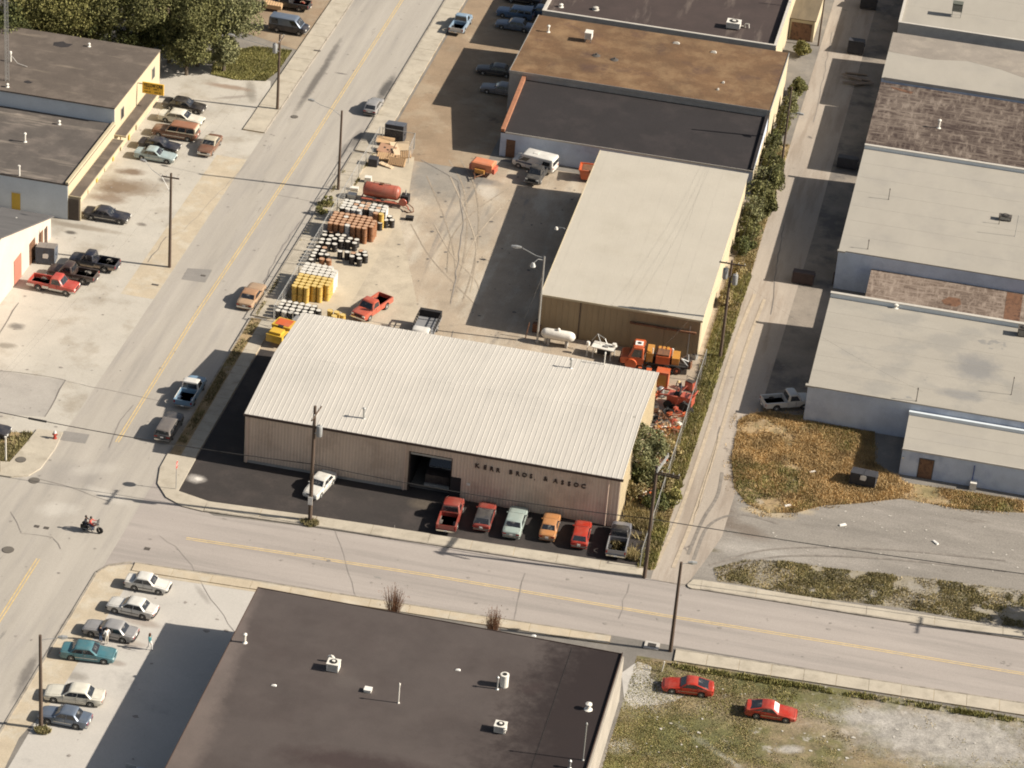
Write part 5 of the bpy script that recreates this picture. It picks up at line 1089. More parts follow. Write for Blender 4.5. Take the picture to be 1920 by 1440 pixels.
# chain link fences
M_FWIRE=mat('fence_wire',(.30,.29,.27),rough=.6,metal=.3,space='object')
def fence(label, x0,y0,x1,y1,h=1.9,step=3.0,sp=.20,wr_=.0028,group=None,barb=False):
    t=thing('chain_link_fence',label,'fence',(x0,y0,0)); d=Vector((x1-x0,y1-y0,0)); L_=d.length; u=d/L_
    n=max(1,round(L_/step))
    pm=MB().tube((0,0,0),(0,0,h+.06),.04,.04,6).mesh('post',M_STEEL)
    for i in range(n+1): from_mesh('post',pm,t,u*(L_*i/n))
    MB().tube((0,0,h),u*L_+Vector((0,0,h)),.03,.03,6).build('top_rail',M_STEEL,t)
    mb=MB(); k=-h
    while k<L_:
        for dr in (1,-1):
            a=max(0,k); za=(a-k); b=min(L_,k+h); zb=(b-k)
            if dr<0: za,zb=h-za,h-zb
            mb.tube(u*a+Vector((0,0,za)),u*b+Vector((0,0,zb)),wr_,wr_,3,caps=False,smooth=False)
        k+=sp
    tag(mb.build('wire_mesh',M_FWIRE,t),kind='stuff')
    return t
fence('chain link fence along the kerb in front of the stacked drums',-24.85,46.5,-24.85,4.0)
fence('chain link fence panel beside the black dumpster at the yard end',-24.5,46.4,-20.9,46.2)
fence('short slanting chain link fence panel right of the black dumpster',-20.8,46.2,-20.6,42.6)
fence('chain link fence return running toward the tan warehouse wall',-24.85,3.9,-20.6,2.4)
fence('chain link fence between the junk yard and the alley verge',17.2,-27.3,17.3,9.5)

# drums
DR={'black':mat('black_drum',(.022,.019,.018),rough=.5,space='object',var=.2),'brown':mat('rusty_brown_drum',(.24,.105,.045),rough=.7,space='object',var=.25,vscale=2,c2=(.17,.08,.04),c2scale=2),'yellow':mat('yellow_drum',(.50,.33,.07),rough=.6,space='object',var=.12,vscale=2,c2=(.36,.19,.06),c2scale=2.5,c2lo=.55,c2hi=.68),
    'white':mat('white_drum',(.56,.53,.47),rough=.6,space='object',var=.1,vscale=2),'silver':mat('grey_drum',(.33,.335,.34),rough=.5,space='object',var=.12)}
LD={'w':mat('white_drum_lid',(.58,.55,.48),rough=.6,space='object',var=.08),'b':mat('tan_drum_lid',(.42,.255,.155),rough=.7,space='object',var=.2,vscale=3),'y':mat('yellow_drum_lid',(.58,.43,.16),rough=.6,space='object',var=.08),'r':mat('rust_drum_lid',(.25,.10,.06),rough=.7,space='object',var=.2)}
DM={}
for k,m in DR.items():
    DM[k]=MB().lathe([(.275,0),(.292,.02),(.28,.05),(.28,.28),(.295,.30),(.28,.32),(.28,.56),(.295,.58),(.28,.60),(.28,.84),(.292,.86),(.292,.88),(.27,.88),(.27,.862)],16).mesh('oil_drum',m)
LM={k:MB().lathe([(.268,.862),(.268,.868),(.05,.872)],16).tube((.16,0,.868),(.16,0,.885),.03,.03,6).mesh('lid',m) for k,m in LD.items()}
dr_=random.Random(5)
NDR=[0]
ORD=['first','second','third','fourth','fifth','sixth','seventh','eighth','ninth']
def drum(x,y,z,kind,lid,label,group):
    o=from_mesh('oil_drum',DM[kind],None,(x+dr_.uniform(-.02,.02),y+dr_.uniform(-.02,.02),z+.012),(0,0,dr_.uniform(0,6.28)))
    tag(o,label,'oil drum',group); from_mesh('lid',LM[lid],o); NDR[0]+=1
LAB={'white':('white oil drum stacked two high in the pale block','white stacked drums'),'yellow':('yellow oil drum stacked two high at the fence','yellow stacked drums'),'brown':('rusty brown oil drum stacked two high at the fence','brown stacked drums'),
     'bw':('black oil drum with white lid standing in the loose middle rows','black drums in the middle rows'),'mix':('mixed pale lidded drum stacked by the red tank trailer','drums by the red tank'),'low':('white lidded drum in the low rows behind the warehouse roof','low white drums')}
KW={'mix':'red tank block,','brown':'brown block,','white':'pale block,','yellow':'pale block,','low':'roofside rows,'}
def block(px0, z, nx, ny, fn, dx=.605, dy=.605):
    """px0: photo pixel of the far-left drum top; rows run toward the camera"""
    o=G(px0[0],px0[1],z)
    for j in range(ny):
        for i in range(nx):
            r=fn(i,j)
            if not r: continue
            kind,lid,key,levels=r
            x=o.x+i*dx+(.3 if j%2 else 0)*0; y=o.y-j*dy
            for L_ in range(levels):
                tier=('' if levels==1 else (' in the upper tier' if L_ else ' in the lower tier'))
                drum(x,y,L_*.885,kind,lid if L_==levels-1 else 'w','%s %s drum%s, %s from fence in %s row' % (KW[key],kind,tier.replace(' in the',','),ORD[i],ORD[j]),LAB[key][1])
def f1(i,j):
    if j==3 and i in (2,3): return ('silver','w','mix',2)
    if j==3 and i in (4,5): return None
    if i>=6 and j==3: return ('yellow' if i==7 else 'brown','y' if i==7 else 'b','mix',2)
    return ('white' if (i+j)%3 else 'black', 'b' if dr_.random()<.22 else 'w','mix',2)
block((650,375),1.76,8,4,f1)
def f2(i,j):
    if i==3 and j==4: return ('silver','w','brown',2)
    if j==4 and i==7: return None
    if j<1 and i==7: return None
    return ('brown','w' if (i,j)==(2,1) else 'b','brown',2)
block((631,398),1.76,8,5,f2)
SING=[]
def single(lst,z,kind,lid,key):
    for px,py in lst: p=G(px,py,z); SING.append((p.y,p.x,kind,lid))
single(((713,417),(724,412),(731,405),(735,412)),.88,'black','w','bw')
single(((610,433),(635,434),(648,436),(609,440),(621,442),(634,440),(605,448),(617,449),(628,447),(641,446),(645,441),(657,447),(669,449),(602,454),(615,456),(628,457),(640,451),(652,452),(665,455),(597,462),(593,468),(606,470),(590,473.5),(602,476),(614,477),(587,479),(584,486),(638,471),(651,472),(672,477),(685,478),(660,480),(674,484),(684,472)),.88,'black','w','bw')
single(((622,434),(609,464),(663,474),(677,470)),.88,'black','b','bw')
single(((604,485),(617,487)),.88,'brown','b','bw')
SING.sort(reverse=True); rows_=[]
for it in SING:
    if rows_ and rows_[-1][0][0]-it[0]<.5: rows_[-1].append(it)
    else: rows_.append([it])
WD=['first','second','third','fourth','fifth','sixth','seventh','eighth','ninth','tenth','eleventh','twelfth','thirteenth','fourteenth','fifteenth','sixteenth','seventeenth','eighteenth']
for ri,rw in enumerate(rows_):
    for ci,(y_,x_,k_,l_) in enumerate(sorted(rw,key=lambda q:q[1])):
        drum(x_,y_,0,k_,l_,'%s drum with %s lid, %s from the fence in the %s loose row' % (k_,{'w':'white','b':'tan'}[l_],WD[ci],WD[ri]),'drums in the loose middle rows')
def f4(i,j):
    if j==0 and i>4: return None
    if j<4: return ('white','w','white',2)
    if j==7 and i>4: return None
    if j==8 and i>2: return None
    return ('yellow','y','yellow',2)
block((577,494),1.76,6,9,f4)
def f5(i,j):
    if j==0 and i>5: return None
    if j==1 and i in(6,): return ('black','w','low',1)
    if j>1 and i>5: return None
    return ('black' if (i+j)%4 else 'white','w','low',1)
block((532,564),.88,7,4,f5,.63,.66)
for px,py,w_ in ((619,582,'leftmost'),(632,585,'farthest'),(643,590,'rightmost'),(627,592,'nearest')):
    p=G(px,py,.88); drum(p.x,p.y,0,'yellow','y','yellow topped drum beside the orange red pickup, %s of its four' % w_,'yellow drums by the pickup')

# red tank trailer with pump engine
M_TRED=paint('tank_red',(.34,.085,.05),rough=.5); M_ORM=paint('machine_orange',(.52,.10,.025),rough=.5); M_ORY=paint('machine_amber',(.50,.23,.04),rough=.55); M_YEL=paint('machine_yellow',(.58,.36,.03),rough=.5)
p=G(711,386); t=thing('tank_trailer','rusty red tank trailer with pump engine behind the stacked drums','tank trailer',(p.x,p.y+.9,.012))
Mx=Matrix.Translation((0,0,1.35))@Matrix.Rotation(math.pi/2,4,'Y')
MB().lathe([(.35,-2.0),(.62,-1.93),(.76,-1.75),(.78,-1.7),(.78,1.7),(.76,1.75),(.62,1.93),(.35,2.0)],22,M=Mx).build('tank',M_TRED,t)
for x in (-1.1,.4,1.4): MB().lathe([(.79,-.03),(.79,.03)],22,M=Matrix.Translation((x,0,1.35))@Matrix.Rotation(math.pi/2,4,'Y')).build('tank_strap',M_TRED,t)
MB().lathe([(.22,2.1),(.22,2.22),(.15,2.25)],14).build('hatch',M_RUST,t); MB().path([(-.9,0,2.12),(-.9,0,2.3),(.9,0,2.3),(.9,0,2.12)],.03).build('top_rail',M_RUST,t)
MB().box(-2.1,-.8,.45,2.1,-.68,.6).box(-2.1,.68,.45,2.1,.8,.6).box(-2.1,-.68,.45,-2.0,.68,.6).box(2.0,-.68,.45,2.1,.68,.6).build('frame',M_TRED,t)
MB().box(-1.9,-1.15,.62,1.9,-.8,.7).build('side_step',M_TRED,t)
for x in (-.55,.35):
    for s in (-1,1): wheel(t,x,s*.95,.38,.24,s)
MB().box(2.15,-.5,.5,3.0,.45,1.35).build('engine',M_DARK,t); MB().tube((2.6,0,1.35),(2.6,0,1.9),.08).lathe([(.2,1.35),(.2,1.5)],10).build('exhaust',M_STEEL,t)
MB().lathe([(.42,-.07),(.45,0),(.42,.07)],18,M=Matrix.Translation((2.5,-.75,.75))@Matrix.Rotation(math.pi/2,4,'X')).build('flywheel',ORED,t)
MB().path([(3.0,-.2,.4),(3.6,-.6,.25),(3.8,-1.2,.1),(3.3,-1.5,.06),(2.8,-1.2,.05)],.05).build('hose',M_RUST,t)
MB().path([(2.1,0,.52),(3.1,-.9,.40),(3.3,-1.4,.35)],.06).build('drawbar',ORED,t)
def crate(label,p,rz,w,d,h,m,cat='crate'):
    t=thing('crate',label,cat,p,rz); mb=MB()
    MB().box(-w/2,-d/2,.08,w/2,d/2,h).build('box',m,t)
    for x in (-w/2+.06,0,w/2-.06): MB().box(x-.05,-d/2,0,x+.05,d/2,.079).build('runner',M_WOOD,t)
    MB().box(-w/2-.02,-d/2-.02,h,w/2+.02,d/2+.02,h+.03).build('lid',m,t); return t
crate('small white boxed pump behind the red tank',G(690,341),.1,.7,.6,.6,M_WHITE,'box')
crate('low pale box near the fence above the red tank',G(664,357),.1,.9,.5,.35,M_WHITE,'box')
crate('pale box at the fence left of the red tank',G(660,371),0,.9,.7,.5,M_WHITE,'box')
crate('dark open box in front of the red tank hose',G(768,412),.1,.8,.6,.35,M_DARK,'box')

# dumpsters
def dumpster(label,p,rz,w=1.9,d=1.6,h=1.6,m=None,lid=None,logo=False,slope=.35):
    t=thing('dumpster',label,'dumpster',p,rz); m=m or M_IRON
    a=[(-d/2,.12),(d/2-.15,.12),(d/2,.6),(d/2,h-slope),(-d/2,h)]
    MB().loft([[(-w/2,y,z) for y,z in a],[(w/2,y,z) for y,z in a]],smooth=False).build('bin',m,t)
    mb=MB()
    for x in (-w/2+.04,-w/6,w/6,w/2-.04): mb.box(x-.04,-d/2-.05,.15,x+.04,-d/2,h-.05)
    mb.build('rib',m,t)
    for s,(xa,xb) in ((0,(-w/2,-.02)),(1,(.02,w/2))):
        MB().loft([[(xa,-d/2-.03,h+.01),(xb,-d/2-.03,h+.01),(xb,d/2+.03,h-slope+.01),(xa,d/2+.03,h-slope+.01)],[(xa,-d/2-.03,h+.05),(xb,-d/2-.03,h+.05),(xb,d/2+.03,h-slope+.05),(xa,d/2+.03,h-slope+.05)]],smooth=False).build('lid',lid or m,t)
    for s in (-1,1): MB().box(s*w/2-(.1 if s>0 else 0),-.3,.9,s*w/2+(.0 if s>0 else .1)+s*.1,.3,1.05).build('lifting_pocket',m,t)
    for x in (-w/2+.15,w/2-.15):
        for y in (-d/2+.15,d/2-.2): MB().tube((x-.04,y,.08),(x+.04,y,.08),.08,.08,8).build('caster',M_BLACK,t)
    if logo:
        MB().prism([(-.30,-.22),(.2,-.26),(.3,0),(.26,.26),(-.05,.3),(-.28,.22)],0,.01).build('emblem',M_WHITEP,t,(0.05,-d/2-.055,1.0)).rotation_euler=(math.pi/2,0,0)
    return t
M_DGRY=mat('dumpster_grey',(.075,.085,.105),rough=.7,var=.2,vscale=2,space='object',c2=(.09,.07,.06),c2scale=2.5,c2lo=.55,c2hi=.65)
M_DBLK=mat('dumpster_black',(.035,.035,.04),rough=.7,var=.2,vscale=2,space='object')
M_DBRN=mat('dumpster_brown',(.05,.032,.03),rough=.8,var=.2,vscale=2,space='object')
dumpster('grey steel dumpster with white emblem at the pinkish building',G(88,489),math.radians(8),1.9,1.7,1.9,M_DGRY,mat('dumpster_lid',(.19,.17,.15),rough=.8,var=.2,space='object'),True)
dumpster('tall black dumpster at the fence by the wood pile',G(741,263),0,2.1,1.7,2.2,M_DBLK,M_DGRY)
dumpster('dark dumpster in the alley shade beside the large plain pale roof',G(1588,312),0,2.2,1.6,1.3,M_DBLK)
dumpster('brown dumpster in the alley shade near the low tan roof',G(1505,528),0,2.2,1.5,1.3,M_DBRN)
dumpster('black dumpster in deep shade at the upper alley',G(1604,97),0,1.9,1.8,1.7,M_DBLK)
dumpster('black dumpster in the weeds by the lowest pale building',G(1618,905),math.radians(-4),2.4,1.6,1.3,M_DBLK,logo=True)
dumpster('dark dumpster at the top of the alley shade',G(1628,14),0,2.0,1.7,1.8,M_DBLK)
crate('pale crate against the blue grey wall in the alley',G(1598,541),0,1.0,.7,.9,M_WHITE)
crate('small brown crate beside the pale crate in the alley',G(1612,543),0,.5,.5,1.0,M_BROWNDOOR)
crate('dark cabinet by the corner of the blue grey alley wall',G(1569,532),0,.9,.7,1.1,M_DBRN,'cabinet')
# wood piles
M_PLY=mat('plywood',(.46,.305,.165),rough=.85,var=.12,vscale=1.5,space='object',stretch=(1,6,1)); M_PLY2=mat('pale_board',(.56,.43,.28),rough=.85,var=.1,space='object')
def board(label,p,w,d,th,rot,m,holes=False,name='plywood_board',ribs=0):
    t=thing(name,label,'board',p); t.rotation_euler=rot
    MB().box(-w/2,-d/2,0,w/2,d/2,th).build('sheet',m,t)
    if ribs:
        for i in range(ribs):
            x=-w/2+(i+.5)*w/ribs; MB().box(x-.04,-d/2,th,x+.04,d/2,th+.04).build('slat',m,t)
    if holes:
        for x,y in ((-.3,.1),(.15,-.1),(.5,.15)): MB().box(x-.12,y-.1,th,x+.12,y+.1,th+.006).build('cut_out',M_DARK,t)
    return t
for lab,px,py,z,w,d,th,rot,m,ho,rb in (('tan board tilted at the top of the wood pile',722,272,.55,2.0,1.1,.12,(.25,.05,.1),M_PLY,0,0),('board with dark cut outs leaning in the wood pile',725,287,.45,1.9,1.3,.10,(.35,.1,-.15),mat('pinkish_board',(.40,.23,.14),space='object'),1,0),
    ('long pale plank laid diagonally over the wood pile',741,287,.5,.8,2.6,.08,(.12,.1,.5),M_PLY2,0,0),('pale panel leaning beside the dumpster',754,281,.4,1.5,1.6,.08,(.2,-.1,.2),M_PLY2,0,0),('ribbed tan pallet on the right of the wood pile',756,296,.3,1.7,1.3,.14,(.1,-.12,.25),M_PLY,0,7),
    ('tan pallet face at the left of the wood pile',722,299,.3,1.9,1.2,.14,(.2,0,.05),M_PLY,0,8),('ribbed pallet standing at the foot of the wood pile',744,309,.35,1.9,.9,.16,(.75,0,-.05),M_PLY,0,9),('broken pale boards at the foot of the wood pile',724,312,.1,1.6,.5,.1,(.1,.1,-.3),M_PLY2,0,3)):
    board(lab,G(px,py,0)+Vector((0,0,z)),w,d,th,rot,m,ho,ribs=rb)
crate('dark crate with white edge left of the wood pile',G(700,310),0,1.0,.9,.9,M_DBLK)
for i,(px,py,rz) in enumerate(((1605,140,.2),(1612,150,-.1),(1600,158,.35),(1618,161,.6),(1596,150,-.35))):
    board(('weathered board in the alley lumber heap, '+['topmost','middle long one','lowest left','lowest right','leftmost'][i]),G(px,py)+Vector((0,0,.12+.06*i)),.45,2.6,.06,(0,.06,rz+1.5),mat('old_lumber',(.22,.165,.12),space='object',var=.2),name='lumber')
tag(board('stacked wooden crate load beside the dark blue van',G(512,18)+Vector((0,0,.4)),2.2,1.6,.5,(0,.05,.1),M_PLY,0,'wood_load',7),cat='wood load')

# propane tank
p=G(1045,647); t=thing('propane_tank','white propane tank on saddles beside the metal building','tank',p)
Mx=Matrix.Translation((0,0,1.15))@Matrix.Rotation(math.pi/2,4,'Y')
MB().lathe([(.05,-1.72),(.3,-1.62),(.46,-1.42),(.52,-1.15),(.52,1.15),(.46,1.42),(.3,1.62),(.05,1.72)],22,M=Mx).build('shell',M_WHITE,t)
for x in (-.9,.9): MB().box(x-.12,-.4,0,x+.12,.4,.72).build('saddle',M_PARAPET,t)
MB().lathe([(.16,1.66),(.16,1.82),(.08,1.9)],12).build('valve_dome',M_WHITE,t)
q=thing('gas_cylinder','small upright white cylinder in front of the propane tank','cylinder',G(1022,643)); MB().lathe([(.14,0),(.15,.05),(.15,.95),(.08,1.05),(.05,1.15)],12).build('shell',M_WHITE,q); MB().lathe([(.03,1.15),(.06,1.2),(.06,1.26)],8).build('valve',M_STEEL,q)
crate('rusty red pump box at the foot of the steel yard light',G(1006,622),0,.8,.6,.9,M_RUST,'pump box')
q=thing('tow_bar','rusty leaning post near the warehouse roof edge','post',G(985,634)); MB().tube((0,0,0),(.25,.2,1.7),.05).build('post',M_RUST,q)

# white framed work machine
p=G(1130,668); t=thing('line_machine','white topped work machine on thin legs beside the orange truck','machine',p,math.radians(-6))
MB().loft([[(-1.1,-.6,1.05),(1.2,-.6,1.05),(1.2,.7,1.05),(-1.1,.7,1.05)],[(-1.1,-.6,1.15),(1.2,-.6,1.15),(1.2,.7,1.15),(-1.1,.7,1.15)]],smooth=False).build('deck',M_WHITE,t)
for x,y in ((-1.5,-.5),(-.9,-.5),(.9,-.5),(1.0,.6),(-.9,.6)): MB().tube((x,y,0),(x,y,1.05),.05).lathe([(.11,0),(.09,.06)],8,M=Matrix.Translation((x,y,0))).build('leg',M_WHITE,t)
MB().lathe([(.18,1.05),(.2,1.35),(.15,1.45)],12,M=Matrix.Translation((-1.5,-.3,0))).build('paint_pot',M_WHITE,t); MB().lathe([(.22,1.16),(.22,1.5)],12,M=Matrix.Translation((1.0,.3,0))).build('paint_pot',M_WHITE,t)
MB().path([(-1.4,.6,1.1),(-.9,.8,1.9),(-.1,.7,1.6),(.2,.5,1.2)],.03).path([(-.9,.8,1.9),(-.3,.2,1.2)],.03).build('handle_frame',M_STEEL,t)
MB().box(-.5,-.55,.5,.8,.5,1.0).build('engine',M_DARK,t); MB().box(.1,-.2,1.15,.5,.2,1.3).build('control_box',M_STEEL,t)

# orange distributor truck
c,r=place((1266,702),(1179,690),6.5,2.2); t=thing('utility_truck','orange work truck loaded with amber boxes between the two metal buildings','truck',c,r)
body_loft(6.6,2.1,[(1.0,1.25),(2.3,1.28),(3.1,1.2),(3.3,1.1)],2.2,-99,.5,zb=.5,xs0=1.0).build('body',M_ORM,t)
cabin(1.0,2.55,1.05,2.15,1.22,2.35,1.0,.92).build('cab_roof',M_ORM,t); windows(t,1.0,2.55,1.05,2.15,1.22,2.35,1.0,.92,((.08,.92),))
MB().box(1.25,-.4,2.37,2.0,.4,2.40).build('roof_panel',M_WHITEP,t); MB().lathe([(.22,2.40),(.22,2.412)],14,M=Matrix.Translation((1.62,0,0))).build('round_emblem',M_DARK,t)
for s in (-1,1): MB().lathe([(.56,-.16),(.6,0),(.56,.16)],16,M=Matrix.Translation((2.2,s*1.0,.55))@Matrix.Rotation(math.pi/2,4,'X')).build('fender',M_ORM,t)
MB().box(-3.3,-1.0,.75,.95,1.0,.92).build('chassis',M_DARK,t)
MB().box(.15,-.95,.92,.8,.9,1.9).build('tank_box',M_ORY,t); MB().lathe([(.3,1.9),(.3,2.0)],14,M=Matrix.Translation((.48,.4,0))).build('tank_lid',M_ORY,t)
MB().box(-1.5,-.98,.92,-.15,.98,1.75).build('tool_body',M_ORM,t); MB().box(-1.4,-.3,1.75,-.25,.9,1.95).build('open_tray',M_RUST,t)
for i in range(3): MB().box(-1.3+i*.4,-.9,1.752,-1.05+i*.4,.8,1.9).build('amber_case',M_ORY,t)
MB().box(-2.4,-.8,.92,-1.7,.8,1.65).build('amber_hopper',M_ORY,t); MB().tube((-1.62,-1.0,.3),(-1.62,-1.0,1.7),.1).build('white_pipe',M_WHITE,t)
MB().path([(-2.5,-.5,1.0),(-3.2,-.6,1.5),(-3.3,.2,1.2),(-2.6,.5,1.6),(-3.3,.6,.9)],.06).build('hose_rack',M_STEEL,t)
MB().tube((1.05,.7,2.3),(1.05,.7,3.1),.04).build('mast',M_RUST,t); MB().tube((.2,.8,1.9),(.2,.8,2.5),.06).build('stack',M_WHITE,t)
for x in (2.2,-1.2,-2.3):
    for s in (-1,1): wheel(t,x,s*.92,.45,.28,s,M_ORM)
MB().box(3.3,-1.0,.5,3.42,1.0,.7).build('bumper',M_DARK,t)
# small orange pieces behind the warehouse roof
def machine(name,label,px,py,rz,parts,cat='machine'):
    t=thing(name,label,cat,G(px,py),rz)
    for nm,fn,m in parts: fn(MB()).build(nm,m,t)
    return t
machine('compactor','small orange compactor peeking over the warehouse roof',1206,712,.1,(('body',lambda b:b.box(-.6,-.5,.35,.7,.5,1.1),M_ORM),('seat',lambda b:b.box(-.2,-.25,1.1,.2,.25,1.3).box(-.25,-.25,1.1,-.18,.25,1.6),M_DARK),('steering_wheel',lambda b:b.lathe([(.2,1.5),(.22,1.53)],12,M=Matrix.Translation((.4,0,0))),M_DARK),('drum_roller',lambda b:b.tube((.5,-.5,.35),(.5,.5,.35),.35,.35,14).tube((-.5,-.5,.35),(-.5,.5,.35),.35,.35,14),M_STEEL)))
machine('loader','orange red loader with seat parked at the junk yard fence',1268,762,math.radians(170),(('body',lambda b:b.box(-1.6,-.55,.55,.9,.55,1.35).box(-1.5,-.5,1.35,-.4,.5,1.5),ORED),('seat',lambda b:b.box(-.2,-.3,1.35,.3,.3,1.5).box(-.28,-.3,1.35,-.18,.3,1.95),M_DARK),('frame',lambda b:b.path([(.8,-.5,1.3),(1.6,-.55,1.2),(2.2,-.6,.4)],.09).path([(.8,.5,1.3),(1.6,.55,1.2),(2.2,.6,.4)],.09).path([(-1.4,-.5,1.4),(-1.8,-.5,2.0),(-1.8,.5,2.0),(-1.4,.5,1.4)],.07),ORED),('bucket',lambda b:b.loft([[(2.1,-.9,.1),(2.8,-.9,.05),(2.2,-.9,.75)],[(2.1,.9,.1),(2.8,.9,.05),(2.2,.9,.75)]],smooth=False),M_ORM),('tyre',lambda b:b.lathe([(.3,-.16),(.55,-.14),(.55,.14),(.3,.16)],16,M=Matrix.Translation((-1.0,-.75,.55))@Matrix.Rotation(math.pi/2,4,'X')).lathe([(.3,-.16),(.55,-.14),(.55,.14),(.3,.16)],16,M=Matrix.Translation((-1.0,.75,.55))@Matrix.Rotation(math.pi/2,4,'X')).lathe([(.2,-.12),(.4,-.1),(.4,.1),(.2,.12)],16,M=Matrix.Translation((.7,-.7,.4))@Matrix.Rotation(math.pi/2,4,'X')).lathe([(.2,-.12),(.4,-.1),(.4,.1),(.2,.12)],16,M=Matrix.Translation((.7,.7,.4))@Matrix.Rotation(math.pi/2,4,'X')),M_BLACK),('emblem',lambda b:b.lathe([(.14,0),(.14,.012)],12,M=Matrix.Translation((-.9,.562,1.05))@Matrix.Rotation(-math.pi/2,4,'X')),M_WHITEP)),'loader')
machine('orange_cabinet','orange cabinet standing at the east end of the warehouse',1241,722,0,(('body',lambda b:b.box(-.6,-.5,0,.6,.5,1.6),M_ORM),('panel',lambda b:b.box(-.62,-.3,.3,-.6,.3,1.3).box(-.4,-.52,.2,.4,-.5,1.4),M_ORY),('top',lambda b:b.box(-.64,-.54,1.6,.64,.54,1.66),M_ORM)),'cabinet')
machine('grey_tank','small grey tank below the orange cabinet at the warehouse end',1238,742,.3,(('shell',lambda b:b.lathe([(.2,0),(.36,.1),(.36,.8),(.2,.95)],14),M_STEEL),('stand',lambda b:b.box(-.4,-.4,0,.4,.4,.05),M_IRON)),'tank')
jr=random.Random(21)
for i,(px,py,sc,m,lab) in enumerate(((1271,738,1.0,ORED,'red A shaped steel frame behind the loader'),(1282,790,1.1,M_ORM,'orange bent steel frame at the top of the scrap heap'),(1262,800,.9,ORED,'pinkish red steel frame in the middle of the scrap heap'),(1245,812,1.0,M_ORY,'tan orange steel frame low in the scrap heap'),(1262,812,.8,M_ORM,'small orange loop frame low in the scrap heap'),(1284,806,1.0,M_RUST,'dark rusty hoop frame near the fence in the scrap heap'))):
    mb=MB(); p0=[Vector((jr.uniform(-.8,.8)*sc,jr.uniform(-.6,.6)*sc,jr.uniform(.05,1.0)*sc)) for _ in range(9)]
    mb.path(p0,.038,6).path([p0[0],p0[4],p0[8]],.03,6)
    q_=G(px,py); q_.x=min(q_.x,16.3); t=thing('steel_frame',lab,'scrap frame',q_); mb.build('tube',m,t); MB().cbox(p0[3],(.5*sc,.3*sc,.25*sc),rz=jr.uniform(0,3)).build('plate',m,t)
for i,(px,py,w,d_,h_,m,lab) in enumerate(((1302,732,.9,.6,.9,ORED,'small red machine box at the fence right of the loader'),(1226,772,.8,.6,.5,M_RUST,'rusty box near the warehouse end wall above the tyre'),(1298,760,.7,.5,.7,M_ORM,'orange box tucked between loader and fence'),(1222,803,.9,.6,.35,M_WHITE,'pale flat box against the warehouse end wall'),(1234,822,1.4,.5,.25,M_ORY,'tan beam lying at the lower end of the scrap heap'),(1278,700,.9,.6,.6,M_IRON,'dark box behind the worker in the straw hat'),(1290,690,.6,.5,.8,M_RUST,'rusty pump stand by the metal building corner'),(1300,672,.8,.4,.5,M_STEEL,'grey steel box at the foot of the metal building corner'),(1252,700,1.0,.4,.35,M_DARK,'dark drawbar tool under the orange truck tail'))):
    q_=G(px,py); q_.x=min(q_.x,16.6); t=thing('machine_box',lab,'machine part',q_,jr.uniform(-.5,.5)); MB().box(-w/2,-d_/2,.05,w/2,d_/2,h_).build('casing',m,t); MB().box(-w/2+.06,-d_/2+.06,h_,w/2-.1,d_/2-.06,h_+.08).path([(-w/2,0,h_),(-w/2-.1,.1,h_+.4),(w/3,.2,h_+.35),(w/2,0,h_)],.025).build('fitting',M_IRON,t)
for px,py,m,lab in ((1296,772,ORED,'red bent frame hooked on the junk yard fence'),(1244,790,M_RUST,'rusty frame in the middle of the junk yard'),(1254,822,M_RUST,'rusty frame at the foot of the scrap heap'),(1270,782,ORED,'red frame standing on the big tyre'),(1290,818,M_WHITE,'pale bent pipe frame at the fence below the scrap heap')):
    mb=MB(); p0=[Vector((jr.uniform(-.8,.8),jr.uniform(-.7,.7),jr.uniform(.05,1.2))) for _ in range(8)]
    q_=G(px,py); q_.x=min(q_.x,16.3); t=thing('steel_frame',lab,'scrap frame',q_); mb.path(p0,.035,6); mb.build('tube',m,t); MB().cbox(p0[2],(.4,.3,.2),rz=jr.uniform(0,3)).build('plate',m,t)
M_TYRE=MB().lathe([(.26,-.12),(.48,-.12),(.52,-.06),(.52,.06),(.48,.12),(.26,.12),(.26,-.12)],20,caps=False).mesh('tyre',M_BLACK)
for px,py,lab,rot in ((1258,770,'big tyre lying at the top of the scrap heap',(.15,.1,0)),(1228,790,'tyre lying next to the warehouse end wall',(.1,-.1,0)),(1290,775,'tyre leaning by the fence in the scrap heap',(.9,.3,0)),(1250,779,'tyre half under the red scrap in the heap',(.4,.5,0))):
    o=from_mesh('tyre',M_TYRE,None,G(px,py)+Vector((0,0,.22)),rot); tag(o,lab,'tyre')
mb=MB(); mats_=[M_RUST,M_ORM,M_WHITE,M_IRON,M_PLY]
for i in range(900):
    x=14.35+jr.random()*2.2; y=-3.0-jr.random()*14; z=jr.uniform(.05,.5); a=Vector((x,y,z)); 
    if jr.random()<.6: mb.tube(a,a+Vector((jr.uniform(-.6,.6),jr.uniform(-.7,.7),jr.uniform(-.3,.4))),jr.uniform(.012,.04),None,5,jr.randrange(5))
    else: mb.cbox(a,(jr.uniform(.1,.4),jr.uniform(.08,.35),jr.uniform(.03,.2)),jr.randrange(5),jr.uniform(0,3),jr.uniform(-.4,.4))
tag(mb.build('scrap_heap',mats_),'tangled scrap metal heaped between the warehouse end wall and the fence','scrap heap',kind='stuff')
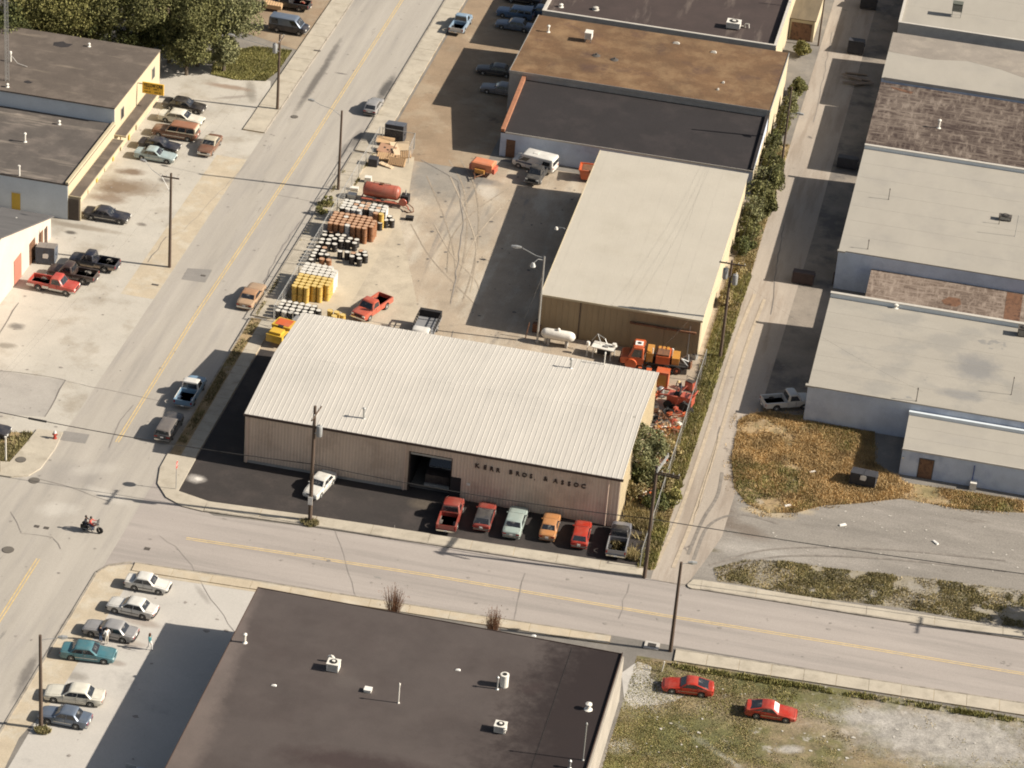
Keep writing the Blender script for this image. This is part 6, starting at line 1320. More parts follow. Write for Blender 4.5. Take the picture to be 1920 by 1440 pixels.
# yellow paving machine at the left end of the yard
machine('paving_machine','yellow paving machine with open hopper at the fence corner',528,636,math.radians(80),(('hopper',lambda b:b.loft([[(-.2,-.9,.5),(1.3,-.9,.5),(1.3,.9,.5),(-.2,.9,.5)],[(-.3,-1.0,1.6),(1.5,-1.0,1.5),(1.5,1.0,1.5),(-.3,1.0,1.6)]],smooth=False),M_YEL),('hopper_inside',lambda b:b.box(-.1,-.75,1.605,1.2,.75,1.62),M_ORM),('body',lambda b:b.box(-1.8,-.85,.5,-.3,.85,1.3),M_YEL),('engine_cover',lambda b:b.box(-1.6,-.6,1.3,-.6,.6,1.55),M_YEL),('grille',lambda b:b.box(-1.4,-.88,.6,-.5,-.85,1.2),M_DARK),('wheel',lambda b:b.lathe([(.2,-.15),(.42,-.13),(.42,.13),(.2,.15)],16,M=Matrix.Translation((-1.2,-.95,.42))@Matrix.Rotation(math.pi/2,4,'X')).lathe([(.2,-.15),(.42,-.13),(.42,.13),(.2,.15)],16,M=Matrix.Translation((.8,-1.0,.42))@Matrix.Rotation(math.pi/2,4,'X')),M_BLACK),('seat',lambda b:b.box(-.5,-.25,1.3,-.1,.25,1.65),M_DARK)))
machine('flat_trailer','grey flat deck trailer tucked beside the yellow paving machine',563,618,math.radians(80),(('deck',lambda b:b.box(-1.6,-1.0,.7,1.6,1.0,.8),mat('grey_deck',(.2,.2,.2))),('lamp',lambda b:b.lathe([(.12,.8),(.12,.95)],10),M_WHITE),('frame',lambda b:b.box(-1.6,-.9,.5,1.6,-.8,.7).box(-1.6,.8,.5,1.6,.9,.7),M_IRON),('wheel',lambda b:b.lathe([(.15,-.1),(.32,-.1),(.32,.1),(.15,.1)],14,M=Matrix.Translation((0,-1.0,.32))@Matrix.Rotation(math.pi/2,4,'X')),M_BLACK)),'trailer')
# orange trailer machines in the yard
t=machine('tar_kettle','orange tar kettle trailer with drawbar in the upper yard',905,326,math.radians(-8),(('body',lambda b:b.loft([[(-1.1,-.7,.6),(1.2,-.7,.6),(1.2,.7,.6),(-1.1,.7,.6)],[(-1.15,-.75,1.5),(1.25,-.75,1.5),(1.25,.75,1.5),(-1.15,.75,1.5)],[(-1.0,-.55,1.6),(1.1,-.55,1.6),(1.1,.55,1.6),(-1.0,.55,1.6)]],smooth=False),paint('faded_orange',(.56,.19,.085),rough=.6)),('fender',lambda b:b.box(-1.45,-.5,.5,-1.12,.5,1.1).box(1.22,-.6,.5,1.5,.6,1.1),ORED),('burner',lambda b:b.box(-.6,-1.1,.5,.5,-.75,.95),M_ORY),('drawbar',lambda b:b.path([(-.8,-.9,.5),(-.2,-1.9,.45),(-.1,-2.4,.4)],.06).path([(.5,-.9,.5),(-.1,-1.9,.45)],.06),M_RUST),('wheel',lambda b:b.lathe([(.15,-.11),(.34,-.11),(.34,.11),(.15,.11)],14,M=Matrix.Translation((-.1,-.85,.34))@Matrix.Rotation(math.pi/2,4,'X')).lathe([(.15,-.11),(.34,-.11),(.34,.11),(.15,.11)],14,M=Matrix.Translation((-.1,.85,.34))@Matrix.Rotation(math.pi/2,4,'X')),M_BLACK)),'trailer')
machine('skip_bin','bright orange skip bin half hidden by the cream metal roof',1106,336,math.radians(5),(('bin',lambda b:b.loft([[(-.9,-.8,.25),(1.6,-.8,.25),(1.6,.8,.25),(-.9,.8,.25)],[(-1.2,-.95,1.35),(1.8,-.95,1.35),(1.8,.95,1.35),(-1.2,.95,1.35)]],smooth=False),M_ORM),('rim',lambda b:b.box(-1.25,-1.0,1.35,1.85,-.88,1.45).box(-1.25,.88,1.35,1.85,1.0,1.45).box(-1.25,-.88,1.35,-1.13,.88,1.45),M_ORM),('load',lambda b:b.box(-.9,-.8,1.352,1.6,.8,1.38),M_RUST),('lug',lambda b:b.box(-.1,-1.1,1.3,.1,-1.0,1.6),M_RUST)),'skip bin')

# hydrant, stop sign, posts
t=thing('fire_hydrant','red fire hydrant with white cap on the west street corner','hydrant',G(103,824,.0)+Vector((0,0,.12)))
MB().lathe([(.2,0),(.2,.05),(.14,.07),(.14,.5),(.17,.52),(.17,.57)],14).build('barrel',RED,t); MB().lathe([(.16,.57),(.13,.7),(.05,.8),(.04,.86)],14).build('bonnet',WH,t)
MB().tube((-.24,0,.42),(.24,0,.42),.07,.07,8).tube((0,0,.42),(0,-.24,.42),.085,.085,8).build('nozzle',RED,t)
t=thing('stop_sign','red stop sign on a thin post at the shaded street corner','sign',G(330,919,0)+Vector((0,0,.125)),math.radians(93))
MB().tube((0,0,0),(0,0,2.9),.035).build('post',M_STEEL,t)
oc=[(.38*math.cos(math.pi/8+k*math.pi/4),.38*math.sin(math.pi/8+k*math.pi/4)) for k in range(8)]
pl=MB().prism(oc,0,.012).build('plate',mat('sign_red',(.45,.05,.03),rough=.5,space='object'),t,(0,-.04,2.55)); pl.rotation_euler=(math.pi/2,0,0)
oc2=[(x*1.06,y*1.06) for x,y in oc]; b_=MB().prism(oc2,0,.008).build('border',M_WHITEP,t,(0,-.028,2.55)); b_.rotation_euler=(math.pi/2,0,0)
me=text_mesh('STOP',.27,.004); me.materials.append(M_WHITEP); from_mesh('lettering',me,pl,(0,0,.017))
t=thing('marker_post','short leaning white post in the grass beside the lower sidewalk','post',G(1241,1259)); MB().tube((0,0,0),(.12,0,1.0),.05,.05,8).build('post',M_WHITE,t); MB().lathe([(.06,0),(.06,.04)],8,M=Matrix.Translation((.12,0,1.0))).build('cap',M_WHITE,t)
t=thing('sign_post','white square post in the weeds at the west corner','post',G(11,866)+Vector((0,0,.0))); MB().box(-.06,-.06,0,.06,.06,2.6).build('post',M_WHITE,t); MB().box(-.09,-.09,2.6,.09,.09,2.66).build('cap',M_WHITE,t)
for px,py,lab in ((1580,985,'pale paper scrap in the gravel lot near the dry grass'),(1754,1018,'small pale plank lying in the gravel lot'),(1477,949,'white litter near the curved kerb of the dry grass'),(1523,886,'white litter in the middle of the dry grass')):
    o=MB().loft([[(-.35,-.12,0),(.35,-.14,0),(.33,.12,0),(-.33,.13,0)],[(-.3,-.1,.1),(.32,-.1,.08),(.3,.1,.12),(-.3,.1,.1)]],smooth=False).build('litter',M_WHITEP,None,G(px,py)+Vector((0,0,.02)),.6 if px!=1754 else -.8); tag(o,lab,'litter')

# ---------------------------------------------------------------- people and the motorcycle
SKIN=mat('skin',(.42,.25,.17),rough=.6,var=.05,space='object'); HAIRD=mat('dark_hair',(.03,.02,.015),rough=.7,space='object'); DENIM=mat('denim',(.06,.09,.15),rough=.9,space='object')
WSH=mat('white_cloth',(.66,.64,.60),rough=.9,space='object'); TEALC=mat('teal_cloth',(.05,.20,.22),rough=.9,space='object'); DKC=mat('dark_cloth',(.03,.03,.04),rough=.9,space='object'); REDC=mat('red_cloth',(.50,.07,.05),rough=.9,space='object'); KHA=mat('light_trousers',(.55,.50,.42),rough=.9,space='object'); SHOE=mat('shoe',(.05,.04,.035),rough=.7,space='object'); WSHOE=mat('white_shoe',(.6,.58,.54),rough=.7,space='object')
def person(label, p, rz, J, shirt, trousers, hair=HAIRD, shoes=SHOE, hat=None, H=1.72, sleeves=True, long_hair=False):
    """J: joint positions for a 1.72 m figure facing +x; one skinned continuous body"""
    s=H/1.72
    base={'pel':(0,0,.95),'wai':(0,0,1.12),'che':(.01,0,1.30),'nec':(.0,0,1.46),'hed':(.02,0,1.56),'top':(.02,0,1.68),
      'lsh':(0,.19,1.42),'lel':(-.02,.24,1.14),'lwr':(.06,.24,.90),'lha':(.09,.24,.80),'rsh':(0,-.19,1.42),'rel':(-.02,-.24,1.14),'rwr':(.06,-.24,.90),'rha':(.09,-.24,.80),
      'lhi':(0,.09,.90),'lkn':(.03,.10,.50),'lan':(0,.10,.09),'lto':(.17,.12,.04),'rhi':(0,-.09,.90),'rkn':(.03,-.10,.50),'ran':(0,-.10,.09),'rto':(.17,-.12,.04)}
    base.update(J)
    rad={'pel':(.155,.125),'wai':(.135,.105),'che':(.165,.115),'nec':(.058,.058),'hed':(.078,.092),'top':(.066,.08),'lsh':(.068,.068),'lel':(.046,.046),'lwr':(.032,.032),'lha':(.036,.02),'lhi':(.088,.092),'lkn':(.058,.06),'lan':(.042,.044),'lto':(.036,.03)}
    for k in list(rad):
        if k[0]=='l': rad['r'+k[1:]]=rad[k]
    ed=[('pel','wai'),('wai','che'),('che','nec'),('nec','hed'),('hed','top'),('che','lsh'),('lsh','lel'),('lel','lwr'),('lwr','lha'),('che','rsh'),('rsh','rel'),('rel','rwr'),('rwr','rha'),('pel','lhi'),('lhi','lkn'),('lkn','lan'),('lan','lto'),('pel','rhi'),('rhi','rkn'),('rkn','ran'),('ran','rto')]
    names=list(base); idx={n:i for i,n in enumerate(names)}
    me=bpy.data.meshes.new('sk'); me.from_pydata([tuple(c*s for c in base[n]) for n in names],[(idx[a],idx[b]) for a,b in ed],[])
    o=bpy.data.objects.new('sk',me); C.objects.link(o)
    md=o.modifiers.new('skin','SKIN'); sv=me.skin_vertices[0].data
    for n in names: sv[idx[n]].radius=(rad[n][0]*s,rad[n][1]*s); sv[idx[n]].use_root=(n=='pel')
    o.modifiers.new('sub','SUBSURF').levels=1
    bm_=bpy.data.meshes.new_from_object(o.evaluated_get(bpy.context.evaluated_depsgraph_get())); bpy.data.objects.remove(o)
    bm_.name='body'; bm_.materials.clear()
    for m in (SKIN,shirt,trousers,shoes): bm_.materials.append(m)
    segs=[(Vector(base[a])*s,Vector(base[b])*s,a,b) for a,b in ed]
    for f in bm_.polygons:
        c=f.center; best=(9,0)
        for a,b,na,nb in segs:
            d=b-a; t_=max(0,min(1,(c-a).dot(d)/d.length_squared)); q=(c-(a+d*t_)).length
            if q<best[0]: best=(q,na,nb,t_)
        _,na,nb,t_=best; k=0
        if nb in('wai','che','lsh','rsh') : k=1
        elif nb=='nec': k=1 if t_<.62 else 0
        elif nb in('lel','rel'): k=1
        elif nb in('lwr','rwr'): k=1 if sleeves else 0
        elif nb in('lhi','rhi','lkn','rkn'): k=2
        elif nb in('lan','ran'): k=2 if t_<.85 else 3
        elif nb in('lto','rto'): k=3
        f.material_index=k; f.use_smooth=True
    t=thing('person',label,'person',p,rz); body=from_mesh('body',bm_,t)
    # fingers, face and hair
    fb=MB()
    for sd in ('l','r'):
        w=Vector(base[sd+'wr'])*s; h=Vector(base[sd+'ha'])*s; d=(h-w).normalized(); sidev=d.cross(Vector((0,1 if sd=='l' else -1,0))).normalized()
        for k in range(4):
            a=h+sidev*(.02*(k-1.5))*s; L1=(.045,.052,.048,.036)[k]*s
            b=a+d*L1; c=b+(d+Vector((.5,0,-.1))).normalized()*L1*.8; fb.tube(a-d*.02,b,.0095*s,.009*s,6).tube(b,c,.009*s,.007*s,6)
        a=w.lerp(h,.5)+sidev*.03*s; fb.tube(a,a+(sidev+d).normalized()*.05*s,.011*s,.009*s,6)
    hd=Vector(base['hed'])*s; fwd=Vector((1,0,0)); 
    fb.loft([[tuple(hd+Vector((.085,-.012,-.015))*s),tuple(hd+Vector((.085,.012,-.015))*s),tuple(hd+Vector((.08,0,.035))*s)],[tuple(hd+Vector((.115,-.008,-.012))*s),tuple(hd+Vector((.115,.008,-.012))*s),tuple(hd+Vector((.09,0,.03))*s)]],smooth=False)
    for y in (-1,1): fb.cbox(hd+Vector((0,y*.088,.0))*s,(.035*s,.018*s,.055*s))
    fb.build('hands_and_face',SKIN,t)
    eb=MB()
    for y in (-1,1): eb.lathe([(.004,-.004),(.012,0),(.004,.004)],8,M=Matrix.Translation(hd+Vector((.088,y*.032,.03))*s)@Matrix.Rotation(math.pi/2,4,'Y'))
    eb.build('eye',M_DARK,t); MB().cbox(hd+Vector((.086,0,-.05))*s,(.01,.045,.01)).build('mouth',mat('lips',(.30,.10,.09),space='object'),t)
    tp=Vector(base['top'])*s
    if hat: MB().lathe([(.19,0),(.19,.015),(.11,.03),(.105,.10),(.05,.13)],16,M=Matrix.Translation(tp+Vector((0,0,-.02)))).build('hat',hat,t)
    else:
        hb=MB().lathe([(.098,-.10),(.108,-.03),(.098,.04),(.06,.085),(.01,.10)],14,M=Matrix.Translation(tp+Vector((-.022,0,-.02))))
        if long_hair: hb.loft([[tuple(tp+Vector((-.10,-.09,-.02))*s),tuple(tp+Vector((-.10,.09,-.02))*s),tuple(tp+Vector((-.03,.10,-.04))*s),tuple(tp+Vector((-.03,-.10,-.04))*s)],[tuple(tp+Vector((-.12,-.09,-.28))*s),tuple(tp+Vector((-.12,.09,-.28))*s),tuple(tp+Vector((-.06,.09,-.28))*s),tuple(tp+Vector((-.06,-.09,-.28))*s)]])
        hb.build('hair',hair,t)
    return t
WALK={'lkn':(.14,.10,.52),'lan':(.16,.10,.09),'lto':(.33,.11,.05),'rkn':(-.02,-.10,.50),'ran':(-.26,-.10,.16),'rto':(-.12,-.11,.05),'lel':(-.14,.25,1.16),'lwr':(-.08,.27,.92),'lha':(-.06,.27,.82),'rel':(.10,-.25,1.16),'rwr':(.24,-.24,.96),'rha':(.30,-.24,.88)}
STAND={'lel':(.02,.27,1.16),'lwr':(.18,.20,1.00),'lha':(.24,.16,.94),'rel':(-.02,-.28,1.15),'rwr':(.06,-.30,.92)}
person('person in white shirt and pale trousers standing between the teal and silver cars',G(200,1209)+Vector((0,0,.012)),math.radians(140),STAND,WSH,KHA,shoes=WSHOE,H=1.74)
person('person in dark clothes beside the silver car door',G(188,1204)+Vector((0,0,.012)),math.radians(60),{},DKC,DENIM,H=1.70)
person('person in teal top and white trousers walking across the pale lot',G(281,1219)+Vector((0,0,.012)),math.radians(-20),WALK,TEALC,WSH,shoes=WSHOE,H=1.66,long_hair=True,hair=mat('brown_hair',(.10,.045,.025),rough=.7,space='object'))
BEND={'wai':(.10,0,1.10),'che':(.24,0,1.24),'nec':(.36,0,1.36),'hed':(.43,0,1.43),'top':(.48,0,1.54),'lsh':(.25,.19,1.36),'lel':(.42,.24,1.14),'lwr':(.58,.16,1.02),'lha':(.66,.14,.98),'rsh':(.25,-.19,1.36),'rel':(.40,-.24,1.12),'rwr':(.56,-.16,.98),'rha':(.64,-.14,.93)}
person('worker in straw hat and dark shirt leaning over beside the orange loader',G(1274,738)+Vector((0,0,.012)),math.radians(250),BEND,DKC,DENIM,hat=mat('straw',(.55,.42,.22),rough=.9,space='object'),H=1.75)
# motorcycle with two riders
a,b=G(157,994),G(188,1001); u=(b-a).normalized(); rz=math.atan2(u.y,u.x); mp=(a+b)/2; mp.z=.014
t=thing('motorcycle','black motorcycle carrying two riders through the street crossing','motorcycle',mp,rz)
for x in (-.72,.72):
    o=MB().lathe([(.22,-.05),(.30,-.06),(.33,0),(.30,.06),(.22,.05)],20,M=Matrix.Translation((x,0,.33))@Matrix.Rotation(math.pi/2,4,'X')).build('wheel',M_BLACK,t)
    mb=MB().lathe([(.06,-.08),(.06,.08)],10,M=Matrix.Translation((x,0,.33))@Matrix.Rotation(math.pi/2,4,'X'))
    for k in range(8): mb.tube((x,0,.33),(x+.24*math.cos(k*.785),0,.33+.24*math.sin(k*.785)),.008,.008,4)
    mb.build('spoke',M_CHROME,o)
MB().path([(-.72,.12,.33),(-.2,.12,.45),(.3,.1,.8)],.03).path([(-.72,-.12,.33),(-.2,-.12,.45),(.3,-.1,.8)],.03).build('frame',M_BLACK,t)
MB().path([(.72,.09,.33),(.45,.09,.98)],.028).path([(.72,-.09,.33),(.45,-.09,.98)],.028).build('fork',M_CHROME,t)
MB().box(-.22,-.16,.30,.25,.16,.62).build('engine',M_STEEL,t); MB().loft([[(-.1,-.12,.72),(-.1,.12,.72),(-.1,.1,.86),(-.1,-.1,.86)],[(.2,-.17,.72),(.2,.17,.72),(.2,.13,.95),(.2,-.13,.95)],[(.42,-.08,.76),(.42,.08,.76),(.42,.06,.92),(.42,-.06,.92)]]).build('fuel_tank',DRED,t)
MB().loft([[(-.9,-.1,.74),(-.9,.1,.74),(-.9,.1,.82),(-.9,-.1,.82)],[(-.45,-.15,.68),(-.45,.15,.68),(-.45,.15,.78),(-.45,-.15,.78)],[(-.05,-.13,.68),(-.05,.13,.68),(-.05,.13,.77),(-.05,-.13,.77)]],smooth=False).build('seat',M_BLACK,t)
MB().path([(.32,.38,1.08),(.42,.2,1.1),(.45,0,1.02),(.42,-.2,1.1),(.32,-.38,1.08)],.018).build('handlebar',M_CHROME,t)
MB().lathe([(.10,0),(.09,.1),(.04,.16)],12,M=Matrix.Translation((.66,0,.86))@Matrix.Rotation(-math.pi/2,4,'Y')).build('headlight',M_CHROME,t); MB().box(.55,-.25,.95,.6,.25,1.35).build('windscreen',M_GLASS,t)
for s in (-1,1): MB().tube((.0,s*.18,.30),(-.8,s*.2,.34),.045,.05,8).build('exhaust',M_CHROME,t); MB().box(-.95,s*.16,.42,-.5,s*.34,.72).build('saddlebag',M_BLACK,t)
MB().lathe([(.34,-.07),(.36,0),(.34,.07)],16,M=Matrix.Translation((-.72,0,.34))@Matrix.Rotation(math.pi/2,4,'X')).build('rear_fender',M_BLACK,t) if False else None
def rider(dx,lean):
    z=-.17
    return {'pel':(dx,0,.95+z),'wai':(dx+.03*lean,0,1.12+z),'che':(dx+.08*lean,0,1.30+z),'nec':(dx+.12*lean,0,1.46+z),'hed':(dx+.15*lean,0,1.56+z),'top':(dx+.15*lean,0,1.68+z),'lsh':(dx+.1*lean,.19,1.40+z),'rsh':(dx+.1*lean,-.19,1.40+z),
     'lel':(dx+.30,.30,1.20+z),'rel':(dx+.30,-.30,1.20+z),'lwr':(dx+.50,.34,1.22+z),'rwr':(dx+.50,-.34,1.22+z),'lha':(dx+.57,.35,1.23+z),'rha':(dx+.57,-.35,1.23+z),
     'lhi':(dx+.04,.12,.92+z),'rhi':(dx+.04,-.12,.92+z),'lkn':(dx+.44,.24,.80+z),'rkn':(dx+.44,-.24,.80+z),'lan':(dx+.26,.26,.45+z),'ran':(dx+.26,-.26,.45+z),'lto':(dx+.42,.28,.40+z),'rto':(dx+.42,-.28,.40+z)}
person('front rider in red and white jacket steering the motorcycle',mp,rz,rider(-.22,1),REDC,DENIM,H=1.72)
R2=rider(-.62,.6); R2.update({'lwr':(-.32,.24,1.02),'rwr':(-.32,-.24,1.02),'lha':(-.26,.2,1.0),'rha':(-.26,-.2,1.0),'lel':(-.45,.32,1.04),'rel':(-.45,-.32,1.04),'lkn':(-.2,.34,.68),'rkn':(-.2,-.34,.68),'lan':(-.32,.36,.34),'ran':(-.32,-.36,.34),'lto':(-.16,.38,.28),'rto':(-.16,-.38,.28)})
person('pillion rider in dark clothes seated behind on the motorcycle',mp,rz,R2,DKC,DKC,H=1.72)

# ---------------------------------------------------------------- vegetation
rng=np.random.default_rng(4)
def leaf_mat(name,a,b,c=None,rough=.75):
    m=bpy.data.materials.new(name); m.use_nodes=True; nt=m.node_tree; N=nt.nodes; L=nt.links; p=N['Principled BSDF']; p.inputs['Roughness'].default_value=rough; p.inputs['Specular IOR Level'].default_value=.25
    g=N.new('ShaderNodeNewGeometry'); r=N.new('ShaderNodeValToRGB'); L.new(g.outputs['Random Per Island'],r.inputs[0])
    e=r.color_ramp.elements; e[0].color=(*a,1); e[1].color=(*b,1)
    if c: k=e.new(.8); k.color=(*c,1)
    n=N.new('ShaderNodeTexNoise'); n.inputs['Scale'].default_value=.45; n.inputs['Detail'].default_value=3; L.new(g.outputs['Position'],n.inputs['Vector'])
    mr=N.new('ShaderNodeMapRange'); mr.inputs[1].default_value=.3; mr.inputs[2].default_value=.7; mr.inputs[3].default_value=.65; mr.inputs[4].default_value=1.35; L.new(n.outputs['Fac'],mr.inputs[0])
    v=N.new('ShaderNodeVectorMath'); v.operation='SCALE'; L.new(r.outputs[0],v.inputs[0]); L.new(mr.outputs[0],v.inputs['Scale']); L.new(v.outputs[0],p.inputs['Base Color'])
    MATS[name]=m; return m
LF_OLIVE=leaf_mat('olive_leaf',(.065,.072,.022),(.135,.135,.045),(.18,.17,.065)); LF_YEL=leaf_mat('yellow_green_leaf',(.08,.082,.020),(.155,.15,.045),(.205,.185,.065)); LF_DARK=leaf_mat('dark_leaf',(.035,.045,.015),(.085,.095,.03),(.12,.125,.04)); LF_GREY=leaf_mat('grey_green_leaf',(.085,.095,.04),(.175,.18,.085),(.24,.23,.11))
LF_RUST=leaf_mat('russet_twig',(.10,.045,.025),(.20,.10,.05)); LF_STRAW=leaf_mat('straw_grass',(.37,.25,.115),(.56,.41,.21),(.47,.335,.16)); LF_GRASS=leaf_mat('green_grass',(.11,.12,.032),(.225,.21,.065),(.30,.26,.10)); LF_MIXG=leaf_mat('mixed_grass',(.16,.14,.05),(.30,.24,.10),(.40,.31,.16)); LF_WEED=leaf_mat('weed_leaf',(.11,.11,.038),(.24,.205,.085),(.33,.27,.135))
BARK=mat('bark',(.10,.078,.055),rough=.95,var=.25,vscale=4,space='object')
def cards(name, P, S, m, parent=None, loc=(0,0,0), flat=0.0):
    """many small leaf faces: centres P, sizes S"""
    n=len(P); nrm=rng.normal(size=(n,3)); nrm[:,2]=np.abs(nrm[:,2])+flat; nrm/=np.linalg.norm(nrm,axis=1)[:,None]
    t=rng.normal(size=(n,3)); t-= (t*nrm).sum(1)[:,None]*nrm; t/=np.linalg.norm(t,axis=1)[:,None]; b=np.cross(nrm,t)
    s=S[:,None]; V=np.stack([P-t*s, P+b*s*.42, P+t*s, P-b*s*.42],1).reshape(-1,3)
    return raw(name,V,4,m,parent,loc)
def raw(name,V,k,m,parent=None,loc=(0,0,0)):
    n=len(V)//k; me=bpy.data.meshes.new(name); me.vertices.add(len(V)); me.vertices.foreach_set('co',V.astype(np.float32).ravel())
    me.loops.add(len(V)); me.loops.foreach_set('vertex_index',np.arange(len(V),dtype=np.int32)); me.polygons.add(n); me.polygons.foreach_set('loop_start',np.arange(0,len(V),k,dtype=np.int32))
    try: me.polygons.foreach_set('loop_total',np.full(n,k,dtype=np.int32))
    except Exception: pass
    me.update(calc_edges=True); me.materials.append(m); o=bpy.data.objects.new(name,me); C.objects.link(o); o.location=loc
    if parent: o.parent=parent
    return o
def crown_pts(n,rx,ry,rz,clumps,sp=.36):
    c=rng.normal(size=(clumps,3)); c/=np.linalg.norm(c,axis=1)[:,None]; c*=rng.uniform(.35,.95,size=(clumps,1)); c[:,2]=np.where(c[:,2]<-.5,c[:,2]*.5,c[:,2])
    rad=rng.uniform(.55,1.2,clumps)*sp
    k=rng.integers(0,clumps,n); d=rng.normal(size=(n,3)); d/=np.linalg.norm(d,axis=1)[:,None]
    P=c[k]+d*(rad[k]*rng.uniform(.55,1.05,n)**.5)[:,None]
    return P*np.array([rx,ry,rz])
def tree(name,label,cat,p,h,rx,ry,rz,cz,n,leafs,mt,clumps=26,trunk=.2,group=None,limbs=5,sp=.36):
    t=thing(name,label,cat,p,0,group)
    MB().tube((0,0,0),(.05,.05,cz*.55),trunk,trunk*.75,8).tube((.05,.05,cz*.55),(0,.1,cz*1.0),trunk*.75,trunk*.35,8).build('trunk',BARK,t)
    mb=MB()
    for i in range(limbs):
        a=i*2*math.pi/limbs+RND.uniform(-.4,.4); mb.tube((.03,.05,cz*(.45+.08*i/limbs)),(math.cos(a)*rx*.62,math.sin(a)*ry*.62,cz+rz*RND.uniform(-.1,.5)),trunk*.45,trunk*.12,6)
    mb.build('limb',BARK,t)
    P=crown_pts(n,rx,ry,rz,clumps,sp)+np.array([0,0,cz]); P=P[P[:,2]>.15]
    cards('crown',P,rng.uniform(.6,1.3,len(P))*leafs,mt,t); return t
def at_crown(px,py,z): 
    q=G(px,py,z); return Vector((q.x,q.y,0))
# woodland behind the cab garage
for i,(px,py,z,rx,rz,n,m,lab) in enumerate((
  (40,14,6.0,4.6,3.6,4200,LF_YEL,'yellow green tree at the top left corner by the radio mast'),(130,18,6.2,4.6,3.6,4200,LF_YEL,'broad yellow green tree second from the left behind the tar roof'),
  (205,2,6.8,4.4,3.6,3600,LF_OLIVE,'olive tree behind the yellow green trees at the top'),(285,12,6.6,4.6,3.8,4400,LF_OLIVE,'olive tree above the brown tar roof corner'),
  (372,40,5.6,4.2,3.7,4600,LF_OLIVE,'large olive tree left of the lawn above the black sedan'),(430,28,5.4,3.9,3.5,4600,LF_GREY,'grey green tree beside the dark blue van'),
  (350,92,3.2,2.6,2.4,2200,LF_OLIVE,'low olive tree spreading over the garage lot edge'),(420,95,2.6,2.1,2.0,1800,LF_GREY,'small grey green tree at the west end of the lawn'),
  (18,70,4.5,3.2,3.2,2200,LF_DARK,'dark tree at the left edge behind the lattice mast'),(255,62,3.4,3.0,2.4,1900,LF_DARK,'dark low tree in shade behind the brown tar roof'),(318,60,3.8,3.2,2.8,2200,LF_DARK,'dark shaded tree between the olive trees'),(75,50,4.2,3.0,2.6,1900,LF_DARK,'dark tree just above the brown tar roof'),(160,55,4.0,3.0,2.4,1900,LF_DARK,'dark tree in the middle of the garage back edge'),(240,-25,7,5,4,3000,LF_OLIVE,'olive tree at the top edge of the wood'),(90,-35,7,5,4,3000,LF_YEL,'yellow green tree at the top edge of the wood'),(400,-20,6,4.4,3.6,2800,LF_OLIVE,'olive tree at the top edge near the van'))):
    p=at_crown(px,py,z); tree('broadleaf_tree',lab,'tree',p,z+rz,rx,rx,rz,z,int(n*3.2),.165,m,clumps=60,trunk=.24,group='trees behind the cab garage')
# bushes along the alley
for i,(px,py,z,rx,ry,rz,m,lab) in enumerate((
  (1503,92,1.0,1.5,1.2,1.0,LF_GRASS,'green bush by the rubbish at the upper alley'),(1512,45,.9,1.2,1.6,1.0,LF_GRASS,'green bush beside the cream shed'),(1497,165,1.3,1.3,1.7,1.4,LF_OLIVE,'bushy clump at the brown roof corner by the alley'),(1483,198,1.3,1.3,1.8,1.4,LF_GREY,'grey green bush below the slim pole lamp'),
  (1467,232,1.4,1.4,1.7,1.5,LF_OLIVE,'olive bush beside the dark grey roof corner'),(1450,262,1.3,1.3,1.6,1.4,LF_DARK,'dark bush along the dark roof east wall'),(1443,285,1.7,1.5,1.6,1.7,LF_OLIVE,'bush casting shade on the dark roof corner'),(1452,305,1.7,1.6,1.8,1.8,LF_OLIVE,'tall olive bush near the slim pole foot'),
  (1435,330,2.0,1.7,1.9,2.0,LF_GREY,'tall grey green bush at the cream roof corner'),(1452,340,1.8,1.5,1.8,1.8,LF_OLIVE,'olive bush beside the pale alley edge, upper one'),(1422,368,2.1,1.7,1.9,2.1,LF_OLIVE,'dense olive tree by the cream metal roof edge'),(1412,396,2.3,1.6,1.8,2.1,LF_GREY,'bush reaching over the cream metal roof edge'),
  (1437,388,1.5,1.4,1.7,1.5,LF_OLIVE,'olive bush beside the pale alley edge, lower one'),(1408,428,1.5,1.5,1.9,1.6,LF_OLIVE,'olive bush halfway down the cream metal roof'),(1396,460,1.2,1.3,1.9,1.3,LF_DARK,'dark bush above the transformer pole'),(1388,505,.8,1.0,1.7,.9,LF_MIXG,'low weedy bush behind the transformer pole'),(1360,560,.7,.9,1.6,.8,LF_MIXG,'low weedy bush beside the cream building end wall'))):
    z*=.85; k_=RND.uniform(.72,.98); p=at_crown(px,py,z); tree('roadside_bush',lab,'bush',p,z+rz,rx*k_,ry*RND.uniform(.8,1.05),rz*.85,z,2700,.145,m,clumps=15,trunk=.07,group='bushes along the alley',sp=.46)
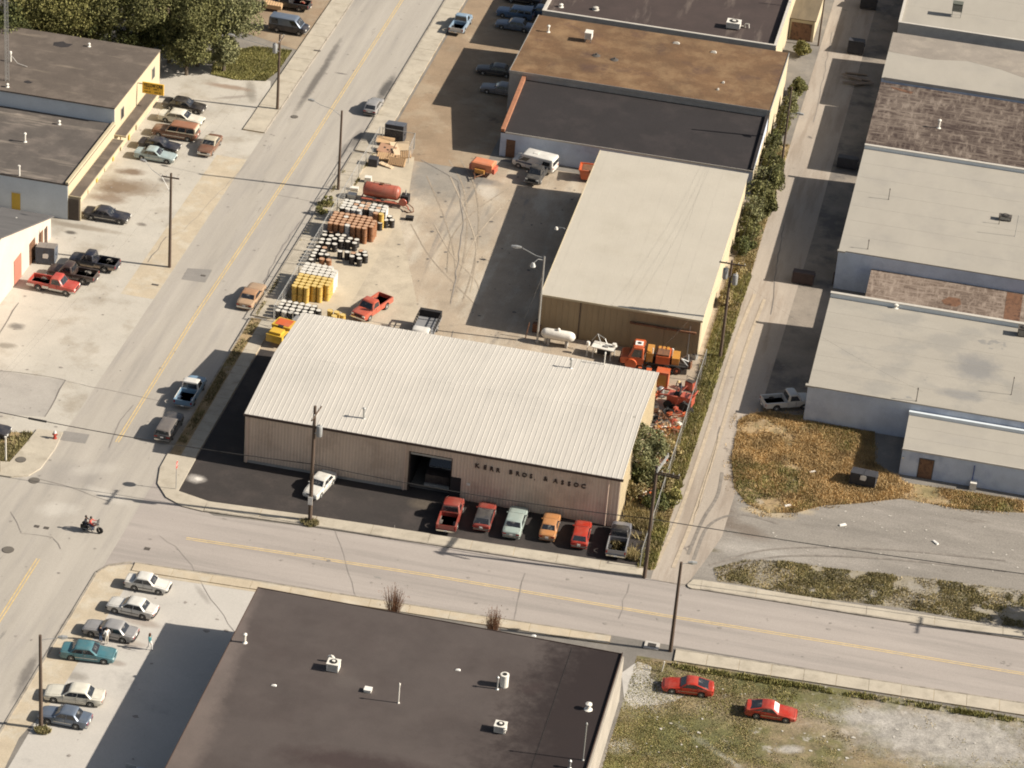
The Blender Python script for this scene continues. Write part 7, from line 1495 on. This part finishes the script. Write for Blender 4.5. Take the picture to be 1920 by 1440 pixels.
for px,py,z,rx,rz,n,m,lab,tr in ((1212,838,4.2,1.9,1.9,2600,LF_GREY,'leafy tree at the east end of the warehouse casting a spiky shadow on its roof',.12),(1196,806,4.9,.9,1.1,700,LF_OLIVE,'slim tree top rising at the warehouse roof edge',.07),(1196,880,1.7,1.2,1.5,1300,LF_DARK,'dark bush against the warehouse end wall',.06),(1222,885,1.6,1.3,1.4,1400,LF_GREY,'grey green bush behind the dark alley pole',.06),(1190,920,.9,1.0,.9,1000,LF_MIXG,'yellowing bush near the warehouse front corner',.05),(1228,935,1.0,1.2,1.0,1200,LF_DARK,'dark bush right of the dark alley pole',.05),(1262,935,.7,.9,.9,900,LF_GRASS,'green tuft outside the junk yard fence',.04),(1262,845,.6,1.0,.8,700,LF_MIXG,'dry bush at the lower end of the scrap heap',.04),(1240,905,.8,1.0,.9,900,LF_MIXG,'dry tangled bush between pole and fence',.04)):
    p=at_crown(px,py,z); tree('shrub',lab,'bush',p,z+rz,rx,rx,rz,z,int(n*1.4),.15,m,clumps=13,trunk=tr,sp=.45)
# twiggy russet bushes behind the black roof
for px,py,lab,sc in ((738,1124,'russet twiggy bush rising behind the black roof, the left one',1.0),(926,1164,'sparse tan twiggy bush rising behind the black roof, the right one',.8)):
    p=at_crown(px,py,4.3); p.y=max(p.y,-46.2); t=thing('twiggy_bush',lab,'bush',p); mb=MB(); jr2=random.Random(px)
    for i in range(120):
        a=jr2.uniform(0,6.28); r=jr2.uniform(.2,1.0)*sc; b=Vector((math.cos(a)*r*.4,math.sin(a)*r*.4,jr2.uniform(2.0,3.4))); e=Vector((math.cos(a)*r,math.sin(a)*r*.8,jr2.uniform(4.0,5.6)))
        mb.tube(b,e,.018,.006,4,caps=False); mb.tube(b.lerp(e,.5),b.lerp(e,.5)+Vector((jr2.uniform(-.4,.4),jr2.uniform(-.4,.4),.5)),.01,.005,3,caps=False)
    tag(mb.build('twigs',LF_RUST,t),kind='stuff'); MB().tube((0,0,0),(0,0,2.4),.09,.06,7).path([(0,0,2.0),(.25,.1,3.0)],.04).path([(0,0,2.0),(-.25,-.1,3.0)],.04).build('trunk',BARK,t)
    P=rng.normal(size=(260,3))*np.array([.55*sc,.5*sc,.5*sc])+np.array([0,0,4.6]); tag(cards('dry_leaves',P,rng.uniform(.04,.08,260),LF_RUST,t),kind='stuff')

# grasses
def inpoly(P,poly):
    x,y=P[:,0],P[:,1]; r=np.zeros(len(P),bool); n=len(poly)
    for i in range(n):
        x0,y0=poly[i]; x1,y1=poly[(i+1)%n]
        c=((y0>y)!=(y1>y)) & (x<(x1-x0)*(y-y0)/((y1-y0) if y1!=y0 else 1e-9)+x0); r^=c
    return r
def vnoise(P,sc,seed):
    g=np.random.default_rng(seed).random((64,64)); q=P*sc; i=np.floor(q).astype(int); f=q-i; f=f*f*(3-2*f)
    a=g[i[:,0]%64,i[:,1]%64]; b=g[(i[:,0]+1)%64,i[:,1]%64]; c=g[i[:,0]%64,(i[:,1]+1)%64]; d=g[(i[:,0]+1)%64,(i[:,1]+1)%64]
    return (a*(1-f[:,0])+b*f[:,0])*(1-f[:,1])+(c*(1-f[:,0])+d*f[:,0])*f[:,1]
def grass(name,label,poly,n,h,w,m,z=.015,thr=0.0,sc=.35,seed=1,lean=.5,invert=False):
    poly=[tuple(p) for p in poly]; xs=[p[0] for p in poly]; ys=[p[1] for p in poly]
    P=np.stack([rng.uniform(min(xs),max(xs),n*3),rng.uniform(min(ys),max(ys),n*3)],1); P=P[inpoly(P,poly)]
    nv=vnoise(P,sc,seed)*.65+vnoise(P,sc*3.1,seed+9)*.35
    if invert: nv=1-nv
    th_=thr(P) if callable(thr) else thr; P=P[nv+rng.normal(size=len(P))*.06>th_][:n]; k=len(P)
    a=rng.uniform(0,6.28,k); hh=h*rng.uniform(.45,1.35,k)*(0.7+.6*vnoise(P,.8,seed+3)); ww=w*rng.uniform(.6,1.4,k)
    dx,dy=np.cos(a),np.sin(a); la=rng.uniform(0,6.28,k); ll=hh*rng.uniform(0,lean*1.6,k)
    Z=np.full(k,z-.01)
    v0=np.stack([P[:,0]-dx*ww,P[:,1]-dy*ww,Z],1); v1=np.stack([P[:,0]+dx*ww,P[:,1]+dy*ww,Z],1); v2=np.stack([P[:,0]+np.cos(la)*ll,P[:,1]+np.sin(la)*ll,Z+hh],1)
    o=raw(name,np.stack([v0,v1,v2],1).reshape(-1,3),3,m); return tag(o,label,'grass',kind='stuff')
grass('dry_grass','tall straw coloured grass on the curved plot beside the alley',DRY,72000,.22,.04,LF_STRAW,.016,.33,.25,2)
grass('green_grass','green grass showing through the straw plot beside the alley',DRY,30000,.20,.04,LF_GRASS,.016,.57,.22,5)
cD=(sum(q[0] for q in DRY)/len(DRY),sum(q[1] for q in DRY)/len(DRY))
grass('stray_grass','sparse straw tufts straying past the edge of the dry plot',[(cD[0]+(x-cD[0])*1.08,cD[1]+(y-cD[1])*1.10) for x,y in DRY],9000,.16,.04,LF_STRAW,.012,.55,.9,21)
grass('weeds','low weeds along the kerb of the gravel lot',[(x,y) for x,y in WEED],24000,.14,.045,LF_WEED,.014,.50,.5,3)
grass('dry_weeds','dry tan weeds mixed along the kerb of the gravel lot',WEED,9000,.13,.045,LF_MIXG,.014,.50,.4,4)
grass('verge_grass','green grass strip between fence and alley',[(17.0,-27.4),(18.5,-27.1),(18.8,0),(19.1,30),(17.0,30),(17.0,9)],30000,.28,.045,LF_GRASS,.012,.36,.4,6)
grass('verge_weeds','dry weeds in the strip between fence and alley',ALS,20000,.30,.045,LF_MIXG,.012,.40,.5,7)
grass('lawn_grass','short green lawn beside the utility pole with lamp arm',NGR,20000,.22,.05,LF_GRASS,.013,.1,.4,8)
LOT=[(19.3,-40.6),(60,-38.3),(60,-66),(19.0,-66)]
TURF_N=[(19.3,-40.6),(34,-39.6),(33,-44),(30,-50),(28,-66),(19,-66)]
fade=lambda k: (lambda P: k+np.clip((P[:,0]-(31.5+(P[:,1]+40)*.28))*.045,0,.5))
grass('turf','patchy green turf around the red sports coupes',LOT,80000,.07,.045,LF_MIXG,.006,fade(.40),.3,9,.9)
grass('turf_green','greener turf clumps around the red sports coupes',LOT,62000,.08,.045,LF_GRASS,.006,fade(.44),.25,10,.9)
grass('sparse_turf','sparse dry tufts on the stony right part of the lower lot',[(33,-39.6),(60,-38.2),(60,-66),(28,-66),(30,-50)],9000,.09,.045,LF_MIXG,.006,.62,.5,11,.9)
grass('kerb_grass','dark grass tufts along the edge of the lower sidewalk',[(22.2,-40.4),(60,-38.9),(60,-39.6),(22.2,-41.2)],7000,.28,.05,LF_GRASS,.006,.45,.8,12)
grass('kerb_weeds','weeds in the planting strip along the shaded kerb',[(-27.0,-22),(-26.2,-22),(-26.1,4),(-27.0,4)],2600,.2,.04,LF_WEED,.09,.45,.8,13)
grass('fence_weeds','weeds along the foot of the drum yard fence',[(-25.1,4.5),(-24.6,4.5),(-24.6,46),(-25.1,46)],1500,.22,.045,LF_WEED,.03,.56,.5,14)
grass('joint_weeds','weeds growing in the paving joint beside the drum yard kerb',[(-26.9,4.5),(-26.6,4.5),(-26.4,43),(-26.75,43)],1400,.2,.045,LF_WEED,.10,.60,.35,18)
grass('corner_weeds','weeds at the pale west street corner',EOFLOT,2500,.25,.05,LF_WEED,.012,.3,.6,15)
grass('junk_weeds','tall weeds among the junk east of the warehouse',[(14.3,-26),(16.8,-26.5),(16.8,-2),(14.3,-12)],9000,.55,.05,LF_MIXG,.014,.42,.5,16)
for px,py,lab,r in ((581,982,'weeds',.9),(80,1372,'weeds',.7),(612,385,'weeds',1.0)):
    q=G(px,py); poly=[(q.x+r*math.cos(k*.7),q.y+r*.7*math.sin(k*.7)) for k in range(9)]
    grass('pole_weeds','weeds round the foot of a street pole' if px!=612 else 'weed clump at the fence by the street drain',poly,420,.3,.05,LF_WEED,.09,-1,.5,17)
for i,(px,py) in enumerate(((615,385),(604,402))):
    p=G(px,py); tree('fence_shrub',('small green shrub against the drum yard fence, ')+('upper one','lower one')[i],'bush',p,.8,.6,.5,.5,.5,420,.14,LF_GRASS,clumps=8,trunk=.03,limbs=3,sp=.5)

# just outside the right edge: pole and tree whose shadows fall into the picture
p=G(1712,1172); P12,p12=upole('brown pole with crossarm on the kerb beyond the right edge',(960,720),11.2,.15,arms=((10.9,90,2.4,0,M_WOOD),))
P12.location=(p.x+17.6,p.y+1.7,0)
p=G(1908,1160); tree('broadleaf_tree','leafy tree beyond the right edge shading the weeds','tree',Vector((p.x+9.8,p.y+.9,0)),7,2.2,2.2,1.9,5.6,3000,.24,LF_OLIVE,clumps=30,trunk=.18,group='trees beyond the frame')
# cracks, joints and other thin dark lines in the pavement
cr=random.Random(8)
TZ=[0.0]; CZ=[0.0]
def ribbon(mb,Q,W_,z):
    v=[]
    for i,q in enumerate(Q):
        d=(Q[min(i+1,len(Q)-1)]-Q[max(i-1,0)]).normalized(); s=Vector((-d.y,d.x,0))*W_[i]/2
        v+=[(q.x-s.x,q.y-s.y,z),(q.x+s.x,q.y+s.y,z)]
    mb.add(v,[(2*i,2*i+2,2*i+3,2*i+1) for i in range(len(Q)-1)],0)
def thin_line(pts,w,m,z=.0215):
    CZ[0]+=.0008; z+=CZ[0]
    mb=MB(); P=[Vector((*G(*q)[:2],0)) for q in pts]; Q=[P[0]]
    for a,b in zip(P,P[1:]):
        n=max(2,int((b-a).length/1.2)); d=(b-a).normalized(); s=Vector((-d.y,d.x,0))
        for i in range(1,n+1): Q.append(a.lerp(b,i/n)+s*(cr.uniform(-.12,.12) if i<n else 0))
    ribbon(mb,Q,[w*cr.uniform(.5,1.2) for _ in Q],z)
    return tag(mb.build('pavement_line',m),kind='structure')
M_CR=mat('crack_tar',(.15,.135,.12),var=.2); M_CR2=mat('faint_line',(.245,.22,.195),var=.2)
for pts,w,m in (([(312,444),(277,492)],.10,M_CR),([(470,300),(345,432),(312,446)],.05,M_CR2),([(0,695),(60,702),(123,713)],.07,M_CR),([(123,713),(104,748),(84,782)],.10,M_CR),([(35,568),(16,598),(-10,640)],.12,M_CR),([(300,1005),(330,1025),(360,1060),(396,1125),(452,1200)],.07,M_CR2),([(627,992),(645,1040),(660,1090),(672,1130)],.06,M_CR2),([(985,1075),(975,1110),(964,1162)],.10,M_CR2),([(1180,1095),(1160,1160)],.09,M_CR2),
  ([(125,715),(220,735),(300,752)],.05,M_CR2),([(250,760),(225,790),(205,840)],.10,M_CR2),([(520,366),(570,375),(620,384)],.05,M_CR2),([(60,895),(120,910),(205,940)],.06,M_CR2),([(20,960),(40,1000),(100,1008)],.05,M_CR2),([(100,1010),(114,1030)],.07,M_CR2),([(1560,60),(1545,140),(1525,230)],.07,M_CR2),([(1470,420),(1455,500),(1445,590)],.08,M_CR),([(1350,800),(1330,880),(1300,980)],.06,M_CR2),([(790,300),(860,340),(868,430),(858,500),(845,570)],.08,M_CR2),([(610,360),(560,420),(527,470),(494,530)],.14,M_CR2),([(660,310),(633,318),(611,350)],.05,M_CR2),([(740,985),(744,1008)],.05,M_CR2),([(850,620),(840,660)],.05,M_CR2)):
    thin_line(pts,w,m)

M_TR1=mat('tyre_track_dark',(.285,.235,.175),var=.25,vscale=2,fine=.2); M_TR2=mat('tyre_track_pale',(.38,.315,.235),var=.15,vscale=2,fine=.2); M_TR3=mat('tyre_track_gravel',(.19,.168,.143),var=.25,vscale=2,fine=.2)
def track(pts,w,m,z=.0125):
    P=[Vector((*G(*q)[:2],0)) for q in pts]; P=[P[0]*2-P[1]]+P+[P[-1]*2-P[-2]]; Q=[]
    for i in range(1,len(P)-2):
        for k in range(8):
            t_=k/8; a,b,c,d=P[i-1:i+3]; Q.append(.5*((2*b)+(c-a)*t_+(2*a-5*b+4*c-d)*t_*t_+(3*b-a-3*c+d)*t_**3))
    mb=MB()
    TZ[0]+=.0016; ribbon(mb,Q,[w]*len(Q),z+TZ[0])
    tag(mb.build('tyre_track',m),kind='structure')
for k in range(2):
    d=k*22
    track([(842+d,300),(868+d,350),(876+d,420),(866+d,500),(842+d,575)],.16,M_TR1); track([(800+d*2,330),(830+d*2,400),(850+d*2,470),(858+d,560)],.14,M_TR1 if k!=1 else M_TR2)
    track([(770+d*2,420),(805+d*2,480),(850+d*2,530),(900,580)],.12,M_TR2 if k else M_TR1); track([(980-d,350),(930-d*2,400),(890-d*2,450),(860-d,520)],.13,M_TR2 if k==0 else M_TR1)
track([(1300,1050),(1330,985),(1390,965),(1470,985)],.3,M_TR3); track([(1290,1040),(1318,975),(1345,930),(1355,880)],.3,M_TR3); track([(1330,1060),(1450,1030),(1650,1030),(1920,1055)],.25,M_TR3); track([(1340,1075),(1460,1044),(1660,1048),(1920,1075)],.25,M_TR3)
track([(1230,1060),(1275,960),(1330,800),(1380,640),(1420,540)],.35,M_TR2,.0135); track([(1262,1065),(1300,970),(1352,810),(1400,650),(1438,550)],.35,M_TR2,.0135)

def drips(name,label,poly,n,m,z,r0=.04,r1=.15,seed=1):
    q=np.random.default_rng(seed); xs=[p[0] for p in poly]; ys=[p[1] for p in poly]
    P=np.stack([q.uniform(min(xs),max(xs),n*3),q.uniform(min(ys),max(ys),n*3)],1); P=P[inpoly(P,poly)][:n]; mb=MB()
    for i,(x,y) in enumerate(P):
        r=r0+(r1-r0)*q.random()**2.5; k=9; a0=q.random()*6; st=q.uniform(.6,1.6)
        mb.sheet([(x+math.cos(a0+6.283*j/k)*r*q.uniform(.6,1.2)*st,y+math.sin(a0+6.283*j/k)*r*q.uniform(.6,1.2)) for j in range(k)],z+i*.00012)
    tag(mb.build(name,m),label,None,kind='stuff'); 
M_DR1=mat('oil_drip',(.24,.215,.19),var=.3,vscale=3); M_DR2=mat('oil_drip_dark',(.13,.115,.10),var=.3,vscale=3)
drips('oil_spots','small oil spots scattered over the main street',[(-37,-60),(-27.5,-60),(-27.5,90),(-37,90)],150,M_DR1,.024,seed=2)
drips('oil_spots','small oil spots scattered over the cross street',[(-26,-38),(52,-36),(52,-29.5),(-26,-31)],90,M_DR1,.030,seed=3)
drips('oil_spots','oil spots scattered over the western lots',[(-52,-22),(-38,-22),(-41,55),(-50,55)],170,M_DR1,.024,seed=4)
drips('oil_spots','oil spots on the pale corner lot',[(-24,-90),(-12,-90),(-12,-42),(-24,-42)],70,M_DR1,.024,.04,.22,seed=5)
drips('oil_spots','dark spots on the yard surface',[(-18,2),(0,2),(0,46),(-18,46)],110,M_DR2,.034,.04,.2,seed=6)
drips('pale_stones','small pale stones lying on the gravel lot',[(22,-27),(52,-25),(52,-8),(24,-9)],160,M_COPING,.026,.03,.13,seed=7)
drips('pale_stones','small pale stones lying in the lower right lot',[(20,-66),(55,-66),(55,-40),(20,-41)],220,M_COPING,.03,.03,.16,seed=8)
